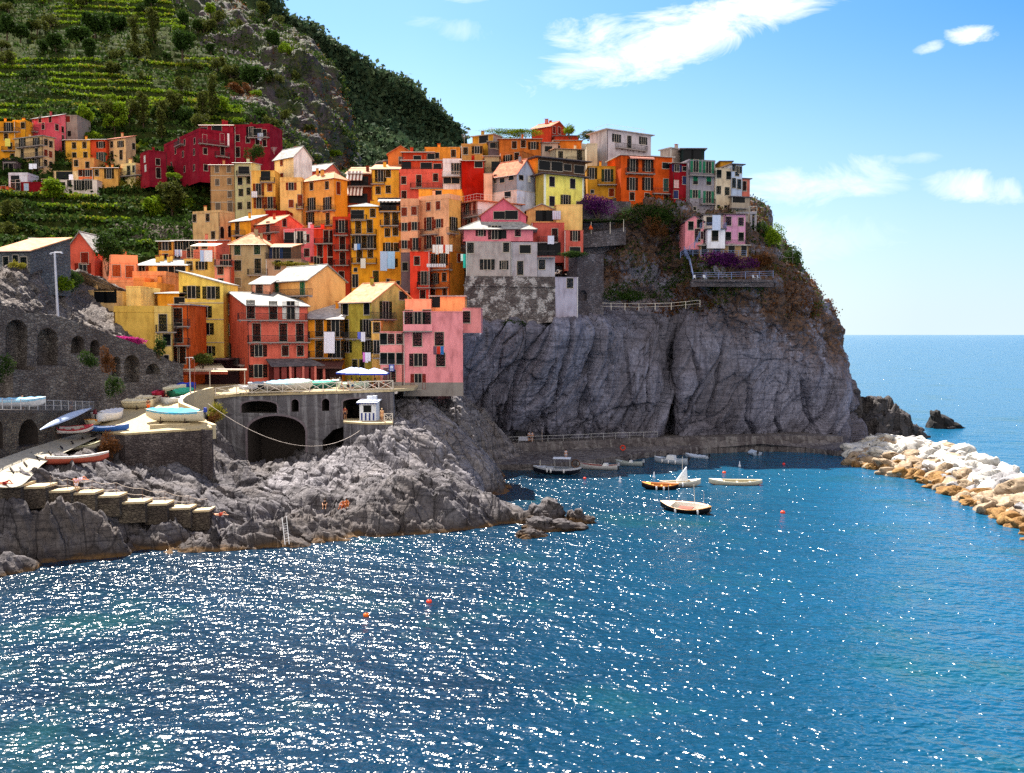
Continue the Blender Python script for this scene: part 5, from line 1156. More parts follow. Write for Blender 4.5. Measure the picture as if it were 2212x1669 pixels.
# -- bottom row on the square
H('peach house with green shutters and long balcony above the pink one', 'F', (785, 1165, 442, 860), 150, xs=1540, yaw=40, col='eaa860', side='f0b070', roof='gableF', rh=2.4, rc='slate', sh='0f5a38', win='d*1.1 857,533 1113,525; t*1.15 1090,710; B 740,1165,602', chim=1)
H('small peach annex left of the green-shuttered house', 'F', (605, 787, 485, 660), 152, col='e8a080', roof='shed', rh=1.6, rc='slate', sh='2c2420', win='d 683,568; B 610,785,625', chim=0)
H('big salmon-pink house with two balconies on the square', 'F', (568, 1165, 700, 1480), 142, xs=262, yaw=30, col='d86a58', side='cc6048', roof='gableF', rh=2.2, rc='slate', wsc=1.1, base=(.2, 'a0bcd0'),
  ext=.6, win='d 550,735 820,745; D:w 995,745; d 655,965 920,965 1085,965; o 675,1148; s*.9 940,1148 1090,1148; o*1.1 672,1350; B 480,1165,842; B 580,1190,1062; /t 373,735 378,940; /D 385,1160; /B 275,475,1277')
H('orange house with brown balconies between the pink and olive houses', 'F', (1165, 1512, 832, 1400), 147, col='e08c24', roof='shed', rh=2.6, rc='slab', win='d 1280,920; D 1440,920; d 1280,1135; D 1450,1135; B 1170,1512,1022; B 1170,1507,1217', wsc=1.1, chim=1)
H('olive-yellow house with orange tile roof and skylights', 'F', (1502, 1800, 658, 1400), 145, xs=2235, yaw=38, col='b09c40', side='aca060', roof='gableF', rh=2.9, rc='tile', win='t*1.1 1540,730 1752,725; d 1547,925; D 1745,925; o 1550,1110; D*.9 1760,1110; s 1635,1290 1705,1290; B 1515,1795,1027; B 1710,1882,1217; /w:l 2113,600; /D 1940,745; /B 1815,2055,832', wsc=1.1, chim=2)
H('yellow stair house between the olive and the corner pink house', 'F', (1800, 1885, 860, 1400), 143.5, col='dcae60', roof='flat', par=.1, win='s 1858,915; D*.8 1850,1110', chim=0)
H('left part of the pale pink corner house with terrace railing', 'G', (148, 377, 962, 1500), 140.6, col='e08c88', roof='flat', par=.1, ext=.6, win='t 173,1030; s*.95 255,1030 342,1030; t 175,1225 258,1225 347,1225; d 265,1420; d:6a4a50 215,1400', chim=0, base=(.6, '8c8480'))
H('pale pink corner house against the headland rock', 'G', (377, 970, 762, 1560), 141, yaw=4, col='e8949a', roof='flat', par=.1, ext=.6, win='d 430,835; D*.8 520,830; d 610,830; s*1.15 517,1035 735,1030; o*1.05 525,1238; s*1.15 748,1235; D*.85:r 525,1455; P 375,665,950', wsc=1.1, chim=0, base=(1.4, '8c8480'))
H('low pink extension at the right of the corner house', 'G', (970, 1148, 728, 930), 143, col='e09090', roof='flat', par=.1, ext=.6, win='s*1.1 997,812', chim=0)
H('peach roof room behind the pink terrace', 'G', (395, 650, 640, 770), 147, col='e8a07c', roof='flat', par=.1, win='', name='roof_room', cat='rooftop', ext=.3, chim=0)
H('orange roof room with white awning behind the pink terrace', 'G', (650, 985, 610, 770), 149, col='e8a46c', roof='flat', par=0, rc='slate', win='k*.8 690,665', name='roof_room', cat='rooftop', ext=.3, chim=0)
# ================================================================== walls, quay, promenade, steps
class Plane:
    """vertical wall plane through two ground points; s runs from a to b"""
    def __init__(s, a, b):
        s.a = Vector((a[0], a[1], 0)); d = Vector((b[0] - a[0], b[1] - a[1], 0)); s.L = d.length; s.d = d.normalized(); s.rz = math.atan2(s.d.y, s.d.x); s.n = Vector((s.d.y, -s.d.x, 0))
    def pt(s, u, v, off=0.0):
        r = ray(u, v); c = Vector((0, 0, CAMH)); t = (s.a + s.n * off - c).dot(s.n) / r.dot(s.n); q = c + r * t
        return ((q - s.a).dot(s.d), q.z)
    def world(s, x, y, z): p = s.a + s.d * x - s.n * y; return Vector((p.x, p.y, z))
M_ARCHW = masonry('rubble_masonry', (.10, .085, .080), (.21, .185, .17), (.075, .06, .058), 2.1)
M_RAMPW = masonry('quay_masonry', (.085, .068, .055), (.165, .135, .10), (.05, .038, .034), 2.2)
M_DECKW = masonry('deck_masonry', (.075, .062, .064), (.16, .135, .13), (.038, .028, .030), 2.4)
M_CONC = masonry('stained_concrete', (.10, .095, .11), (.13, .125, .14), (.075, .066, .075), .25, streak=(.21, .205, .225), mortar=0)
M_BAST = masonry('bastion_masonry', (.10, .085, .085), (.19, .17, .17), (.06, .045, .05), 1.9, mortar=.1)
def _wash():
    t = M_BAST.node_tree; bs = t.nodes['Principled BSDF']; old = bs.inputs['Base Color'].links[0].from_socket
    tc_ = t.nodes.new('ShaderNodeTexCoord'); n = t.nodes.new('ShaderNodeTexNoise'); n.inputs['Scale'].default_value = .55; n.inputs['Detail'].default_value = 8; n.inputs['Roughness'].default_value = .72; t.links.new(tc_.outputs['Object'], n.inputs[0])
    r = t.nodes.new('ShaderNodeValToRGB'); r.color_ramp.elements[0].position = .5; r.color_ramp.elements[1].position = .56; t.links.new(n.outputs[0], r.inputs[0])
    m = t.nodes.new('ShaderNodeMix'); m.data_type = 'RGBA'; t.links.new(r.outputs[0], m.inputs[0]); t.links.new(old, m.inputs[6]); m.inputs[7].default_value = (.40, .38, .39, 1); t.links.new(m.outputs[2], bs.inputs['Base Color'])
_wash()
M_PAVE = plain('tan_paving', 'a89878', .9, .22); M_CREAM = plain('cream_coping', 'b8a888', .85, .15); M_RAMP = plain('ramp_concrete', '9c9484', .9, .2)  # mottled tan paving, cream coping, grey-tan ramp concrete
def arch_pts(x0, x1, z0, z1, flat=1.0, n=9, skew=0.0):
    """opening with an arched head; flat < 1 makes a segmental arch"""
    w = (x1 - x0) / 2; r = w * flat; cx = (x0 + x1) / 2
    p = [(x0, z0), (x1, z0)]
    for a in np.linspace(0, math.pi, n): p.append((cx + w * math.cos(a) + skew * (z1 - z0), z1 - r + r * math.sin(a)))
    return p
def wall_poly(name, pl, outline, holes, th, mats, parent=None, back=2.0, label=None, cat='wall', nichemat=1, hole_open=()):
    """outline and holes in (s, z); front face at y = 0; holes are niches 'back' deep"""
    root = parent or empty(name, (pl.a.x, pl.a.y, 0), pl.rz, label, cat)
    polys = [[Vector((x, z, 0)) for x, z in outline]] + [[Vector((x, z, 0)) for x, z in h] for h in holes]
    tris = tessellate_polygon(polys); flatp = [p for q in polys for p in q]
    m = MB()
    for t in tris: m.face([(flatp[i].x, 0, flatp[i].y) for i in t], 0)
    n = len(outline)
    for i in range(n): (x0, z0), (x1, z1) = outline[i], outline[(i + 1) % n]; m.face([(x0, 0, z0), (x1, 0, z1), (x1, th, z1), (x0, th, z0)], 0)
    for k, h in enumerate(holes):
        for i in range(len(h)): (x0, z0), (x1, z1) = h[i], h[(i + 1) % len(h)]; m.face([(x0, 0, z0), (x1, 0, z1), (x1, back, z1), (x0, back, z0)], nichemat)
        if k not in hole_open: m.face([(x, back, z) for x, z in h], nichemat)
    m.build('wall' if parent is None else name, mats, root); return root
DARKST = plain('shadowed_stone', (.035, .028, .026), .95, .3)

# ---- long descending wall with arched niches
pa = P(*e2(-120, 1200), 108); pb = P(*e2(1820, 1400), 135.5)
AW = Plane(pa, pb)
top = [AW.pt(*e2(x, y)) for x, y in [(-120, 640), (230, 765), (560, 800), (760, 860), (940, 922), (1140, 1000), (1390, 1090), (1600, 1195), (1818, 1318)]]
bz = 8.5
outl = [(top[0][0], bz), (top[-1][0] + .5, bz)] + top[::-1]
holes = []
for x0, x1, yt, yb in [(50, 268, 835, 1330), (365, 572, 920, 1290), (705, 838, 1000, 1170), (895, 990, 1040, 1200), (1115, 1198, 1205, 1400), (1230, 1385, 1190, 1460), (1445, 1592, 1275, 1380)]:
    a = AW.pt(*e2(x0, yb)); b = AW.pt(*e2(x1, yb)); c = AW.pt(*e2((x0 + x1) / 2, yt)); holes.append(arch_pts(a[0], b[0], min(a[1], b[1]), c[1], .9, skew=.04))
aw = wall_poly('arched_retaining_wall', AW, outl, holes, 1.2, [M_ARCHW, M_ARCHW], None, 1.6, 'long grey rubble retaining wall with arched niches, sloping down to the harbour square')
# ---- rubble bank above it
rb = []
for (x, y, Y0), (x2, y2, Y2) in [((-160, 640, 108), (-160, 330, 118)), ((100, 720, 113), (60, 370, 121)), ((300, 775, 117), (280, 385, 124)), ((420, 790, 120), (420, 400, 128)), ((560, 800, 122), (520, 500, 134)), ((700, 840, 123.5), (640, 560, 134)), ((800, 880, 125), (740, 700, 135)), ((1000, 950, 127), (1000, 900, 133)), ((1400, 1100, 132), (1400, 1085, 136)), ((1820, 1330, 137), (1820, 1315, 141))]:
    a = P(*e2(x, y), Y0 + .6); b = P(*e2(x2, y2), Y2); rb.append([a + Vector((0, -.2, -2)), a, a.lerp(b, .33) , a.lerp(b, .66) + Vector((0, .5, 0)), b, b + Vector((0, 14, 1)), b + Vector((0, 40, -3))])
g_ = loft([list(r) for r in zip(*rb)], 160, 110); g_ = rockify(g_, .35, (2.2, 2.2, 1.6), None, 12, .35, .6, .6, .5)
grid_obj('rubble_bank', g_[:, ::-1], [M_ARCHW])
# ---- low masonry block in front of the niches
pm = Plane(P(*e2(140, 1560), 109), P(*e2(790, 1560), 117))
q = [pm.pt(*e2(x, y)) for x, y in [(130, 1345), (345, 1340), (345, 1305), (780, 1302), (760, 1640), (130, 1640)]]
wall_poly('masonry_wall', pm, q[::-1], [], 3.0, [M_ARCHW, M_ARCHW], label='low block of coursed rubble masonry under the two tallest niches')
# ---- ledge with path and ramp wall
RW = Plane(P(*d4(-60, 830), 98), P(*d4(940, 560), 121))
t0 = RW.pt(*d4(-60, 345)); t1 = RW.pt(*d4(960, 355))
b0 = RW.pt(*d4(-60, 850)); b1 = RW.pt(*d4(960, 560))
hs = []
for x0, x1, yt, yb in [(185, 385, 435, 700), (-60, 32, 450, 720)]:
    a = RW.pt(*d4(x0, yb)); b = RW.pt(*d4(x1, yb)); c = RW.pt(*d4((x0 + x1) / 2, yt)); hs.append(arch_pts(a[0], b[0], a[1] - .3, c[1], .95))
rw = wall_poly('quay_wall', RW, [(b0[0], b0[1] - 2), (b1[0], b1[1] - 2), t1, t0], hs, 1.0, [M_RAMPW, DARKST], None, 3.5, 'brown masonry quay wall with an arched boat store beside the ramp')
ld = MB(); ld.hexa([(t0[0], .0, t0[1] - .3), (t1[0], 0, t1[1] - .3), (t1[0], 12, t1[1] - .3), (t0[0], 12, t0[1] - .3), (t0[0], .0, t0[1] + .03), (t1[0], 0, t1[1] + .03), (t1[0], 12, t1[1] + .3), (t0[0], 12, t0[1] + .3)])
o = ld.build('footpath', plain('path_concrete', '6f6660', .9, .2), None, (RW.a.x, RW.a.y, 0), (0, 0, RW.rz)); o['kind'] = 'structure'
def fence(name, label, pts, h=1.0, post=1.6, r=.03, mat=None, rails=(1.0, .5), bars=0, cat='railing', cross=False, top=.04):
    root = empty(name, pts[0], 0, label, cat); o0 = Vector(pts[0]); mat = mat or M_RAIL
    posts = []
    for a, b in zip(pts, pts[1:]):
        a = Vector(a) - o0; b = Vector(b) - o0; n = max(1, round((b - a).length / post))
        m = MB()
        for rr in rails: m.bar(a + Vector((0, 0, h * rr)), b + Vector((0, 0, h * rr)), top if rr == 1.0 else r * .7)
        if cross:
            for i in range(n):
                c, d = a.lerp(b, i / n), a.lerp(b, (i + 1) / n); m.bar(c + Vector((0, 0, .08)), d + Vector((0, 0, h)), r * .8); m.bar(c + Vector((0, 0, h)), d + Vector((0, 0, .08)), r * .8); m.bar(c + Vector((0, 0, .1)), d + Vector((0, 0, .1)), r)
        if bars:
            k = int((b - a).length / bars)
            for i in range(k + 1): p = a.lerp(b, i / k); m.bar(p, p + Vector((0, 0, h)), r * .35, 0, 3)
        m.build('rail', mat, root)
        for i in range(n): posts.append(a.lerp(b, i / n))
    posts.append(Vector(pts[-1]) - o0)
    pm_ = MB().bar((0, 0, -.1), (0, 0, h + .05), r * 1.25, 0, 5).mesh('post', mat)
    for p in posts: link('post', pm_, root, tuple(p))
    return root
M_ALU = plain('galvanised_steel', 'a8a8ac', .45, .1); M_WRAIL = plain('pale_painted_wood', 'cfc4b8', .7, .1)
fence('railing', 'steel bar railing along the path above the ramp wall', [RW.world(t0[0], .1, t0[1]), RW.world(t1[0], .1, t1[1])], 1.15, 1.75, .04, M_ALU, bars=.28)

# ---- ramp
def sheet(name, pts, mat, kind='structure', th=.25):
    c = sum((Vector(p) for p in pts), Vector()) / len(pts); m = MB(); n = len(pts)
    m.face(pts); m.face([(p[0], p[1], p[2] - th) for p in pts][::-1])
    for i in range(n): a, b = pts[i], pts[(i + 1) % n]; m.face([a, (a[0], a[1], a[2] - th), (b[0], b[1], b[2] - th), b])
    o = m.build(name, mat); o['kind'] = kind; return o
def chain(n, pts3, w):
    return pts3
for p in (*RL, *RR): pass
rampm = MB(); cl = loft([RR, RL], 24, 4)
sd = np.array(cl); o = grid_obj('ramp', sd[:, ::-1] if gnormals(sd)[0, 0, 2] < 0 else sd, [M_RAMP], smooth=False)
for i in range(7):                     # timber skids set across the ramp
    a = RL[1].lerp(RL[4], .02 + i * .14); c = RR[1].lerp(RR[4], .02 + i * .14); m_ = a.lerp(c, .42); n_ = a.lerp(c, .60)
    m = MB().bar(Vector(), n_ - m_, .09); ob = m.build('skid_beam', plain('dark_timber', '2a2220', .9), None, tuple(m_ + Vector((0, 0, .12)))); tag(ob, 'dark timber boat skid laid across the ramp', 'beam', 'timber skids on the ramp')
# ---- paved deck with retaining wall
DK = [P(*d4(905, 545), 116), P(*d4(1240, 578), 113.5), P(*d4(2110, 520), 115.5), P(*d4(2010, 395), 119.5), P(*d4(1800, 310), 123.5), P(*d4(1900, 215), 130.5), P(*d4(2130, 160), 135.2), P(*d4(2130, 100), 141), P(*d4(1300, 60), 141), P(*d4(1130, 230), 132), P(*d4(1000, 370), 123)]
sheet('paved_deck', DK, M_PAVE)
DW = Plane(DK[0] + Vector((-.0, -.05, 0)), DK[2] + Vector((0, -.05, 0)))
dA = Plane(DK[0], DK[1]); dB = Plane(DK[1], DK[2])
def wallrun(name, label, A, B, zb, th, mat, cop=None, cat='wall', ztop=0):
    pl = Plane(A, B); root = empty(name, (A[0], A[1], 0), pl.rz, label, cat)
    m = MB(); m.hexa([(0, 0, zb), (pl.L, 0, zb), (pl.L, th, zb), (0, th, zb), (0, 0, A[2] + ztop), (pl.L, 0, B[2] + ztop), (pl.L, th, B[2] + ztop), (0, th, A[2] + ztop)]); m.build('wall', mat, root)
    if cop: MB().hexa([(-.02, -.06, A[2] + ztop + .003), (pl.L + .02, -.06, B[2] + ztop + .003), (pl.L + .02, th + .06, B[2] + ztop + .003), (-.02, th + .06, A[2] + ztop + .003), (-.02, -.06, A[2] + ztop + .13), (pl.L + .02, -.06, B[2] + ztop + .13), (pl.L + .02, th + .06, B[2] + ztop + .13), (-.02, th + .06, A[2] + ztop + .13)]).build('coping', cop, root)
    return root
wallrun('retaining_wall', 'weed grown end of the stone wall under the boat deck, next to the ramp', DK[0] + Vector((0, 0, -.3)), DK[1] + Vector((0, 0, -.3)), 5.0, 1.0, M_DECKW)
wallrun('retaining_wall', 'tall rubble stone wall holding up the boat deck', DK[1] + Vector((0, 0, -.3)), DK[2] + Vector((0, 0, -.3)), 2.0, 1.2, M_DECKW)
wallrun('retaining_wall', 'side of the stone boat deck wall facing the cove', DK[2] + Vector((0, 0, -.3)), DK[3] + Vector((0, 0, -.3)), 2.0, 1.2, M_DECKW)
wallrun('parapet_wall', 'low cream kerb along the sunken bay of the boat deck', P(*d4(1490, 535), 115.0), P(*d4(1890, 518), 116.2), 9.8, .25, M_CREAM, M_CREAM, ztop=.35)
wallrun('parapet_wall', 'cream corner parapet at the right end of the boat deck', P(*d4(1930, 455), 119), P(*d4(2110, 520), 116), 9.4, .5, M_CREAM, M_CREAM, ztop=.2)
cw = [P(*d4(x, y), Y) for x, y, Y in [(2000, 400, 119), (1800, 315, 123), (1795, 285, 125), (1830, 250, 127.5), (1910, 210, 130.5), (2000, 185, 132.5), (2112, 160, 135)]]
root = empty('parapet_wall', cw[0], 0, 'curved cream parapet sweeping up from the boat deck to the promenade', 'wall'); m = MB(); o0 = cw[0]
for a, b in zip(cw, cw[1:]):
    a = a - o0; b = b - o0; n_ = (b - a).cross(Vector((0, 0, 1))).normalized() * .28
    m.hexa([a - n_ - Vector((0, 0, 3)), b - n_ - Vector((0, 0, 3)), b + n_ - Vector((0, 0, 3)), a + n_ - Vector((0, 0, 3)), a - n_ + Vector((0, 0, .55)), b - n_ + Vector((0, 0, .55)), b + n_ + Vector((0, 0, .55)), a + n_ + Vector((0, 0, .55))])
m.build('wall', M_CREAM, root)

# ---- steps down to the rocks with rope rails
root = empty('harbour_steps', P(*d4(1000, 1200), 97), 0, 'long flight of broad cream concrete steps down to the swimming rocks', 'steps'); o0 = root.location.copy(); rope = []
for i, (x0, y0, x1, y1) in enumerate(st):
    Ya = 93.2 + i * 1.15; a = P(*d4(x0 - 4, y0), Ya); b = P(*d4(x1, y0 - 2), Ya + .5); a.z = b.z = (a.z + b.z) / 2; dpt = 2.2 if i > 1 else 5
    a -= o0; b -= o0
    MB().hexa([a - Vector((0, 0, .22)), b - Vector((0, 0, .22)), b + Vector((0, dpt, -.22)), a + Vector((0, dpt, -.22)), a, b, b + Vector((0, dpt, 0)), a + Vector((0, dpt, 0))]).build('step', [plain('step_concrete', 'b5a282', .9, .15)], root)
    MB().hexa([a + Vector((0, .05, -2.2)), b + Vector((0, .05, -2.2)), b + Vector((0, dpt, -2.2)), a + Vector((0, dpt, -2.2)), a + Vector((0, .05, -.224)), b + Vector((0, .05, -.224)), b + Vector((0, dpt, -.224)), a + Vector((0, dpt, -.224))]).build('riser', M_RAMPW, root)
rr = empty('rope_railing', tuple(o0), 0, 'slack white rope handrail strung on posts down the harbour steps', 'railing')
pp_ = [(500, 1000, 1128), (672, 1035, 1150), (915, 1050, 1170), (1155, 1070, 1200), (1415, 1125, 1250), (1640, 1155, 1275), (1878, 1200, 1318), (2058, 1228, 1340)]
tops = []
for i, (x, yt, yb) in enumerate(pp_):
    Y = 96.2 + i * 1.25; a = P(*d4(x, yt), Y) - o0; b = P(*d4(x, yb), Y) - o0; tops.append((a, b)); MB().bar(b, a, .035, 0, 5).build('post', plain('rust_post', '5a4640', .8), rr)
for k_, lab in ((0, 'a'), (1, 'b')):
    m = MB()
    for (a, b), (c, d) in zip(tops, tops[1:]):
        p0 = a.lerp(b, k_ * .5); p1 = c.lerp(d, k_ * .5); prev = p0
        for j in range(1, 7): t_ = j / 6; q_ = p0.lerp(p1, t_) - Vector((0, 0, .22 * 4 * t_ * (1 - t_))); m.bar(prev, q_, .035, 0, 4); prev = q_
    m.build('rope', plain('white_rope', 'c0b4ac', .8), rr)
lf = [P(*d4(x, y), Y) for x, y, Y in [(-60, 1095, 95), (172, 1085, 96.5), (425, 1100, 98)]]
fence('railing', 'thin post and wire railing beside the sunbathing terrace', lf, 1.3, 3.2, .03, M_RAIL)

# ---- promenade on its stained concrete viaduct
BP = Plane(P(*c5(215, 262), 135), P(*c5(1760, 205), 133.5))
def bp(x, y): return BP.pt(*c5(x, y))
oT = [bp(x, y) for x, y in [(215, 268), (400, 245), (800, 232), (1270, 222), (1760, 205)]]
oB = [bp(1790, 560), bp(215, 960)]
holes = []
a = bp(443, 412); b = bp(752, 405); c = bp(600, 307); holes.append(arch_pts(a[0], b[0], a[1], c[1], .25))
a = bp(877, 402); b = bp(942, 402); c = bp(910, 293); holes.append(arch_pts(a[0], b[0], a[1], c[1], .9))
a = bp(1143, 395); b = bp(1208, 395); c = bp(1175, 288); holes.append(arch_pts(a[0], b[0], a[1], c[1], .9))
a = bp(1327, 470); b = bp(1617, 470); c = bp(1470, 287); holes.append(arch_pts(a[0], b[0], a[1], c[1], .22))
a = bp(500, 900); b = bp(1002, 900); c = bp(750, 437); za = bp(500, 570)[1]; w_ = (b[0] - a[0]) / 2; cx_ = (a[0] + b[0]) / 2
holes.append([(a[0], a[1]), (b[0], b[1])] + [(cx_ + w_ * math.cos(t), za + (c[1] - za) * math.sin(t)) for t in np.linspace(0, math.pi, 15)])
a = bp(1150, 860); b = bp(1400, 860); c = bp(1290, 560); holes.append([a, b, (b[0], c[1] + .8), (a[0] + 1.5, c[1]), (a[0], c[1] - 1.5)])
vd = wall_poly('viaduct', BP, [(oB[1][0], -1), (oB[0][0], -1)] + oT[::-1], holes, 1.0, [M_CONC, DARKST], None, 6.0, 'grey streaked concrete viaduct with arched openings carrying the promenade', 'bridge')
for h_, w0 in zip(holes[:5], (.22, .12, .12, .2, .3)):       # pale surrounds
    m = MB(); pts_ = h_[1:] if len(h_) > 8 else h_; cxx = sum(p[0] for p in h_) / len(h_); czz = sum(p[1] for p in h_) / len(h_)
    for p, q in zip(pts_, pts_[1:] + ([h_[0]])):
        po = (cxx + (p[0] - cxx) * (1 + w0 / abs(h_[1][0] - h_[0][0]) * 2), p[1] + w0 * (.8 if p[1] > czz else 0)); qo = (cxx + (q[0] - cxx) * (1 + w0 / abs(h_[1][0] - h_[0][0]) * 2), q[1] + w0 * (.8 if q[1] > czz else 0))
        m.face([(p[0], -.02, p[1]), (po[0], -.02, po[1]), (qo[0], -.02, qo[1]), (q[0], -.02, q[1])])
    m.build('arch_surround', plain('pale_render', '6a6068', .9, .2), vd)
# promenade paving between viaduct and houses
pr = [BP.world(oT[0][0] - 2, 0, oT[0][1]), *[BP.world(s_, -.15, z_) for s_, z_ in oT], BP.world(oT[-1][0] + 2.5, 3, oT[-1][1]), BP.world(oT[-1][0] + 2, 14, oT[-1][1] + .4), P(800, 835, 150), P(600, 838, 150), P(420, 842, 152), P(330, 846, 154), DK[7] + Vector((-4, 1, .02)), DK[6] + Vector((-.5, 0, .02))]
sheet('promenade', pr, M_PAVE, th=.35)
fence('crossed_railing', 'white wooden railing with crossed panels along the promenade edge', [BP.world(s_, .05, z_ + .02) for s_, z_ in oT], 1.15, 2.05, .055, M_WRAIL, rails=(1.0,), cross=True, top=.07)
# lower platform with kiosk
pf = [P(*c5(1330, 492), 130.5), P(*c5(1530, 500), 128), P(*c5(1760, 498), 128.5), P(*c5(1765, 470), 134), P(*c5(1330, 440), 135.5)]
for p in pf: p.z = pf[1].z
sheet('landing', pf, M_PAVE)
wallrun('landing_wall', 'dark damp concrete wall under the kiosk landing', pf[1] + Vector((0, .05, -.25)), pf[2] + Vector((0, .05, -.25)), 2, .8, M_CONC)
wallrun('landing_wall', 'shaded left face of the wall under the kiosk landing', pf[0] + Vector((0, .05, -.25)), pf[1] + Vector((0, .05, -.25)), 2, .8, M_CONC)
ks = P(*c5(1470, 462), 131.5); ks.z = pf[1].z + .01
M_KW = plain('kiosk_white', 'd0d6e4', .6); M_KB = plain('kiosk_blue', '20307a', .6)
kk = empty('ticket_kiosk', ks, R(-6), 'small blue and white striped kiosk under the viaduct arch', 'kiosk')
MB().box(0, 2.3, 0, 2, 0, 2.5).build('cabin', M_KW, kk)
MB().box(.55, 1.65, -.03, -.003, 1.15, 2.1).build('counter_window', M_PANE, kk)
for i in range(4): MB().box(.2 + i * .55, .42 + i * .55, -.025, -.003, .05, 1.05).build('stripe', M_KB, kk)
MB().hexa([(-.3, -.5, 2.45), (2.6, -.5, 2.45), (2.6, 2.2, 2.75), (-.3, 2.2, 2.75), (-.3, -.5, 2.55), (2.6, -.5, 2.55), (2.6, 2.2, 2.85), (-.3, 2.2, 2.85)]).build('roof', M_KW, kk)
m = MB()
for i in range(8): m.face([(-.3 + i * .362, -.51, 2.45), (.06 + i * .362, -.51, 2.45), (-.12 + i * .362, -.51, 2.22)])
m.build('valance', M_KB, kk); MB().box(1.0, 1.6, .2, .8, 2.85, 3.35).box(1.75, 2.3, .2, .8, 2.86, 3.4).build('roof_sign', M_KW, kk)
fence('wooden_fence', 'short pale wooden fence at the right end of the kiosk landing', [P(*c5(1685, 490), 129) , P(*c5(1757, 490), 129)], 1.1, 1.2, .05, M_WRAIL, rails=(1.0, .5), cross=True)

# ---- quay along the foot of the cliff
qa = [P(u, v, Y) for u, v, Y in [(975, 952, 168), (1060, 968, 167), (1150, 968, 170), (1250, 962, 173), (1330, 958, 176), (1420, 956, 178), (1530, 955, 179), (1640, 955, 181), (1740, 955, 182), (1820, 962, 184)]]
zq = [3.2, 3.0, 2.9, 2.9, 2.9, 2.9, 2.9, 2.9, 2.9, 2.5]
for p, z_ in zip(qa, zq): p.z = z_
qb = [W(u, v, .9) for u, v in [(990, 1010), (1075, 1003), (1180, 1002), (1260, 994), (1330, 986), (1420, 975), (1530, 968), (1640, 964), (1740, 966), (1850, 978)]]
M_QUAY = masonry('quay_concrete', (.075, .066, .072), (.13, .118, .125), (.05, .042, .048), .5, streak=(.16, .15, .155), mortar=.1)
def ribbon(name, A, B, mat, z2=None, kind='structure', label=None, cat=None):
    m = MB()
    for i in range(len(A) - 1): m.face([A[i], A[i + 1], B[i + 1], B[i]])
    o = m.build(name, mat); tag(o, label, cat, None, kind); return o
up = [p + Vector((0, 9, .1)) for p in qa]; mid = [Vector((p.x, p.y - .4, q_.z + .6)) for p, q_ in zip(qa, qb)]
ribbon('quay_path', qa, up, M_QUAY)
ribbon('quay_wall', mid, qa, M_QUAY, kind=None, label='sloping concrete sea wall below the cliff footpath', cat='wall')
ribbon('quay', [Vector((p.x, p.y, .9)) for p in qb], mid, M_QUAY)
ribbon('quay_edge', [Vector((p.x, p.y, -1)) for p in qb], [Vector((p.x, p.y, .9)) for p in qb], M_QUAY, kind=None, label='dark vertical edge of the mooring quay at the cliff foot', cat='wall')
fence('railing', 'thin steel railing along the footpath under the cliff', [p + Vector((0, .15, 0)) for p in qa[:6]], 1.1, 2.6, .03, M_ALU)

# ---- bastion, walls and rails on the headland
wallb = Plane(P(*fr('G', 985, 500), 169.2), P(*fr('G', 1885, 500), 170))
q = [wallb.pt(*fr('G', x, y)) for x, y in [(965, 850), (1500, 900), (1895, 860), (1885, 412), (995, 404), (985, 520)]]
ba = wall_poly('bastion', wallb, q, [], 7, [M_BAST, M_BAST], label='whitewash-flecked old stone bastion under the grey houses', cat='wall')
c0 = wallb.pt(*fr('G', 985, 496)); c1 = wallb.pt(*fr('G', 1885, 508)); MB().hexa([(c0[0] - .2, -.25, c0[1] - .15), (c1[0] + .1, -.25, c1[1] - .15), (c1[0] + .1, -.003, c1[1] - .15), (c0[0] - .2, -.003, c0[1] - .15), (c0[0] - .2, -.25, c0[1] + .12), (c1[0] + .1, -.25, c1[1] + .12), (c1[0] + .1, -.003, c1[1] + .12), (c0[0] - .2, -.003, c0[1] + .12)]).build('string_course', M_BAST, ba)
M_RW2 = masonry('garden_masonry', (.09, .08, .09), (.18, .16, .18), (.06, .045, .05), 2.0)
w2 = Plane(P(*fr('G', 2110, 600), 174.5), P(*fr('G', 2350, 600), 178))
q = [w2.pt(*fr('G', x, y)) for x, y in [(2110, 900), (2370, 900), (2370, 190), (2110, 180)]]
a_ = w2.pt(*fr('G', 2125, 650)); b_ = w2.pt(*fr('G', 2205, 650)); c_ = w2.pt(*fr('G', 2165, 545))
wall_poly('garden_wall', w2, q, [arch_pts(a_[0], b_[0], a_[1], c_[1], .9)], 3, [M_RW2, M_RW2], None, .6, 'tall stone wall with a small arch right of the pale tower annex')
w3 = Plane(P(1262, 470, 187.5), P(1370, 470, 191.5))
q = [w3.pt(u, v) for u, v in [(1262, 560), (1372, 545), (1372, 478), (1362, 435), (1258, 432)]]
wall_poly('garden_wall', w3, q, [], 4, [M_RW2, M_RW2], label='rough stone garden wall under the ochre and orange houses')
w4 = Plane(P(1300, 500, 186), P(1350, 500, 188))
q = [w4.pt(u, v) for u, v in [(1255, 535), (1352, 528), (1352, 490), (1258, 505)]]
wall_poly('terrace_wall', w4, q, [], 3, [M_RW2, M_RW2], label='low terrace wall in front of the vine pergola')
fence('railing', 'pale railing along the ledge path across the headland', [P(u, v, Y) for u, v, Y in [(1290, 668, 178), (1380, 670, 179), (1450, 668, 180), (1512, 662, 180.5)]], 1.2, 2.6, .045, M_WRAIL, rails=(1.0, .5))
fence('railing', 'blue-grey railing round the sun terrace below the lone cliff house', [P(u, v, Y) for u, v, Y in [(1478, 545, 183), (1490, 570, 180), (1497, 602, 177.5), (1580, 601, 177.5), (1670, 598, 179)]], 1.1, 2.4, .05, plain('rail_blue', '6a78a0'), rails=(1.0, .66, .33))
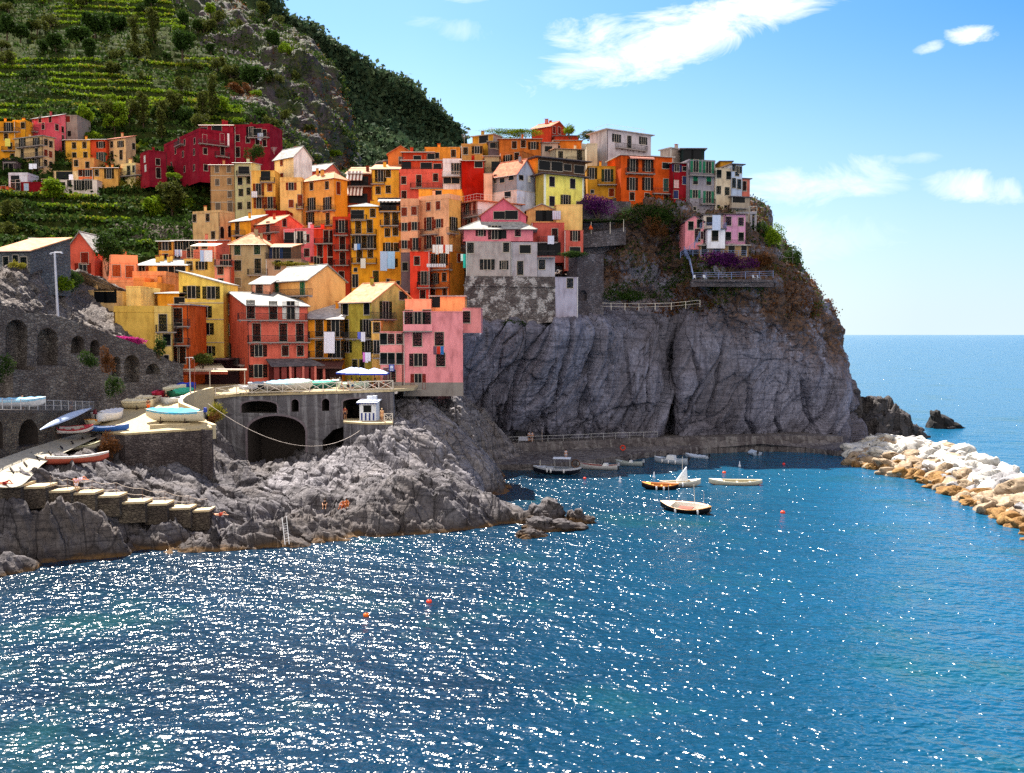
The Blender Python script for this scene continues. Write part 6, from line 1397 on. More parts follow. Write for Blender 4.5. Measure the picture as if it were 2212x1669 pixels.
tp = [P(u, v, Y) for u, v, Y in [(1494, 603, 177.3), (1580, 602, 177.3), (1672, 599, 178.8), (1680, 596, 186), (1490, 598, 186)]]
for p in tp: p.z = tp[0].z
sheet('sun_terrace', tp, M_RW2, th=.4)
wallrun('terrace_wall', 'stone wall holding the sun terrace below the lone cliff house', tp[0] + Vector((0, .1, -.4)), tp[2] + Vector((0, .1, -.4)), tp[0].z - 1.3, 1, M_RW2)
fence('stair_railing', 'blue-grey railed steps climbing beside the lone cliff house', [P(u, v, Y) for u, v, Y in [(1470, 556, 183), (1500, 535, 183.5), (1512, 512, 184)]], 1.0, 1.2, .05, plain('rail_blue', '6a78a0'), rails=(1.0, .66, .33))
fence('railing', 'blue-grey railing in front of the beige arcade of the cliff house', [P(u, v, Y) for u, v, Y in [(1480, 552, 183), (1530, 551, 183.4), (1612, 553, 184)]], 1.0, 1.6, .05, plain('rail_blue', '6a78a0'), rails=(1.0, .66, .33))
# columns that carry the terrace at the seaward end
cr = empty('colonnade', P(1612, 500, 193), 0, 'pale concrete terrace on slender columns at the seaward end of the row', 'terrace'); o0 = cr.location.copy(); M_COL = plain('pale_concrete', '8f8a92', .9, .2)
s0 = P(1590, 458, 193) - o0; s1 = P(1635, 456, 194.5) - o0
MB().hexa([s0 + Vector((0, 0, -.5)), s1 + Vector((0, 0, -.5)), s1 + Vector((0, 7, -.5)), s0 + Vector((0, 7, -.5)), s0, s1, s1 + Vector((0, 7, 0)), s0 + Vector((0, 7, 0))]).build('slab', M_COL, cr)
for u in (1612, 1622, 1632):
    a = P(u, 460, 194) - o0; MB().box(a.x - .22, a.x + .22, a.y - .2, a.y + .25, -9, a.z - .3).build('column', M_COL, cr)
fence('railing', 'thin rail on the concrete terrace at the seaward end', [o0 + s0, o0 + s1], 1.0, 1.5, .03, M_RAILW)
# pergola and parasol on the garden terrace
pg = empty('vine_pergola', P(1292, 505, 184.5), 0, 'flat vine pergola over the garden terrace under the ochre house', 'pergola'); o0 = pg.location.copy()
for u, v in ((1277, 505), (1318, 505), (1347, 500)):
    a = P(u, v, 185) - o0; MB().bar(a, a + Vector((0, 0, 2.3)), .06).build('post', M_WRAIL, pg)
a = P(1260, 505, 185) - o0 + Vector((0, 0, 2.3)); b = P(1352, 500, 185) - o0 + Vector((0, 0, 2.3))
MB().hexa([a, b, b + Vector((0, 3, 0)), a + Vector((0, 3, 0)), a + Vector((0, 0, .1)), b + Vector((0, 0, .1)), b + Vector((0, 3, .1)), a + Vector((0, 3, .1))]).build('frame', plain('dark_timber', '2a2220', .9), pg)
pts_ = np.stack([rs.uniform(a.x, b.x, 900), rs.uniform(a.y - .3, a.y + 3, 900), a.z + .3 + rs.uniform(-.25, .3, 900)], 1); link('vine_leaves', leaves_mesh('vine_leaves', pts_, .28, LEAF_DK, 3), pg)
# wooden posts and wires on the seaward shoulder
sc_ = empty('pole_frame', P(1705, 590, 190), 0, 'spindly frame of poles and wires on the seaward shoulder of the headland', 'frame'); o0 = sc_.location.copy()
for (u0, v0, u1, v1) in [(1688, 498, 1690, 590), (1700, 560, 1700, 600), (1712, 530, 1713, 605), (1682, 542, 1712, 542), (1690, 556, 1716, 556), (1692, 575, 1712, 572)]:
    MB().bar(P(u0, v0, 190) - o0, P(u1, v1, 190) - o0, .045, 0, 4).build('pole', plain('grey_pole', '6a6468', .8), sc_)
# ================================================================== vegetation
M_TRUNK = plain('bark', '4a3c30', .95, .3)
def tree_mesh(kind, seed):
    r = random.Random(seed); cl = []
    if kind == 'round':
        n, sp = 14, [(r.uniform(-1.1, 1.1), r.uniform(-1, 1), r.uniform(2.2, 4.4)) for _ in range(13)]; rad = (1.0, 1.0, .85); dens, size = 150, .34
    elif kind == 'olive':
        sp = [(r.uniform(-1.6, 1.6), r.uniform(-1.3, 1.3), r.uniform(2.0, 3.8)) for _ in range(15)]; rad = (.8, .8, .6); dens, size = 95, .26
    elif kind == 'tall':
        sp = [(r.uniform(-.7, .7) * (1.3 - z / 9), r.uniform(-.7, .7), z) for z in [1.2 + i * .48 for i in range(13)]]; rad = (.9, .9, .9); dens, size = 120, .3
    else:                               # bush
        sp = [(r.uniform(-1.5, 1.5), r.uniform(-.9, .9), r.uniform(.3, 1.6)) for _ in range(10)]; rad = (.9, .8, .7); dens, size = 120, .28
    for i, c in enumerate(sp):
        k = r.uniform(.65, 1.15); cl.append(blob_pts(dens, tuple(q * k for q in rad), seed * 31 + i) + np.array(c))
    return np.concatenate(cl), sp, size
TREES = {}
def tree_proto(kind, mat, seed):
    key = (kind, mat.name, seed)
    if key not in TREES:
        p, sp, size = tree_mesh(kind, seed); crown = leaves_mesh('crown', p, size * 1.25, mat, seed)
        m = MB(); th = 2.2 if kind in ('round', 'olive') else (5 if kind == 'tall' else .5)
        if kind != 'bush':
            m.bar((0, 0, -1.2), (.05, 0, th * .55), .2, 0, 7, .15); m.bar((.05, 0, th * .55), (0, .05, th), .15, 0, 7, .1)
            for c in sp[::3]: m.bar((.03, 0, th * .7), (c[0] * .8, c[1] * .8, c[2]), .09, 0, 5, .03)
        else:
            for c in sp[::2]: m.bar((0, 0, -.3), (c[0] * .8, c[1] * .8, c[2]), .05, 0, 4, .02)
        TREES[key] = (crown, m.mesh('trunk', M_TRUNK))
    return TREES[key]
def tree(loc, sc, kind='round', mat=None, seed=1, label=None, group=None, name=None, rz=None, cat=None):
    mat = mat or LEAF_DK; cr, tr = tree_proto(kind, mat, seed)
    o = empty(name or ('shrub' if kind == 'bush' else 'tree'), loc, rnd.uniform(0, 6.3) if rz is None else rz, label, cat or ('shrub' if kind == 'bush' else 'tree'), group)
    o.scale = (sc * rnd.uniform(.85, 1.2), sc * rnd.uniform(.85, 1.1), sc * rnd.uniform(.8, 1.15)); link('crown', cr, o); link('trunk', tr, o); return o
# surface look-up on the terraced hill by picture direction
TG = tg.reshape(-1, 3)
def proj(p):
    d = p - np.array([0, 0, CAMH]); cp, sp = math.cos(PITCH), math.sin(PITCH)
    fz = d[:, 1] * cp - d[:, 2] * sp; up = d[:, 1] * sp + d[:, 2] * cp
    return CX + FPX * d[:, 0] / fz, CY - FPX * up / fz
TU, TV = proj(TG)
def on_hill(u, v):
    k = np.argmin((TU - u) ** 2 + (TV - v) ** 2); return Vector(TG[k])
G_T = 'trees scattered over the terraced hillside'; G_B = 'shrubs scattered over the terraced hillside'
hand = [  # u, v, scale, kind, material, label
 (205, 90, 2.3, 'round', LEAF_DK, 'large dark rounded tree high on the terraced hillside, left of centre slope'),
 (165, 105, 1.8, 'round', LEAF_DK, None), (120, 120, 1.7, 'round', LEAF_DK, None), (250, 80, 1.9, 'round', LEAF_DK, None),
 (395, 125, 2.0, 'round', LEAF_DK, 'dark round tree alone among the vine strips in the middle of the hillside'),
 (330, 100, 1.8, 'tall', LEAF_OL, None), (300, 140, 1.6, 'olive', LEAF_OL, None), (290, 110, 1.5, 'tall', LEAF_OL, None),
 (45, 95, 1.7, 'round', LEAF_DK, None), (15, 90, 1.8, 'round', LEAF_DK, None), (80, 75, 1.5, 'olive', LEAF_OL, None), (110, 70, 1.5, 'olive', LEAF_OL, None), (10, 150, 1.3, 'olive', LEAF_OL, None),
 (470, 160, 1.6, 'olive', LEAF_OL, None), (500, 180, 1.6, 'olive', LEAF_OL, None), (520, 215, 1.5, 'olive', LEAF_RU, 'rust tinged bush at the edge of the hillside rock face'), (545, 200, 1.7, 'round', LEAF_DK, None),
 (440, 265, 1.5, 'tall', LEAF_OL, None), (460, 255, 1.6, 'tall', LEAF_OL, None), (480, 245, 1.4, 'olive', LEAF_BR, None), (430, 290, 1.3, 'olive', LEAF_OL, None), (400, 275, 1.3, 'round', LEAF_DK, None),
 (345, 265, 1.4, 'olive', LEAF_OL, None), (310, 275, 1.3, 'tall', LEAF_OL, None), (280, 260, 1.4, 'olive', LEAF_OL, None), (255, 275, 1.3, 'round', LEAF_BR, None), (230, 265, 1.3, 'olive', LEAF_OL, None), (185, 280, 1.4, 'round', LEAF_BR, 'bright lime green tree just right of the pink houses on the hill'),
 (205, 295, 1.2, 'bush', LEAF_BR, None), (350, 300, 1.1, 'tall', LEAF_OL, None), (375, 255, 1.4, 'round', LEAF_OL, None),
 (570, 40, 1.6, 'round', LEAF_OL, None), (600, 60, 1.4, 'olive', LEAF_OL, None), (510, 75, 1.5, 'olive', LEAF_OL, None), (470, 60, 1.6, 'olive', LEAF_OL, None), (440, 80, 1.5, 'olive', LEAF_OL, None), (620, 130, 1.5, 'olive', LEAF_OL, None), (590, 110, 1.6, 'round', LEAF_DK, None), (560, 90, 1.5, 'olive', LEAF_OL, None),
 (640, 170, 1.3, 'bush', LEAF_OL, None), (600, 190, 1.4, 'olive', LEAF_OL, None), (560, 250, 1.3, 'bush', LEAF_DK, None), (660, 280, 1.2, 'bush', LEAF_OL, None), (690, 310, 1.2, 'bush', LEAF_BR, None), (720, 335, 1.2, 'bush', LEAF_BR, None), (735, 355, 1.1, 'bush', LEAF_OL, None), (700, 325, 1.1, 'bush', LEAF_OL, None),
 # around the lower left
 (115, 440, 1.3, 'round', LEAF_BR, 'bright bushy tree below the small beige wall house'), (95, 470, 1.2, 'bush', LEAF_DK, None), (20, 480, 1.3, 'olive', LEAF_OL, None), (60, 500, 1.2, 'bush', LEAF_DK, None), (10, 530, 1.2, 'olive', LEAF_OL, None), (35, 450, 1.2, 'bush', LEAF_DK, None),
 (300, 408, 1.5, 'bush', LEAF_YE, 'yellow green shrub mound under the small cream tower'), (330, 405, 1.4, 'bush', LEAF_YE, None), (275, 410, 1.2, 'bush', LEAF_YE, None),
 (372, 470, 1.8, 'round', LEAF_OL, 'spreading olive green tree beside the painted brown house'), (330, 485, 1.4, 'round', LEAF_BR, None), (410, 452, 1.3, 'bush', LEAF_BR, None), (395, 490, 1.3, 'bush', LEAF_DK, None),
 (150, 530, 1.1, 'bush', LEAF_BR, None), (180, 525, 1.1, 'bush', LEAF_BR, None), (120, 520, 1.0, 'bush', LEAF_BR, None), (205, 500, 1.0, 'bush', LEAF_DK, None),
 (265, 320, 1.0, 'bush', LEAF_YE, None), (285, 325, 1.1, 'bush', LEAF_YE, None), (310, 322, 1.0, 'bush', LEAF_BR, None), (245, 340, 1.0, 'bush', LEAF_DK, None)]
for i, (u, v, s, kd, mt, lb) in enumerate(hand):
    p = on_hill(u, v); zone = ('upper' if v < 160 else 'middle' if v < 330 else 'lower'); kn = {LEAF_DK.name: 'dark green', LEAF_OL.name: 'grey-green', LEAF_BR.name: 'bright green', LEAF_YE.name: 'yellow-green', LEAF_RU.name: 'rust brown'}[mt.name]
    nm = 'shrub' if kd == 'bush' else 'tree'
    tree(p - Vector((0, 0, .3)), s * 1.05, kd, mt, 1 + i % 3, lb or f"{kn} {'low shrub' if kd == 'bush' else {'round': 'rounded tree', 'olive': 'open crowned tree', 'tall': 'tall slender tree'}[kd]} on the {zone} terraces of the hillside", None if lb else (G_B if kd == 'bush' else G_T) + f', {kn} {kd} {zone}')
# more, randomly sown, denser where the photo is wooded
rt = random.Random(3)
for i in range(150):
    u = rt.uniform(-10, 640); v = rt.uniform(5, 300)
    if u > 80 + 500 and v < 60: continue
    dens = .9 if v < 130 else .45
    if 150 < v < 250 and u < 420: dens = .25
    if rt.random() > dens: continue
    k = np.argmin((TU - u) ** 2 + (TV - v) ** 2)
    if abs(TU[k] - u) > 8: continue
    mt = rt.choice((LEAF_DK, LEAF_DK, LEAF_OL, LEAF_OL, LEAF_BR)); kd = rt.choice(('round', 'olive', 'bush', 'bush', 'olive')); kn = {LEAF_DK.name: 'dark green', LEAF_OL.name: 'grey-green', LEAF_BR.name: 'bright green'}[mt.name]; zone = ('upper' if v < 160 else 'middle')
    tree(Vector(TG[k]) - Vector((0, 0, .3)), rt.uniform(.8, 1.5), kd, mt, 1 + i % 3, f"{kn} {'low shrub' if kd == 'bush' else {'round': 'rounded tree', 'olive': 'open crowned tree'}[kd]} on the {zone} terraces of the hillside", (G_B if kd == 'bush' else G_T) + f', {kn} {kd} {zone}')
# undergrowth over the whole slope
def scatter(name, pts, size, mat, seed, n_per=1, spread=.8, up=.3):
    c = np.repeat(pts, n_per, axis=0); c = c + rs.normal(size=c.shape) * np.array([spread, spread, spread * .45]) + np.array([0, 0, up])
    o = link(name, leaves_mesh(name, c, size, mat, seed)); o['kind'] = 'stuff'; return o
vis = (TU > -20) & (TU < 770) & (TV > -30) & (TV < 560)
rk_ = rocky.ravel()
treadm = TREAD.ravel(); pn = fbm(TG / 22, 3, 123); pn2 = fbm(TG / 9, 2, 321)
sun_m = vis & treadm & (rk_ < .3)
vine = sun_m & (pn > -.22) & (((TV > 130) & (TV < 300)) | ((TV > 385) & (TV < 540)) | ((TV < 60) & (TU > 120) & (TU < 420)))
idx = np.where(vine)[0]; idx = rs.choice(idx, min(len(idx), 14000), False); scatter('vineyard_foliage', TG[idx], .8, LEAF_BR, 5, 5, .55, .55)
idx = np.where(vine & (pn2 > .25))[0]; idx = rs.choice(idx, min(len(idx), 2600), False); scatter('vineyard_foliage', TG[idx], .7, LEAF_YE, 6, 5, .5, .7)
und = vis & (rk_ < .6) & (~treadm | (pn < 0)); idx = np.where(und)[0]; idx = rs.choice(idx, 19000, False); scatter('hillside_scrub', TG[idx], 1.0, LEAF_DK, 7, 5, .9, .3)
idx = np.where(und & (pn2 > 0))[0]; idx = rs.choice(idx, min(len(idx), 5000), False); scatter('hillside_scrub', TG[idx], .8, LEAF_OL, 8, 5, .8, .4)
idx = np.where(vis & (rk_ > .5) & (pn > -.1))[0]; i2_ = rs.choice(idx, min(len(idx), 4500), False); scatter('rock_face_scrub', TG[i2_], .85, LEAF_DK, 29, 6, 1.0, .2); idx = rs.choice(idx, min(len(idx), 3500), False); scatter('rock_face_scrub', TG[idx], .8, LEAF_OL, 9, 5, .8, .2)
idx = np.where(vis & (rk_ > .5) & (pn < -.35))[0]; idx = rs.choice(idx, min(len(idx), 1500), False); scatter('rock_face_scrub', TG[idx], .7, LEAF_RU, 19, 5, .8, .2)
# far hill woodland canopy
FG = FARG.reshape(-1, 3); FU, FV = proj(FG); m_ = (FU > 560) & (FU < 1010) & (FV > -20) & (FV < 400); idx = np.where(m_)[0]; idx = rs.choice(idx, 9000, False)
LEAF_FAR = leafmat('far_leaves', (.035, .068, .035), (.075, .10, .05)); scatter('far_woodland', FG[idx], 2.6, LEAF_FAR, 15, 5, 2.2, 1.4)
# headland scrub
HG = HEAD.reshape(-1, 3); HU, HV = proj(HG)
hn1 = fbm(HG / 7, 3, 222); m_ = (HG[:, 2] > 27 + 4 * hn1) & (HG[:, 1] < 215) & (HU > 1240)
idx = np.where(m_ & (hn1 > .05))[0]; idx = rs.choice(idx, min(len(idx), 1800), False); scatter('cliff_scrub', HG[idx], .42, LEAF_DK, 10, 5, .55, .15)
idx = np.where(m_ & (hn1 < -.15))[0]; idx = rs.choice(idx, min(len(idx), 1700), False); scatter('cliff_scrub', HG[idx], .4, LEAF_RU, 11, 5, .5, .1)
idx = np.where(m_ & (fbm(HG / 5, 2, 44) > .2))[0]; idx = rs.choice(idx, min(len(idx), 1500), False); scatter('cliff_scrub', HG[idx], .38, LEAF_OL, 12, 5, .5, .1)
VGp = vg.reshape(-1, 3); VU, VV = proj(VGp); m_ = (VU < 470) & (VV < 600) & (VV > 380); idx = np.where(m_)[0]; idx = rs.choice(idx, min(len(idx), 2500), False); scatter('hillside_scrub', VGp[idx], .8, LEAF_DK, 22, 6, 1.0, .4)
def shrub(name, label, u, v, Y, rad, n, size, mat, seed, cat='shrub', trunk=True):
    p = P(u, v, Y); root = empty(name, p, 0, label, cat); pts_ = np.concatenate([blob_pts(n // 4, tuple(q * rnd.uniform(.45, .75) for q in rad), seed + k) + np.array([rnd.uniform(-.5, .5) * rad[0], rnd.uniform(-.4, .4) * rad[1], rnd.uniform(-.45, .35) * rad[2]]) for k in range(4)])
    link('foliage', leaves_mesh('foliage', pts_, size, mat, seed), root)
    if trunk:
        m = MB()
        for k in range(5): m.bar((rnd.uniform(-.3, .3), 0, -rad[2] * 1.1), (rnd.uniform(-.6, .6) * rad[0], rnd.uniform(-.5, .5) * rad[1], rnd.uniform(-.1, .5) * rad[2]), .07, 0, 4, .02)
        m.build('stem', M_TRUNK, root)
    return root
shrub('bougainvillea', 'purple bougainvillea spilling over the wall under the ochre house', 1292, 442, 186, (4.0, 1.2, 2.4), 3200, .26, LEAF_PU, 3, 'climbing plant')
shrub('bougainvillea', 'purple bougainvillea hedge in front of the lone cliff house arcade', 1575, 562, 181, (5.2, 1.3, 2.0), 3600, .26, LEAF_PU, 4, 'climbing plant')
shrub('bougainvillea', 'bright magenta bougainvillea along the top of the arched wall', 278, 732, 129, (3.0, .9, 1.0), 2600, .2, LEAF_PK, 5, 'climbing plant')
shrub('dark_shrub', 'dark evergreen mass below the burnt orange house', 1400, 460, 188, (5.5, 1.5, 2.6), 3600, .28, LEAF_DK, 6)
shrub('dark_shrub', 'rusty red shrub at the right of the cliff house hedge', 1648, 560, 183, (3.0, 1.3, 1.9), 2000, .26, LEAF_RU, 7)
shrub('dark_shrub', 'dry brown shrub hanging on the rock between the two house rows', 1420, 490, 185.5, (2.6, 1.2, 2.4), 1700, .26, LEAF_RU, 8)
shrub('tree', 'dark round bush on the ledge above the path railing', 1350, 632, 179, (4.0, 1.6, 2.0), 2400, .3, LEAF_DK, 9, 'tree')
shrub('tree', 'pale green tree leaning from the seaward shoulder by the pole frame', 1672, 512, 191, (2.6, 1.6, 2.8), 2000, .3, LEAF_BR, 10, 'tree')
shrub('tree', 'dark tree mass behind the lone cliff house on the seaward side', 1640, 500, 195, (3.6, 2.4, 3.2), 3000, .32, LEAF_DK, 11, 'tree')
shrub('tree', 'dark tree on the seaward slope below the pole frame', 1700, 560, 192, (3.0, 2.2, 3.0), 2400, .32, LEAF_DK, 12, 'tree')
shrub('hedge', 'clipped green hedge on the ridge left of the topmost red house', 1115, 287, 219, (8.0, 1.0, 1.5), 4200, .24, LEAF_BR, 13, 'hedge')
shrub('shrub', 'leafy bush on the roof terrace right of the topmost red house', 1232, 282, 218, (1.9, 1.3, 1.7), 1500, .24, LEAF_BR, 14)
shrub('shrub', 'vine covered fence bush left of the lilac-grey house roof', 1270, 288, 216, (2.8, 1.3, 1.5), 1900, .24, LEAF_OL, 15)
shrub('tree', 'large dark leafy tree behind the peach houses at lower left', 232, 545, 163, (3.6, 2.6, 3.6), 4200, .34, LEAF_DK, 16, 'tree')
shrub('tree', 'fine dark conifer clump between the light pole and the peach terrace', 150, 605, 134, (2.0, 1.5, 2.0), 2400, .2, LEAF_DK, 17, 'tree')
shrub('shrub', 'bright green shrub on the bank beside the light pole', 128, 612, 131, (1.9, 1.3, 1.3), 1700, .2, LEAF_BR, 18)
shrub('cactus_bush', 'dark spiky bush beside the yellow house at the top of the wall', 343, 745, 131, (1.3, .9, 1.7), 1300, .2, LEAF_DK, 19)
shrub('lemon_tree', 'lemon tree with pale fruit in front of the yellow house', 437, 775, 138, (2.0, 1.2, 1.4), 2000, .2, LEAF_OL, 20, 'tree')
shrub('dark_shrub', 'dark shrub against the crimson wing of the long red building', 548, 325, 229, (2.9, 1.3, 2.4), 1800, .3, LEAF_DK, 21)
shrub('palm', 'small palm-like plant on the wall before the crimson building', 375, 378, 226, (1.9, 1.0, .9), 900, .26, LEAF_BR, 22, 'plant')
shrub('weeds', 'dry orange weeds hanging from the arched wall', 222, 775, 116, (1.5, .8, 1.9), 1300, .18, LEAF_RU, 23, 'plant', False)
shrub('weeds', 'green weeds hanging beside the dry orange ones on the arched wall', 190, 775, 115, (1.3, .8, 1.4), 1100, .18, LEAF_DK, 24, 'plant', False)
shrub('weeds', 'weedy growth at the foot of the arched wall niches', 245, 830, 118, (1.2, .7, 2.4), 1300, .18, LEAF_DK, 25, 'plant', False)
shrub('weeds', 'green ivy on the rocks at the left edge below the niches', 8, 800, 107, (1.6, .8, 2.0), 1300, .18, LEAF_DK, 26, 'plant', False)
shrub('weeds', 'yellow-green weeds on the rock between the deck and the viaduct', 452, 880, 128, (2.0, 1.0, 1.6), 1500, .2, LEAF_YE, 27, 'plant', False)
shrub('weeds', 'orange flowering weeds beside the blue outboard motor cover', 462, 905, 121, (.9, .7, 1.2), 700, .16, LEAF_RU, 28, 'plant', False)
shrub('weeds', 'dark growth clinging to the end of the boat deck wall', 232, 965, 112.4, (1.7, .7, 2.2), 1700, .18, LEAF_RU, 29, 'plant', False)
shrub('weeds', 'low dark scrub on the bank above the bastion foot', 1080, 705, 168.5, (5.0, 1.0, 1.6), 2200, .24, LEAF_DK, 30, 'plant', False)
shrub('weeds', 'climbing plants under the small terracotta house', 1238, 545, 173.5, (3.4, 1.0, 1.0), 1500, .22, LEAF_DK, 31, 'plant', False)
shrub('roof_garden', 'flowering plants along the roof terrace of the stone wing', 640, 568, 165, (4.0, .6, .7), 1100, .18, LEAF_YE, 32, 'plant', False)
for i, (x, y) in enumerate([(125, 285), (215, 290)]): shrub('flower_pot', ['round yellow-green bush by the door of the near stone house, left one', 'round yellow-green bush by the door of the near stone house, right one'][i], *e2(x, y), 121, (.75, .6, .6), 500, .14, LEAF_YE, 33 + i, 'plant', False)
# ================================================================== boats
def pc(name, c, rough=.5): return plain(name, c, rough, .1)
def hull_sec(t, L, B, D, bow=.55, stern=.75, sheer=.35, double=False):
    """half-breadth, keel z, sheer z at station t (0 stern .. 1 bow)"""
    f = 1 - max(0, (t - .45) / .55) ** (1.6 + bow)
    if double: a = 1 - max(0, (.45 - t) / .45) ** 2.2
    else: a = stern + (1 - stern) * min(1, t / .45) ** .7
    b = B / 2 * max(f, .015) * max(a, .015)
    keel = D * (.62 * max(0, (t - .72) / .28) ** 2.4 + (.5 * max(0, (.22 - t) / .22) ** 2 if double else .06 * max(0, (.3 - t) / .3)))
    sh = D + sheer * (abs(t - .42) / .58) ** 2
    return b, keel, sh
def boat(label, loc, rz, L=5, B=1.8, D=.8, hullc='cfcac4', band=None, inner='a89c8c', rim='e0dad0', cover=None, double=False, thw=3, motor=None, tilt=0, pitch=0, group=None, name='boat', flip=False, keelc=None, cradle=False, canopy=None, mast=None, fenders=(), cabin=None, deckc=None, coverz=.25, oar=False):
    root = empty(name, loc, rz, label, 'boat', group); root.rotation_euler = (tilt, pitch, rz)
    hm = [pc('hull_paint', hullc), pc('hull_band', band or hullc), pc('antifouling', keelc or hullc)]
    n = 17; ks = 7; V_, F_, M_ = [], [], []
    for side in (1, -1):
        base = len(V_)
        for i in range(n):
            t = i / (n - 1); b, kz, sz = hull_sec(t, L, B, D, double=double)
            for j in range(ks):
                s = j / (ks - 1); y = b * math.sin(s * math.pi / 2) ** .75; z = kz + (sz - kz) * (1 - math.cos(s * math.pi / 2)) ** .9 if j else kz
                V_.append(((t - .5) * L, side * y, z))
        for i in range(n - 1):
            for j in range(ks - 1):
                a = base + i * ks + j; q = (a, a + ks, a + ks + 1, a + 1); F_.append(q if side < 0 else q[::-1]); M_.append(1 if j == ks - 2 else (2 if j < 2 else 0))
    if not double: F_.append(tuple([j for j in range(ks - 1, -1, -1)] + [n * ks + j for j in range(1, ks)])); M_.append(0)
    me = bpy.data.meshes.new('hull'); me.from_pydata(V_, [], F_); [me.materials.append(m) for m in hm]; me.polygons.foreach_set('material_index', M_); me.polygons.foreach_set('use_smooth', [True] * len(F_)); link('hull', me, root)
    def rimline(k=1.0, dz=0.0):
        A = []
        for i in range(n): t = i / (n - 1); b, kz, sz = hull_sec(t, L, B, D, double=double); A.append(((t - .5) * L, b * k, sz + dz))
        return A
    m = MB(); r1 = rimline()
    for s in (1, -1): m.tube([(x, y * s, z) for x, y, z in r1], .045 if L < 8 else .06, 0, 6)
    if not double: m.bar((r1[0][0], r1[0][1], r1[0][2]), (r1[0][0], -r1[0][1], r1[0][2]), .045, 0, 6)
    m.build('gunwale', pc('gunwale_paint', rim), root)
    m = MB(); A = rimline(.86, -.02)
    for i in range(n - 1):
        (x0, y0, z0), (x1, y1, z1) = A[i], A[i + 1]; f0, f1 = hull_sec(i / (n - 1), L, B, D, double=double)[1] + .16, hull_sec((i + 1) / (n - 1), L, B, D, double=double)[1] + .16
        f0 = min(f0, z0 - .04); f1 = min(f1, z1 - .04)
        m.face([(x0, -y0 * .7, f0), (x1, -y1 * .7, f1), (x1, y1 * .7, f1), (x0, y0 * .7, f0)])
        for s in (1, -1): m.face([(x0, y0 * .7 * s, f0), (x1, y1 * .7 * s, f1), (x1, y1 * s, z1), (x0, y0 * s, z0)]); m.face([(x0, y0 * s, z0), (x1, y1 * s, z1), (r1[i + 1][0], r1[i + 1][1] * s, r1[i + 1][2]), (r1[i][0], r1[i][1] * s, r1[i][2])])
    m.build('inside', pc('inside_paint', inner), root)
    if cover:
        m = MB(); C = rimline(1.04, .04); c0, c1 = (1, n - 1) if cover is not True else (1, n - 1)
        for i in range(c0, c1):
            (x0, y0, z0), (x1, y1, z1) = C[i], C[min(i + 1, n - 1)]; rg = lambda k: coverz * math.sin(math.pi * k / (n - 1)) ** .7 + .05 * math.sin(k * 2.3)
            for s in (1, -1):
                m.face([(x0, 0, z0 + rg(i)), (x1, 0, z1 + rg(i + 1)), (x1, y1 * s, z1), (x0, y0 * s, z0)]); m.face([(x0, y0 * s, z0), (x1, y1 * s, z1), (x1, y1 * s, z1 - .22), (x0, y0 * s, z0 - .22 - .05 * (i % 2))])
        m.build('cover', plain('canvas', cover, .9, .15), root)
    else:
        for k in range(thw):
            t = .22 + k * .24; b, kz, sz = hull_sec(t, L, B, D, double=double); MB().box((t - .5) * L - .12, (t - .5) * L + .12, -b * .86, b * .86, sz - .25, sz - .2).build('thwart', pc('thwart_paint', deckc or rim), root)
        t0 = .78; m = MB()
        for i in range(int(t0 * (n - 1)), n - 1):
            (x0, y0, z0), (x1, y1, z1) = r1[i], r1[i + 1]; m.face([(x0, -y0, z0 + .02), (x1, -y1, z1 + .02), (x1, y1, z1 + .02), (x0, y0, z0 + .02)])
        m.build('foredeck', pc('foredeck_paint', deckc or rim), root)
    if motor:
        x = -L / 2 - .18; b_ = D
        mo = MB().hexa([(x - .2, -.17, b_ + .05), (x + .2, -.17, b_ + .05), (x + .2, .17, b_ + .05), (x - .2, .17, b_ + .05), (x - .16, -.13, b_ + .55), (x + .12, -.13, b_ + .6), (x + .12, .13, b_ + .6), (x - .16, .13, b_ + .55)]).build('outboard_motor', pc('motor_cowl', motor), root)
        MB().box(x - .06, x + .08, -.05, .05, b_ - .75, b_ + .045).box(x - .2, x + .05, -.02, .02, b_ - .85, b_ - .76).build('motor_leg', pc('motor_leg', '20242a'), mo)
    if cradle:
        m = MB()
        for tx in (-.22, .2):
            m.box(tx * L - .1, tx * L + .1, -B * .45, B * .45, -.18, .02)
            for s in (1, -1): m.bar((tx * L, s * B * .42, 0), (tx * L, s * B * .36, D * .55), .05)
        m.build('cradle', plain('dark_timber', '3a2a22', .9), root)
    if canopy:
        x0, x1, hh, cc = canopy; m = MB()
        m2 = MB()
        for x in (x0, x1):
            for s in (1, -1): m2.bar((x, s * B * .38, D), (x, s * B * .36, D + hh), .03)
        m2.build('canopy_frame', M_ALU, root)
        k = 6
        for i in range(k):
            y0, y1 = -B * .42 + B * .84 * i / k, -B * .42 + B * .84 * (i + 1) / k; z0, z1 = D + hh + .16 * math.sin(math.pi * i / k), D + hh + .16 * math.sin(math.pi * (i + 1) / k)
            m.hexa([(x0 - .2, y0, z0), (x1 + .2, y0, z0), (x1 + .2, y1, z1), (x0 - .2, y1, z1), (x0 - .2, y0, z0 + .04), (x1 + .2, y0, z0 + .04), (x1 + .2, y1, z1 + .04), (x0 - .2, y1, z1 + .04)])
        m.build('canopy', plain('canvas', cc, .9), root)
    if mast:
        mm = MB().bar((mast[0], 0, D * .4), (mast[0], 0, D + mast[1]), .05, 0, 6)
        mm.build('mast', pc('mast_paint', 'b8b4ac'), root)
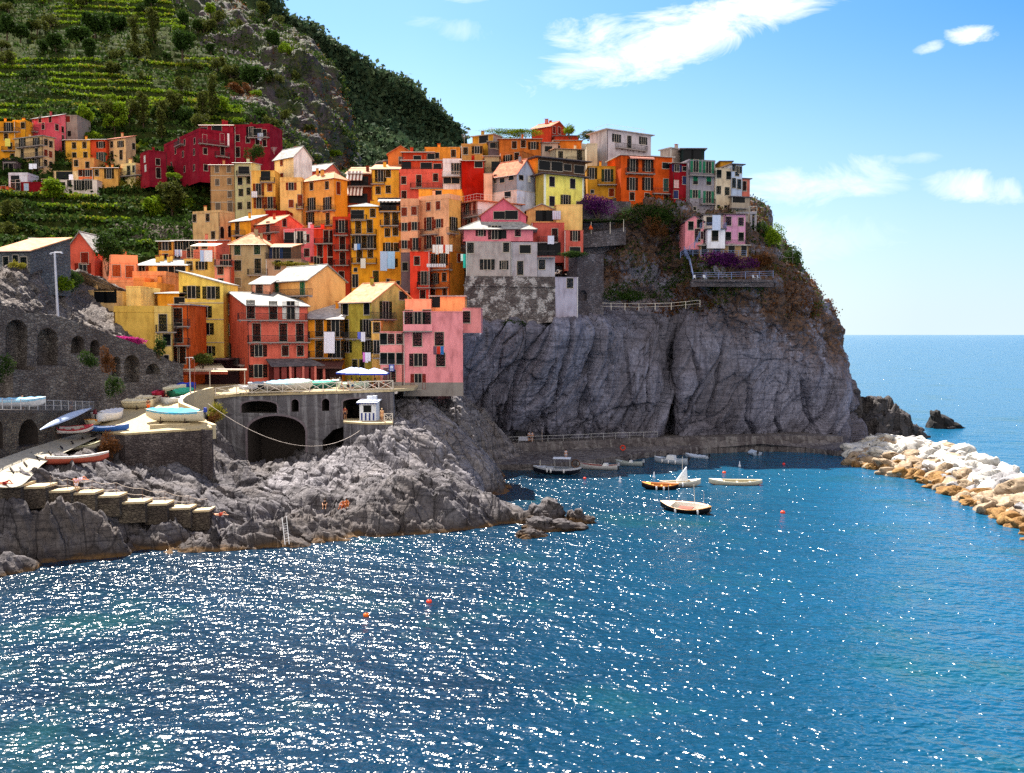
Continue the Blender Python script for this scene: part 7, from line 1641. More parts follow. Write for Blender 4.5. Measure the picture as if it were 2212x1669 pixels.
    for fx, fs in fenders:
        b, kz, sz = hull_sec(fx, L, B, D, double=double); m = MB().lathe([(.02, sz), (.12, sz - .06), (.14, sz - .3), (.12, sz - .58), (.02, sz - .64)], 8, ((fx - .5) * L, fs * (b + .13), 0)); m.build('fender', pc('fender_white', 'd0d0d4'), root, smooth=True)
    if cabin:
        x0, x1, hh = cabin; MB().hexa([(x0, -B * .28, D - .2), (x1, -B * .28, D - .2), (x1, B * .28, D - .2), (x0, B * .28, D - .2), (x0 + .1, -B * .22, D + hh), (x1 - .25, -B * .22, D + hh), (x1 - .25, B * .22, D + hh), (x0 + .1, B * .22, D + hh)]).build('console', pc('console_white', 'c8ccd2'), root); MB().hexa([(x1 - .02, -B * .24, D + .02), (x1 + .02, -B * .24, D + .02), (x1 + .02, B * .24, D + .02), (x1 - .02, B * .24, D + .02), (x1 - .24, -B * .21, D + hh + .3), (x1 - .2, -B * .21, D + hh + .3), (x1 - .2, B * .21, D + hh + .3), (x1 - .24, B * .21, D + hh + .3)]).build('windscreen', M_PANE, root)
    if oar:
        m = MB().bar((-L * .3, -B * .2, D + .08), (L * .3, B * .1, D + .12), .03, 0, 5).box(L * .3, L * .3 + .5, B * .1 - .08, B * .1 + .08, D + .1, D + .13); m.build('oar', pc('oar_wood', 'a07a50'), root)
    return root
VL = bpy.context.view_layer; VL.update(); DG = bpy.context.evaluated_depsgraph_get()
def land(u, v, names=('paved_deck', 'promenade', 'ramp', 'footpath', 'shore_rocks', 'step', 'quay', 'landing'), dflt=120):
    """first hit of the sight line through picture point (u, v) on one of the named surfaces"""
    o = Vector((0, 0, CAMH)); d = ray(u, v).normalized(); c = o.copy()
    for _i in range(40):
        ok, loc, nrm, idx, ob, mt = S.ray_cast(DG, c, d)
        if not ok: break
        if ob.name.split('.')[0] in names and nrm.z > .25: return loc
        c = loc + d * .05
    return P(u, v, dflt)
def dk(x, y, Y): return land(*d4(x, y), dflt=Y)
def onramp(x, y, dz=0.12):
    return land(*d4(x, y), names=('ramp',), dflt=105)
# -- on the ramp and against the quay wall
p0 = onramp(400, 600); p1 = onramp(910, 380)
a = P(*d4(400, 590), 105.5); b = P(*d4(912, 368), 117)
kay = empty('rowing_shell', (a + b) / 2, 0, 'long pale blue-white slender boat turned upside down on trestles by the quay wall', 'boat'); dv = (b - a); L_ = dv.length; kay.rotation_euler = dv.to_track_quat('X', 'Z').to_euler()
m = MB(); n = 15; V2 = []
for i in range(n):
    t = i / (n - 1); w = .62 * math.sin(math.pi * min(max(t, .02), .98)) ** .8; V2.append([((t - .5) * L_, w * math.cos(s), .62 * w / .62 * math.sin(s) * .8 + .5) for s in np.linspace(0, math.pi, 9)])
for i in range(n - 1):
    for j in range(8): m.face([V2[i][j], V2[i + 1][j], V2[i + 1][j + 1], V2[i][j + 1]])
m.build('hull', pc('pale_blue_paint', 'a4b2cc'), kay, smooth=True)
m = MB()
for x in (-L_ * .32, L_ * .3): m.bar((x, -.7, -1.0), (x, .1, .6), .04).bar((x, .7, -1.0), (x, -.1, .6), .04)
m.build('trestle', plain('dark_timber', '3a2a22', .9), kay)
boat('small red and white rowing boat under the long pale boat on the ramp', dk(745, 575, 112.5) , R(35), 4.0, 1.5, .6, 'd8d2d0', 'a02430', 'b0a8a0', 'a83038', keelc='a02430', tilt=R(12))
boat('orange-rimmed white dinghy at the head of the ramp', dk(945, 500, 118), R(95), 3.6, 1.6, .7, 'c8b898', 'c87820', 'a06a30', 'd88a20')
boat('white speedboat with dark red outboard at the top of the ramp', dk(1095, 455, 121), R(75), 5.0, 2.1, 1.0, 'd4d2d4', None, 'c4c4c8', 'e0e0e2', cover='cfcdd0', motor='5a1420', coverz=.45)
boat('blue open rowing boat at the left edge of the boat deck', dk(1070, 560, 115.5), R(6), 5.0, 1.5, .55, '2f5ea8', '3c6cb4', 'a8bcd0', '2f62b0', thw=4)
boat('grey inflatable-bottomed boat with green net lying beside the ramp', dk(790, 745, 108.3), R(38), 4.6, 1.8, .55, 'b8b09c', '8f8a62', '3c4030', 'b4ae88', thw=2)
boat('red and white wooden launch on the tan rocks beside the ramp', dk(775, 880, 105.2), R(33), 6.4, 1.7, .8, 'a8503c', 'd0c8c0', '8c7468', 'd8ccc4', keelc='7a2820', thw=3, cover=None, tilt=R(-6))
boat('small yellow rowing boat leaning by the arched boat store', dk(245, 680, 102.5), R(-55), 4.4, 1.5, .5, 'b08a50', 'a87c30', '8c7850', 'b08a3c', tilt=R(35), thw=2)
dg = boat('yellow inflatable dinghy propped against the quay wall', dk(160, 720, 101), R(-80), 2.6, 1.3, .4, 'b07c14', 'b07c14', '6a5420', 'c08a1c', tilt=R(60), thw=1)
# -- on the deck
boat('white boat with light blue cover and cradle in the middle of the deck', dk(1740, 462, 119.5), R(173), 7.4, 2.0, 1.15, 'cfc6b0', 'd4cab4', 'b0a890', 'dcd2bc', cover='4aa0c4', cradle=True, motor='223c9c', coverz=.5)
boat('black and white striped boat at the left of the deck', dk(1280, 330, 130), R(175), 6.6, 1.9, .95, 'c8bca0', '2c1c16', 'b0a488', 'd0c4a8', cover='d8ccae', keelc='c8bca0', cradle=True, coverz=.3)
boat('white boat with brown rim behind the black striped one', dk(1340, 290, 133), R(172), 6.8, 1.9, .95, 'b4a898', '3c281e', 'b0a488', 'd0c4a8', cover='dccfb4', cradle=True, coverz=.3)
boat('boat under a bright red and pink cover on the deck', dk(1400, 240, 136), R(168), 6.4, 2.1, 1.0, 'a01c34', None, 'a01c34', 'b02040', cover='d0406c', cradle=True, coverz=.4)
boat('boat under a purple cover beside the red covered one', dk(1330, 215, 139), R(160), 5.4, 1.9, .9, '6a1c5c', None, '6a1c5c', '702060', cover='8c1c84', coverz=.4)
boat('large cream boat stern-on near the striped awning', dk(1640, 215, 138.5), R(20), 5.6, 2.2, 1.3, 'cfc4a8', None, 'b4a888', 'd8ccb0', cover='d8d0b8', cradle=True)
boat('cream boat partly hidden behind the standing person', dk(1520, 185, 141), R(15), 5.4, 2.0, 1.1, 'c8bfa8', None, 'b4a888', 'd8ccb0', cover='cfc8b8')
boat('boat under a deep blue cover at the back of the deck', dk(1690, 190, 142.5), R(10), 7.0, 2.3, 1.2, '15308c', None, '15308c', '1a3898', cover='1c3cb0', coverz=.35)
boat('small white rowing boat by the curved parapet', dk(1750, 290, 128.5), R(65), 4.0, 1.7, .8, 'c4c8d0', None, '8c8c90', 'd8dadc', thw=2)
boat('boat under a green tarpaulin beside the curved parapet', dk(1815, 225, 131.5), R(60), 4.2, 1.7, .8, '1c5c44', None, '1c5c44', '2c7c5c', cover='38a080', coverz=.55)
boat('white and pale blue boat behind the railing above the ramp wall', RW.world(RW.pt(*d4(310, 300))[0], 1.6, RW.pt(*d4(310, 345))[1] + .3), R(10), 6.0, 1.6, .75, 'b4b8c0', '6aa4c4', 'a8b0b8', 'c0c8d0', cover='7ab0d0')
# -- on the promenade
pz = oT[2][1]
def pb_(x, Y): q = P(*fr('F', x, 1490), Y); q.z = pz + .25; return q
boat('dark hulled boat with white deck against the pink house', pb_(770, 137.5), R(4), 5.4, 1.7, .8, '2a2c34', 'b8b8bc', '9c9ca0', 'c8c8cc', cover='8c98a4', coverz=.3)
boat('boat with pale blue cover at the promenade railing', pb_(930, 136), R(6), 5.4, 1.8, .9, 'b8b0a8', None, '8cb4c8', 'c8ccd0', cover='84b8d0', coverz=.5)
boat('boat with pale grey-green cover at the promenade railing', pb_(1045, 136.2), R(-4), 4.8, 1.8, .95, 'b8b4ac', None, 'a8b8b4', 'c8ccc8', cover='b4ccc8', coverz=.6)
boat('dark green boat beside the pale covered ones', pb_(1265, 137.5), R(8), 5.2, 1.8, .85, '125048', '1c6c60', '185c50', '3c8c78', cover='2c8474', coverz=.3)
boat('white boat raised behind the dark green one', pb_(1345, 139.5), R(20), 4.6, 1.7, .9, '4c2c24', 'c8c0b8', 'b8b0a8', 'd8d4cc', cover='d4d0c8', coverz=.3)
boat('tiny white dinghy at the left end of the promenade', pb_(575, 136), R(0), 2.6, 1.2, .5, 'c8c8d0', None, 'a8a8b0', 'd0d0d8')
boat('green and white boat beneath the blue umbrellas', pb_(1620, 137.2), R(3), 4.4, 1.6, .8, 'b4c0b8', '2c7c54', 'a8b8a8', 'd0d8d0', cover='a8c4b4', coverz=.3)
# -- afloat
def fl(u, v, z=-.18): return W(u, v, z)
def c2(x, y): return ((1600 + x / 2.765) / 1.457, (1300 + y / 2.765) / 1.457)
boat('white open launch with orange rim, black hull and white fenders, nearest on the water', fl(*c2(1545, 868)), R(150), 6.6, 3.1, .95, '0c0e14', '141418', 'd8d0c4', 'c8843c', keelc='0c0e14', deckc='d8d0c4', thw=0, double=True, mast=(-1.2, 2.8), fenders=((.62, 1), (.2, 1)), tilt=R(-9))
bo = [o for o in S.objects if o.get('label', '').startswith('white open launch')][0]
MB().box(-.9, .9, -.5, .5, .62, .72).build('hatch', pc('hatch_brown', '7a3c2c'), bo)
MB().bar((1.9, .5, 1.0), (1.9, .6, 3.6), .04).bar((-2.2, -.4, 1.0), (-2.3, -.4, 2.9), .035).build('awning_pole', M_ALU, bo)
boat('small orange varnished boat with dark hull, left of the larger launch', fl(*c2(1320, 668)), R(172), 5.2, 1.9, .8, '120e10', '5c3018', 'a06428', 'c88030', keelc='120e10', thw=3, double=True, fenders=((.4, 1), (.6, 1)), tilt=R(-6))
wb = boat('cream boat carrying a furled white sail between the orange boat and the launch', fl(*c2(1495, 645)), R(8), 6.2, 2.1, .85, 'b4aca0', 'd0c8b8', 'a89878', 'd8d0c0', thw=2, double=True, mast=(.3, 3.6), fenders=((.5, -1),))
m = MB(); m.hexa([(-.6, -.1, .9), (1.1, -.15, .9), (1.1, .15, 1.1), (-.6, .1, 1.1), (.2, -.12, 2.1), (.9, -.1, 3.0), (.9, .1, 3.0), (.2, .1, 2.1)]); m.build('sail', plain('sailcloth', 'd4dae4', .9), wb)
boat('long cream open boat alone at the right of the moorings', fl(*c2(1975, 632)), R(179), 7.8, 1.9, .75, 'b8b09c', 'd0c8b4', 'a49878', 'd8d0bc', keelc='8c4838', thw=4, double=True, tilt=R(-5))
fb = boat('blue-black fishing boat with white canopy and gear, left of the moored row', fl(*c2(425, 540)), R(172), 7.6, 2.5, 1.15, '0e1220', 'a8acb8', '5a6472', 'b0b4c0', keelc='0c0e16', thw=2, double=True, canopy=(-2.0, .4, 1.55, 'b8beca'), fenders=((.62, 1), (.7, 1), (.35, 1)), mast=(2.7, 1.2))
MB().lathe([(.62, 0), (.7, .06), (.62, .12), (.5, .06), (.62, 0)], 14).build('net_winch', plain('winch_rust', '5a4030', .8), fb, (-2.9, 0, 1.9), (R(90), 0, 0), smooth=True)
MB().box(.6, 1.6, -.5, .5, 1.0, 1.35).box(1.8, 2.3, -.35, .35, 1.1, 1.5).build('fish_crate', pc('crate_white', '9ca4b4'), fb)
boat('red-decked white boat second in the moored row', fl(*c2(775, 495)), R(165), 6.6, 2.2, .8, 'b0b0b4', 'c0c0c4', '6a2420', 'b8b4b4', thw=2, deckc='6e2018', motor='8c90a0', double=False, cabin=(-1.8, -.8, .4))
boat('small pale green motor boat third in the moored row', fl(*c2(1050, 462)), R(160), 4.6, 1.7, .7, '8c9498', '9ca4a4', '7c8480', 'a4acac', thw=1, motor='88909c', cabin=(-.6, .1, .35))
boat('white cabin motor boat with rail fourth in the moored row', fl(*c2(1415, 448)), R(150), 6.0, 2.3, .95, '98a4b4', 'a8b4c4', '8c98a8', 'b4bcc8', motor='181c24', cabin=(-.8, .8, .7), fenders=((.3, 1), (.5, 1), (.7, 1)), thw=0)
boat('white inflatable tender with black outboard near the quay', fl(*c2(1640, 400)), R(140), 4.6, 1.8, .6, 'a8b4c8', None, '98a4b8', 'b0bccc', cover='a4b0c4', motor='10141c', coverz=.2)
boat('white oval dinghy farthest right along the quay', fl(*c2(2140, 370)), R(95), 3.4, 2.2, .6, '98a8c0', None, '8898b0', 'a8b4c8', cover='94a4bc', motor='141820', coverz=.3)
def buoy(label, u, v, col, r=.26, group=None, kind='ball'):
    p = W(u, v, .05); o = empty('buoy', p, 0, label, 'buoy', group)
    if kind == 'ball': MB().lathe([(.01, -r * .9)] + [(r * math.sin(a), -r * math.cos(a) * .9) for a in np.linspace(.3, 2.9, 8)] + [(.01, r * .9)], 12).build('float', pc('buoy_' + col, col), o, smooth=True); MB().lathe([(.05, r * .8), (.07, r * 1.15), (.0, r * 1.2)], 8).build('ring', M_RAIL, o)
    else: MB().lathe([(.01, -.2), (r, -.12), (r * .95, .15), (r * .45, .4), (.06, .85), (.01, .9)], 10).build('float', pc('buoy_' + col, col), o, smooth=True)
    return o
buoy('orange ball buoy alone in the left foreground water, left one', 791, 1329, 'e06414', .24); buoy('orange-red ball buoy alone in the left foreground water, right one', 927, 1300, 'e03c1c', .24)
buoy('red-orange buoy floating right of the big launch', 1691, 1107, 'd8401c', .30)
buoy('small red buoy on a line off the fishing boat', *c2(665, 568), 'd83a24', .25); buoy('orange buoy by the cream sail boat and the glitter', *c2(1878, 518), 'e0481c', .3); buoy('red buoy right of the long cream boat', *c2(2200, 605), 'c8281c', .22)
buoy('red buoy under the quay near the headland corner', 1693, 1002, 'c8281c', .25)
for i, (x, y, lb) in enumerate([(972, 600, 'white cone buoy left of the orange boat'), (1268, 560, 'white cone buoy above the orange boat'), (2012, 462, 'white cone buoy alone in the dark water off the quay'), (1543, 530, 'white buoy behind the furled sail')]): buoy(lb, *c2(x, y), 'c8ccd8', .22, kind='cone')
buoy('small black buoy trailing the nearest launch', *c2(1740, 880), '101014', .25)
buoy('bright green mooring float at the corner of the quay', 1790, 962, '28d818', .3); 
# ================================================================== people, laundry, street things
def figure(label, loc, rz, pose='stand', top='8a3030', legs='2c3040', hairc='2a1c14', skin='c08a68', h=1.72, shoes='2a2420', skirt=False):
    """one continuous skinned body; clothes and hair are children"""
    s = h / 1.72; root = empty('person', loc, rz, label, 'person')
    J = dict(pel=(0, 0, .95), wai=(0, 0, 1.1), che=(0, .0, 1.32), nek=(0, 0, 1.48), hb=(0, -.01, 1.56), hd=(0, -.02, 1.66), ht=(0, -.01, 1.72))
    P_ = {}
    def leg(side, hip, knee, ank, toe): P_[side] = (hip, knee, ank, toe)
    arms = {}
    if pose == 'stand':
        for k, x in (('l', 1), ('r', -1)):
            P_[k] = [(x * .09, 0, .9), (x * .11, -.02, .5), (x * .12, .02, .09), (x * .14, -.14, .03)]; arms[k] = [(x * .19, 0, 1.42), (x * .25, .02, 1.14), (x * .24, -.08, .9), (x * .235, -.13, .82)]
    elif pose == 'hands_hips':
        for k, x in (('l', 1), ('r', -1)):
            P_[k] = [(x * .09, 0, .9), (x * .13, -.02, .5), (x * .16, .02, .09), (x * .18, -.14, .03)]; arms[k] = [(x * .19, 0, 1.42), (x * .36, .03, 1.2), (x * .2, -.08, 1.04), (x * .14, -.12, 1.02)]
    elif pose == 'walk':
        P_['l'] = [(.09, 0, .9), (.1, -.2, .52), (.1, -.26, .1), (.11, -.42, .05)]; P_['r'] = [(-.09, 0, .9), (-.1, .08, .5), (-.1, .34, .16), (-.11, .26, .04)]
        arms['l'] = [(.19, 0, 1.42), (.24, .14, 1.16), (.22, .1, .93), (.21, .06, .85)]; arms['r'] = [(-.19, 0, 1.42), (-.24, -.12, 1.16), (-.22, -.28, .98), (-.21, -.34, .92)]
    elif pose == 'sit':
        J = {k: (v[0], v[1] + (.05 if v[2] > 1 else 0), v[2] - .72) for k, v in J.items()}
        for k, x in (('l', 1), ('r', -1)):
            P_[k] = [(x * .1, -.02, .2), (x * .17, -.42, .42), (x * .16, -.62, .04), (x * .17, -.78, .0)]; arms[k] = [(x * .19, .05, .7), (x * .26, -.12, .5), (x * .2, -.34, .44), (x * .17, -.42, .40)]
    elif pose == 'lie':
        J = dict(pel=(0, 0, .12), wai=(0, .16, .12), che=(0, .38, .14), nek=(0, .55, .15), hb=(0, .62, .16), hd=(0, .72, .18), ht=(0, .8, .18))
        P_['l'] = [(.09, -.05, .12), (.1, -.45, .42), (.1, -.75, .08), (.11, -.9, .06)]; P_['r'] = [(-.09, -.05, .12), (-.1, -.48, .14), (-.12, -.88, .09), (-.14, -1.0, .12)]
        for k, x in (('l', 1), ('r', -1)): arms[k] = [(x * .19, .48, .14), (x * .32, .34, .1), (x * .3, .1, .08), (x * .29, .02, .07)]
    V_ = []; E_ = []; Rd = []
    def add(p, r, prev=None):
        V_.append(tuple(q * s for q in p)); Rd.append(r * s)
        if prev is not None: E_.append((prev, len(V_) - 1))
        return len(V_) - 1
    pel = add(J['pel'], .135); w_ = add(J['wai'], .12, pel); c_ = add(J['che'], .15, w_); nk = add(J['nek'], .055, c_); hb = add(J['hb'], .07, nk); hd = add(J['hd'], .10, hb); add(J['ht'], .07, hd)
    tips = {}
    for k in 'lr':
        L_ = P_[k]; a = add(L_[0], .095, pel); b = add(L_[1], .062, a); c = add(L_[2], .042, b); add(L_[3], .04, c)
        A_ = arms[k]; a = add(A_[0], .062, c_); b = add(A_[1], .045, a); c = add(A_[2], .032, b); d = add(A_[3], .034, c); tips[k] = (A_[2], A_[3])
        pd = Vector(A_[3]) - Vector(A_[2]); pd.normalize()
        for f in range(5):
            o = Vector(((f - 1.5) * .018, 0, 0)) if f < 4 else Vector(((.05 if k == 'r' else -.05), -.01, 0)); q = Vector(A_[3]) + pd * (.085 if f in (1, 2) else .07 if f < 4 else .02) + o; add(tuple(q), .009, d)
    me = bpy.data.meshes.new('body'); me.from_pydata(V_, E_, []); ob = link('body', me, root)
    sk = ob.modifiers.new('skin', 'SKIN')
    for i, v in enumerate(me.skin_vertices[0].data): v.radius = (Rd[i], Rd[i] * .85 if i in (0, 1, 2) else Rd[i]); v.use_root = (i == 0)
    ob.modifiers.new('sub', 'SUBSURF').levels = 1; ob.modifiers['sub'].render_levels = 1; me.materials.append(plain('skin', skin, .6, .08))
    def sleeve(name, chains, mat):
        Vv = []; Ee = []; Rr = []
        for ch in chains:
            pv = None
            for p, r in ch: Vv.append(tuple(q * s for q in p)); Rr.append(r * s); (Ee.append((len(Vv) - 2, len(Vv) - 1)) if pv is not None else None); pv = 1
        m2 = bpy.data.meshes.new(name)
        # join the chains at their first vertex
        for k in range(1, len(chains)): Ee.append((0, sum(len(c) for c in chains[:k])))
        m2.from_pydata(Vv, Ee, []); o2 = link(name, m2, root); o2.modifiers.new('skin', 'SKIN')
        for i, v in enumerate(m2.skin_vertices[0].data): v.radius = (Rr[i], Rr[i]); v.use_root = (i == 0)
        o2.modifiers.new('sub', 'SUBSURF').levels = 1; o2.modifiers['sub'].render_levels = 1; m2.materials.append(mat)
    mix = lambda a, b, t: tuple(x + (y - x) * t for x, y in zip(a, b))
    if top: sleeve('shirt', [[(J['che'], .172), (J['wai'], .145)], [(arms['l'][0], .082), (mix(arms['l'][0], arms['l'][1], .6), .066)], [(arms['r'][0], .082), (mix(arms['r'][0], arms['r'][1], .6), .066)]], plain('shirt', top, .9, .1))
    if legs: sleeve('skirt' if skirt else 'shorts', [[(J['pel'], .158)], [(P_['l'][0], .118), (mix(P_['l'][0], P_['l'][1], .75), .092 if not skirt else .14)], [(P_['r'][0], .118), (mix(P_['r'][0], P_['r'][1], .75), .092 if not skirt else .14)]], plain('cloth', legs, .9, .1))
    hx = Vector(J['hd']); hh = blob_pts(60, (.108, .115, .115), 3, .95); hh = MB().lathe([(.02, .125), (.075, .105), (.112, .05), (.118, 0), (.105, -.06)], 10); hh.build('hair', plain('hair', hairc, .8), root, tuple((hx + Vector((0, .018, .015))) * s), smooth=True)
    fc = MB(); f0 = hx * s
    for x in (-.035, .035): fc.box(f0.x + x - .012, f0.x + x + .012, f0.y - .107, f0.y - .095, f0.z - .006, f0.z + .008)
    fc.box(f0.x - .01, f0.x + .01, f0.y - .122, f0.y - .098, f0.z - .035, f0.z - .008).box(f0.x - .022, f0.x + .022, f0.y - .104, f0.y - .09, f0.z - .06, f0.z - .052); fc.build('face', plain('face_dark', '5a3426', .8), root)
    return root
dz_ = lambda p, z: Vector((p.x, p.y, z))
def deckz(p):                           # height of the paved deck sheet below a point (plane through three of its corners)
    a, b, c = DK[1], DK[2], DK[7]; n_ = (b - a).cross(c - a); return a.z - (n_.x * (p.x - a.x) + n_.y * (p.y - a.y)) / n_.z
figure('person in orange trousers walking between the boats on the deck', dk(1475, 372, 124.5), R(20), 'walk', '6a4a3a', 'e05a18')
figure('person in dark red shirt standing with hands on hips on the deck', dk(1655, 312, 127), R(-15), 'hands_hips', '3c1420', '4a3438')
figure('person in dark swimwear sitting wrapped on the harbour steps', dk(515, 1125, 98.2), R(-30), 'sit', '241c20', '2c2024')
figure('child in pale pink shirt climbing down the harbour steps', dk(760, 1158, 97.6), R(200), 'walk', 'd8a8b8', 'c8c0cc', h=1.5)
figure('sunbather lying on the ledge above the steps with white towel', dk(790, 1050, 100.5), R(100), 'lie', None, 'c8b8c8', skin='c87850')
figure('tanned sunbather with raised knees at the far left edge of the terrace', dk(45, 1085, 95), R(80), 'lie', None, '8c1c1c', skin='b05c34')
figure('sunbather lying on a cream slab at the foot of the steps', P(*c5(255, 1305), 103.5), R(90), 'lie', None, 'a8341c', skin='c08868')
figure('dark-haired swimmer sitting alone on the shore rock', P(*c5(1168, 1238), 109.5), R(5), 'sit', '16141a', '16141a', skin='b88868')
figure('tanned person crouching on the shore rock, left of a pair', P(*c5(1325, 1240), 109.5), R(-20), 'sit', None, 'a03c1c', skin='b4602c')
figure('tanned person sitting close beside the crouching one on the shore rock', P(*c5(1358, 1232), 110.2), R(15), 'sit', None, 'c88434', skin='b86830')
pq = lambda x, Y: dz_(P(*c5(x, 210), Y), pz + .02)
figure('walker with white top and bare legs on the promenade, left of two', pq(1315, 134.6), R(80), 'walk', 'c8b8b0', '6a6468')
figure('walker in pale shirt and dark shorts on the promenade, right of two', pq(1370, 134.7), R(85), 'walk', 'b0a8b0', '2c2c38')
figure('person in yellow shirt at the cafe tables, left of two', pq(1408, 136.5), R(160), 'stand', 'c8b020', '2a4a8c'); figure('person in yellow shirt at the cafe tables, right of two', pq(1450, 136.8), R(190), 'stand', 'd0b424', '3058a0')
figure('person in red at the back of the square by the orange house', pq(1240, 140.5), R(0), 'stand', 'a8342c', '4a2c2c'); figure('person in white shirt at the back of the square', pq(1262, 141), R(20), 'stand', 'c8bcb4', '3c3c48'); figure('person in black with pale cap before the olive house', pq(1300, 141), R(-10), 'stand', '1c1c20', '26262c', hairc='d0ccc4'); figure('person in pink top behind the walkers on the square', pq(1222, 139.8), R(30), 'stand', 'c87878', '4a3c4c')
figure('person in pale dress standing on the kiosk landing', dz_(P(*c5(1665, 480), 130.5), pf[1].z), R(0), 'stand', 'c8a078', 'c8a078', hairc='c8a880', skirt=True)
figure('person in red at the counter under the viaduct arch', dz_(P(*c5(1345, 440), 134), pf[1].z), R(10), 'stand', '8c2024', '3c2c34')
for i, (x, tcol, lb) in enumerate([(820, '5a6a9c', 'person in blue plaid shirt leaning at the path railing'), (915, '24202a', 'person in black top and patterned shorts at the path railing'), (350, '1c2434', 'person in dark top and red shorts beside the pale boat on the path')]):
    q = dk(x, 350, 0 + 1); y_ = RW.world(RW.pt(*d4(x, 345))[0], 1.4, 0); q = Vector((y_.x, y_.y, RW.pt(*d4(x, 348))[1] + .05)); figure(lb, q, R(0), 'stand', tcol, ('2c3c68', 'c0c0c8', '8c3c34')[i])
figure('person in white standing on the quay beside the fishing boat', dz_(W(*c2(500, 405), .9), .92), R(10), 'stand', 'b8b8c8', 'a8a8b8')
figure('person in white shirt at the railing under the cliff, left of two', dz_(P(*c2(180, 272), 171.5), 2.95), R(0), 'stand', 'b0b0c0', '2c3040'); figure('person in pale shirt at the railing under the cliff, right of two', dz_(P(*c2(207, 272), 171.5), 2.95), R(0), 'stand', 'a0a0b4', '3c4050')
tb = empty('market_stall', dz_(P(*c2(118, 275), 171.6), 2.95), 0, 'dark stall with a white cloth on the footpath under the cliff', 'stall'); MB().box(-1.2, 1.4, 0, 1.0, .75, .8).bar((-1.1, .1, 0), (-1.1, .1, .74), .04).bar((1.3, .1, 0), (1.3, .1, .74), .04).bar((-1.1, .9, 0), (-1.1, .9, .74), .04).bar((1.3, .9, 0), (1.3, .9, .74), .04).build('table', M_RAIL, tb); MB().box(-.6, 1.2, -.05, -.01, .1, .8).build('cloth', pc('white_cloth', 'a8acc0'), tb); MB().box(-1.1, .6, .15, .9, .803, 1.6).build('cover', pc('dark_cover', '1c1c24'), tb)
lb_ = empty('lifebuoy', dz_(W(*c2(995, 345), .9), 1.8), 0, 'orange lifebuoy on the sea wall above the quay', 'lifebuoy'); 
m = MB()
for i in range(16):
    a, b = 2 * math.pi * i / 16, 2 * math.pi * (i + 1) / 16; m.bar((.42 * math.cos(a), 0, .42 * math.sin(a)), (.42 * math.cos(b), 0, .42 * math.sin(b)), .1, 0, 6)
m.build('ring', pc('lifebuoy_orange', 'c83418'), lb_)

for i in range(14):
    xx = 1395 + i * 24 + rnd.uniform(-5, 5); pt_ = 'sit' if i % 3 else 'stand'; q = pq(xx, 137.2 + (i % 4) * 1.1)
    if pt_ == 'sit': q.z += .08; c_ = empty('cafe_chair', (q.x, q.y + .05, pz + .02), 0, 'small dark cafe chair on the square beneath the blue parasols', 'chair', 'chairs under the cafe parasols'); MB().box(-.22, .22, -.2, .22, .42, .46).box(-.22, .22, .2, .24, .46, .9).build('seat', M_RAIL, c_); MB().bar((-.18, -.16, 0), (-.18, -.16, .42), .02).bar((.18, -.16, 0), (.18, -.16, .42), .02).bar((-.18, .18, 0), (-.18, .18, .42), .02).bar((.18, .18, 0), (.18, .18, .42), .02).build('leg_frame', M_RAIL, c_); q.z = pz + .24
    f_ = figure(('person seated at a cafe table beneath the blue parasols' if pt_ == 'sit' else 'person standing among the cafe tables beneath the blue parasols'), q, R(rnd.uniform(-70, 70)), pt_, rnd.choice(['a84038', 'c8c0b8', '3c4870', '8c7468', 'b08a4c', '6a2c3c']), rnd.choice(['2c3040', '4a4048', '6c6058'])); f_['group'] = 'people under the cafe parasols, ' + pt_ + 'ing'
# ---- laundry
def laundry(label, k, x0, x1, y, Y, items, dz=1.2, off=0):
    a = P(*fr(k, x0, y), Y); b = P(*fr(k, x1, y), Y); b.z = a.z; root = empty('laundry', a, 0, label, 'laundry'); d = b - a
    MB().bar(Vector(), d, .012, 0, 3).build('line', M_RAIL, root); t = 0
    for i, (w, h, c) in enumerate(items):
        p = d * t; q = d * min(1, t + w); m = MB(); n = 6
        for j in range(n):
            r0, r1 = p.lerp(q, j / n), p.lerp(q, (j + 1) / n); s0, s1 = .06 * math.sin(j * 1.9), .06 * math.sin((j + 1) * 1.9)
            m.face([r0 + Vector((0, -.01, 0)), r1 + Vector((0, -.01, 0)), r1 + Vector((0, -.01 + s1, -h)), r0 + Vector((0, -.01 + s0, -h + .03 * math.sin(j)))])
        m.build('cloth', plain('laundry_cloth', c, .95, .06), root); t += w + .02
    return root
laundry('two big pale blue towels hanging in front of the tall orange-yellow house', 'B', 1885, 2035, 1297, 180.4, [(.45, 3.6, 'a8bcdc'), (.5, 3.2, '9cc0e4')])
laundry('white sheet hung over the balcony of the orange house on the square', 'F', 1325, 1432, 960, 145.3, [(1.0, 3.2, 'd8d0dc')])
laundry('row of white washing on the roof terrace of the tomato-red house', 'C', 352, 555, 1358, 174.4, [(.12, 1.4, 'e0dcdc'), (.15, 1.7, 'd8d4d4'), (.2, 1.5, 'e4e0e0'), (.08, 1.2, 'c03030'), (.18, 1.6, 'e0dcdc'), (.14, 1.2, 'd8d8dc')])
laundry('turquoise towels hanging at the corner of the bastion house', 'C', 632, 682, 1450, 169.0, [(.45, 1.2, 'c8e0dc'), (.5, 2.4, '2cb4a4')])
laundry('row of small white clothes under the windows of the tomato-red house', 'G', 610, 810, 283, 174.2, [(.1, .6, 'd0ccd4')] * 8)
laundry('red, blue and grey cloths below a window of the pink corner house', 'G', 675, 783, 1103, 138.6, [(.31, 1.2, '6a4c5c'), (.31, 1.1, 'c03424'), (.31, 1.2, '2c70b0')])
laundry('white shirts under the roof of the beige gabled house', 'C', 1545, 1640, 1020, 181.2, [(.2, 1.6, 'b8bcd0')] * 4)
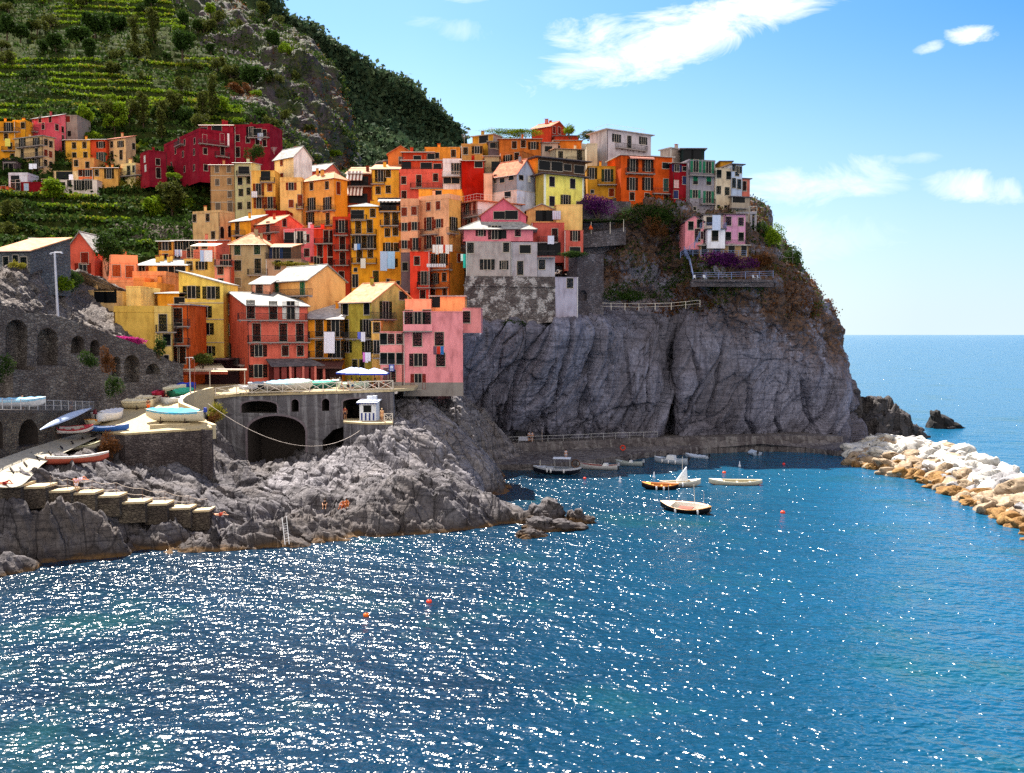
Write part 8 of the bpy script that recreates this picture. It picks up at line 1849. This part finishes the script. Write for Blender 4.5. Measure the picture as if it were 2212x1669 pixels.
laundry('white cloth on the terracotta terrace', 'C', 1498, 1562, 1268, 175.2, [(.98, 1.5, 'c8c8dc')])
laundry('small washing at the balcony of the golden house, white piece', 'B', 1690, 1745, 1368, 181.8, [(.9, 1.8, 'd8d4cc')])
laundry('blue and white washing on the upper balcony of the golden house', 'B', 1625, 1700, 1222, 181.8, [(.4, 1.2, 'c8ccd8'), (.4, 1.1, '5a88c8')])
laundry('pale cloth on the low balcony of the big orange corner house', 'B', 1168, 1210, 1010, 200.6, [(.95, 1.3, 'c8ccdc')])
laundry('white towels on the balcony of the yellow upper house', 'B', 605, 665, 700, 207.6, [(.3, 1.3, 'd0d0dc')] * 3)
laundry('white sheets under the awning of the yellow terrace house', 'E', 1990, 2115, 148, 163.4, [(.3, 1.9, '9cb4dc'), (.65, 1.9, 'd0d4e0')])
laundry('line of small pale clothes on the pink row house', 'E', 1738, 1822, 142, 171, [(.2, 1.1, 'b0b8d8'), (.2, 1.3, 'c8c8d8'), (.2, 1.1, '9ca8d0'), (.2, 1.2, 'd0d0dc')])
laundry('white and violet washing on the olive house balcony', 'F', 1712, 1800, 1165, 142.9, [(.25, 1.4, 'c870b0'), (.3, 1.5, 'd8d4dc'), (.3, 1.3, 'd8d4dc')])
laundry('white trousers on the balcony of the olive house', 'F', 1660, 1745, 962, 142.9, [(.35, 1.0, '6068b8'), (.0, 0.1, 'd8d4dc'), (.5, 1.4, 'd0ccd4')])
laundry('white laundry on the cream tower balcony in the left cluster', 'A', 288, 372, 678, 236.6, [(.45, 1.3, 'd8d8e4'), (.45, 1.2, 'd0d0dc')])
laundry('yellow towel on the far left orange house', 'A', 48, 105, 428, 241.6, [(.95, 1.9, 'd8c860')])
laundry('white cloth hanging on the salmon terrace of the left cluster', 'A', 685, 730, 785, 234.4, [(.95, 2.2, 'd8d4e0')])
laundry('white and blue washing on the crimson building roof terrace', 'B', 665, 735, 120, 234.6, [(.25, 1.6, 'a8b4d8'), (.25, 1.8, 'd4d4e0'), (.25, 1.4, 'c8ccdc')])
laundry('long white sheet beside a window of the crimson building', 'B', 365, 385, 125, 228.6, [(.95, 2.8, 'd8ccd0')])
laundry('pale washing at the cliff house veranda', 'D', 1240, 1330, 1000, 183.4, [(.9, 2.8, 'b4c0dc')])

# ---- awnings, umbrellas, poles
def umbrella(label, base, r, hgt, col, colb, tiltz=0, pole=True, open_=True, ax=0):
    o = empty('parasol', base, 0, label, 'parasol')
    MB().bar((0, 0, 0), (0, 0, hgt + .25), .04, 0, 6).build('pole', M_RAIL, o); m = MB(); c_ = (0, 0, hgt + .2); k = 4
    pts_ = [(r * sx, r * sy, hgt - .55) for sx, sy in ((-1, -1), (1, -1), (1, 1), (-1, 1))]
    for i in range(4): m.face([pts_[i], pts_[(i + 1) % 4], c_], 0)
    for i in range(4): a, b = pts_[i], pts_[(i + 1) % 4]; m.face([(a[0], a[1], a[2] - .22), (b[0], b[1], b[2] - .22), b, a], 1)
    m.build('canopy', [plain('canvas', col, .9), plain('canvas', colb, .9)], o); return o
ug = pz + .02
for i, (x, Y, lb) in enumerate([(1400, 141, 'blue and white cafe parasol, leftmost and rearmost on the square'), (1440, 139.5, 'blue and white cafe parasol, second from the left on the square'), (1480, 138.2, 'blue and white cafe parasol, third from the left on the square'), (1600, 137.2, 'large blue and white cafe parasol nearest the pink corner house')]):
    umbrella(lb, dz_(P(*c5(x, 150), Y), ug), 1.9, 3.1, 'a8b8e0', '2440b0')
for i in range(5):
    q = dz_(P(*c5(1390 + i * 62, 180), 138.3 + (i % 2) * 1.4), ug); t_ = empty('cafe_table', q, 0, ['dark cafe table by the yellow shirted people', 'dark cafe table left of centre under the parasols', 'dark cafe table in the middle under the parasols', 'dark cafe table right of centre under the parasols', 'dark cafe table nearest the pink corner house'][i], 'table')
    MB().lathe([(.0, .72), (.45, .72), (.45, .76), (.0, .76)], 10).build('table_top', M_RAIL, t_); MB().bar((0, 0, 0), (0, 0, .72), .04).build('leg', M_RAIL, t_)
# long restaurant awning at the head of the deck
wa = P(*fr('E', 1300, 1340), 141); ra = empty('restaurant_awning', wa, 0, 'long flat cream restaurant awning above the boats at the foot of the houses', 'awning')
A0 = P(*fr('E', 1600, 1358), 139) - wa; A1 = P(*fr('F', 370, 1368), 138.5) - wa; B0 = P(*fr('E', 1640, 1340), 144) - wa; B1 = P(*fr('F', 300, 1345), 143.5) - wa
A1.z = A0.z; B0.z = B1.z = A0.z + 1.0
MB().hexa([A0, A1, B1, B0, A0 + Vector((0, 0, .08)), A1 + Vector((0, 0, .08)), B1 + Vector((0, 0, .08)), B0 + Vector((0, 0, .08))]).build('canvas', plain('canvas_cream', 'd8c8ac', .9), ra)
MB().hexa([A0 + Vector((0, -.03, -.35)), A1 + Vector((0, -.03, -.35)), A1 + Vector((0, -.003, -.35)), A0 + Vector((0, -.003, -.35)), A0 + Vector((0, -.03, .05)), A1 + Vector((0, -.03, .05)), A1 + Vector((0, -.003, .05)), A0 + Vector((0, -.003, .05))]).build('valance', plain('valance_red', '8c3c2c', .9), ra)
bm_ = MB(); C0 = P(*fr('E', 1300, 1336), 138) - wa; C1 = P(*fr('F', 560, 1340), 137.5) - wa; C1.z = C0.z; bm_.bar(C0, C1, .14, 0, 6); bm_.build('beam', plain('white_pipe', 'b8a898', .6), ra)
for t_ in (.02, .35, .68, .98): q = C0.lerp(C1, t_); MB().bar(q, Vector((q.x, q.y, pz - wa.z - .4)), .07, 0, 6).build('post', plain('white_pipe', 'b8a898', .6), ra)
# dark restaurant room behind it
rm_ = P(*fr('E', 1440, 1560), 146); rr_ = empty('restaurant', rm_, 0, 'shadowed restaurant room with diners behind the long awning', 'building')
c_ = P(*fr('F', 470, 1500), 145.5) - rm_; MB().box(0, c_.x, 0, .3, -1.5, 5.2).build('back_wall', plain('dark_wall', '3a2228', .9, .3), rr_); MB().box(0, c_.x, -5, .0, 5.0, 5.2).build('ceiling', plain('dark_wall', '3a2228', .9, .3), rr_)
for i in range(9):
    x = c_.x * (.22 + .085 * i); t_ = MB().box(x - .5, x + .5, -3.3, -2.4, .72, .78).bar((x - .4, -3.2, -.3), (x - .4, -3.2, .72), .03).bar((x + .4, -3.2, -.3), (x + .4, -3.2, .72), .03).bar((x - .4, -2.5, -.3), (x - .4, -2.5, .72), .03).bar((x + .4, -2.5, -.3), (x + .4, -2.5, .72), .03).build('dining_table', plain('table_cloth', ['8c2c3c', 'a8a0a4', '5a2030'][i % 3], .9), rr_)
    for s_ in (-.75, .75):
        if rnd.random() < .75: MB().box(x + s_ - .2, x + s_ + .2, -3.1, -2.7, .3, .36).box(x + s_ + (.17 if s_ > 0 else -.2), x + s_ + (.2 if s_ > 0 else -.17), -3.1, -2.7, .36, .95).bar((x + s_ - .18, -3.08, -.3), (x + s_ - .18, -3.08, .3), .02).bar((x + s_ + .18, -3.08, -.3), (x + s_ + .18, -3.08, .3), .02).bar((x + s_ - .18, -2.72, -.3), (x + s_ - .18, -2.72, .3), .02).bar((x + s_ + .18, -2.72, -.3), (x + s_ + .18, -2.72, .3), .02).build('chair', plain('red_chair', '6a1428', .7), rr_)
# porch of the pink house
hp = [h for h in HOUSES if h[0]['label'].startswith('big salmon-pink')][0]; rt_, w_, d_, h__, zb_, a_, A_, hit_, _q1, _q2 = hp
q0 = hit_(745, 1235, ('y', 0)); q1 = hit_(1180, 1235, ('y', 0)); e0 = hit_(790, 1305, ('y', -2.6)); x0, x1 = q0.x, min(q1.x, w_ + .5); zf = pz - zb_
rp = MB(); T0 = q0.z; E_ = min(e0.z, T0 - 1.0)
rp.hexa([(x0, -2.9, E_), (x1 + 1.6, -2.9, E_), (x1, -.01, T0), (x0, -.01, T0), (x0, -2.9, E_ + .12), (x1 + 1.6, -2.9, E_ + .12), (x1, -.01, T0 + .12), (x0, -.01, T0 + .12)]); po = rp.build('porch_roof', roofmat('dark'), rt_)
for t_ in (.36, .6, .83, 1.0): xx = x0 + (x1 + 1.4 - x0) * t_; MB().box(xx - .16, xx + .16, -2.75, -2.45, zf, E_).build('porch_pillar', stucco('d87c70'), rt_)
MB().box(x0 + .2, x1 + 1.3, -2.55, -2.45, zf, zf + .95).build('porch_wall', stucco('a0bcd0'), rt_); MB().box(x0 + .2, x1 + 1.3, -.9, -.8, zf, E_ + .4).build('porch_back', plain('porch_wood', '5a1c1c', .7, .3), rt_)
for i in range(6): xx = x0 + .5 + i * (x1 - x0) / 6; MB().box(xx, xx + .8, -2.52, -2.49, zf + 1.0, E_ - .1).box(xx, xx + .05, -2.56, -2.523, zf + 1.0, E_ - .1).build('porch_window', plain('porch_frame', '7a2c28', .6), rt_)
h3 = [h for h in HOUSES if h[0]['label'].startswith('orange house with brown balconies')][0]; q0 = h3[7](1200, 1245, ('y', 0)); aw = awning(h3[0], max(.1, q0.x), h3[1] + .3, q0.z, 2.6, .9, [plain('awning_brown', '4a2824')]); MB().box(.2, h3[1] - .1, -.06, -.01, .1, q0.z - .3).build('shop_front', plain('shop_dark', '3a1412', .6, .4), h3[0])
# poles and lines
def pole(label, u0, v0, u1, v1, Y, r, c='a8a4a8', cat='pole', name='lamp_post', arm=None):
    a = P(u1, v1, Y); b = P(u0, v0, Y); o = empty(name, a, 0, label, cat); MB().bar(Vector((0, 0, -.4)), b - a, r, 0, 8, r * .7).build('post', plain('pole_paint', c, .6), o)
    if arm:
        for (x, z) in arm: MB().bar((b - a), (b - a) + Vector((x, 0, z)), r * .5, 0, 5).bar((b - a) + Vector((x, 0, z)), (b - a) + Vector((x, 0, z - .15)), r * .9, 0, 6).build('arm', plain('pole_paint', c, .6), o)
    return o
pole('tall white utility pole on the bank left of the yellow houses', 118, 545, 125, 680, 121, .17, 'b8b8c4', name='utility_pole', arm=[(.9, .0), (-.5, -.1)])
pole('twin white lamp mast beside the curved parapet', 409, 772, 412, 858, 130, .09, 'b0a8a8', arm=[(.5, 0), (-.5, 0)])
pole('rust red mast beside the twin lamp mast', 420, 776, 420, 850, 131, .06, '8c4a3c', arm=[(-.4, 0)])
pole('thin white pole on the footpath under the cliff', 1171, 925, 1171, 968, 171.5, .05, 'b8a8a0'); pole('bare pole at the kiosk landing fence', 830, 895, 832, 912, 129.5, .07, '9c8c8c')
for i, (u, v, v1, Y, lb) in enumerate([(1012, 280, 330, 216, 'tall comb television aerial at the left of the ridge'), (1003, 290, 330, 215, 'short television aerial at the left end of the ridge'), (1180, 256, 268, 221, 'aerial on the topmost red house'), (1062, 275, 285, 217, 'little aerial beside the ochre penthouse'), (592, 318, 330, 212, 'aerial on the cream tower roof'), (867, 340, 355, 208, 'aerial on the tile roof next to the far hill')]):
    a = P(u, v1, Y); b = P(u, v, Y); o = empty('aerial', a, 0, lb, 'aerial'); hh = (b - a).z; MB().bar((0, 0, -.3), (0, 0, hh), .035, 0, 4).build('mast', M_ALU, o)
    m = MB(); 
    for k in range(4): m.bar((-.7 + .1 * k, 0, hh - .25 * k), (.7 - .1 * k, 0, hh - .25 * k), .02, 0, 3)
    m.build('antenna', M_ALU, o)
cb = empty('mooring_line', P(*c5(150, 330), 124), 0, 'slack mooring rope slung across the cove from the parapet to the landing', 'rope'); o0 = cb.location.copy(); a = Vector(); b = P(*c5(1480, 560), 128.5) - o0; mid_ = P(*c5(900, 688), 123) - o0; m = MB(); prev = a
for j in range(1, 25): t_ = j / 24; q = a * (1 - t_) ** 2 + (mid_ * 2 - (a + b) * .5) * 2 * t_ * (1 - t_) + b * t_ ** 2; m.bar(prev, q, .028, 0, 4); prev = q
m.build('rope', plain('white_rope', 'c0b4ac', .8), cb)
ld_ = empty('swim_ladder', P(*c5(825, 1310), 100), 0, 'thin metal swimming ladder on the flat shore rock', 'ladder'); o0 = ld_.location.copy(); a0 = P(*c5(795, 1320), 100) - o0; a1 = P(*c5(822, 1560), 97.2) - o0; b0_ = P(*c5(833, 1310), 100) - o0; b1_ = P(*c5(858, 1555), 97.2) - o0
MB().bar(a0, a1, .03).bar(b0_, b1_, .03).build('stile', M_ALU, ld_)
for i in range(8): t_ = .25 + i * .09; MB().bar(a0.lerp(a1, t_), b0_.lerp(b1_, t_), .025, 0, 4).build('rung', M_ALU, ld_)
sg = empty('wall_sign', P(*fr('G', 262, 1318), 140.2), 0, 'small blue square sign on the pink corner house', 'sign'); MB().box(-.4, .4, -.05, 0, -.5, .5).build('panel', plain('sign_blue', '283a8c', .5), sg); MB().box(-.22, .22, -.06, -.053, -.1, .32).box(-.25, .25, -.06, -.053, -.4, -.25).build('emblem', plain('sign_white', 'c8ccdc', .5), sg)
# a few deck chairs and tables on terraces
def chair(label, p, c='c8ccd4', rz=0):
    o = empty('garden_chair', p, rz, label, 'chair'); MB().box(-.25, .25, -.25, .25, .4, .45).build('seat', pc('chair_white', c), o); MB().hexa([(-.25, .22, .45), (.25, .22, .45), (.25, .28, .45), (-.25, .28, .45), (-.25, .35, .95), (.25, .35, .95), (.25, .4, .95), (-.25, .4, .95)]).build('backrest', pc('chair_white', c), o)
    for x in (-.22, .22):
        for y in (-.22, .22): MB().bar((x, y, 0), (x, y, .4), .025).build('leg', pc('chair_white', c), o)
for i, (u, lb) in enumerate([(1500, 'white garden chair at the left end of the sun terrace'), (1523, 'second white garden chair from the left on the sun terrace'), (1630, 'white reclining chair at the right of the sun terrace'), (1640, 'rightmost white chair on the sun terrace')]): p = P(u, 600, 179.5); p.z = tp[0].z; chair(lb, p, rz=R(20 * i))
umbrella('closed orange parasol on the garden terrace by the pergola', P(1276, 512, 184), .35, 2.2, 'c85020', 'b04018')
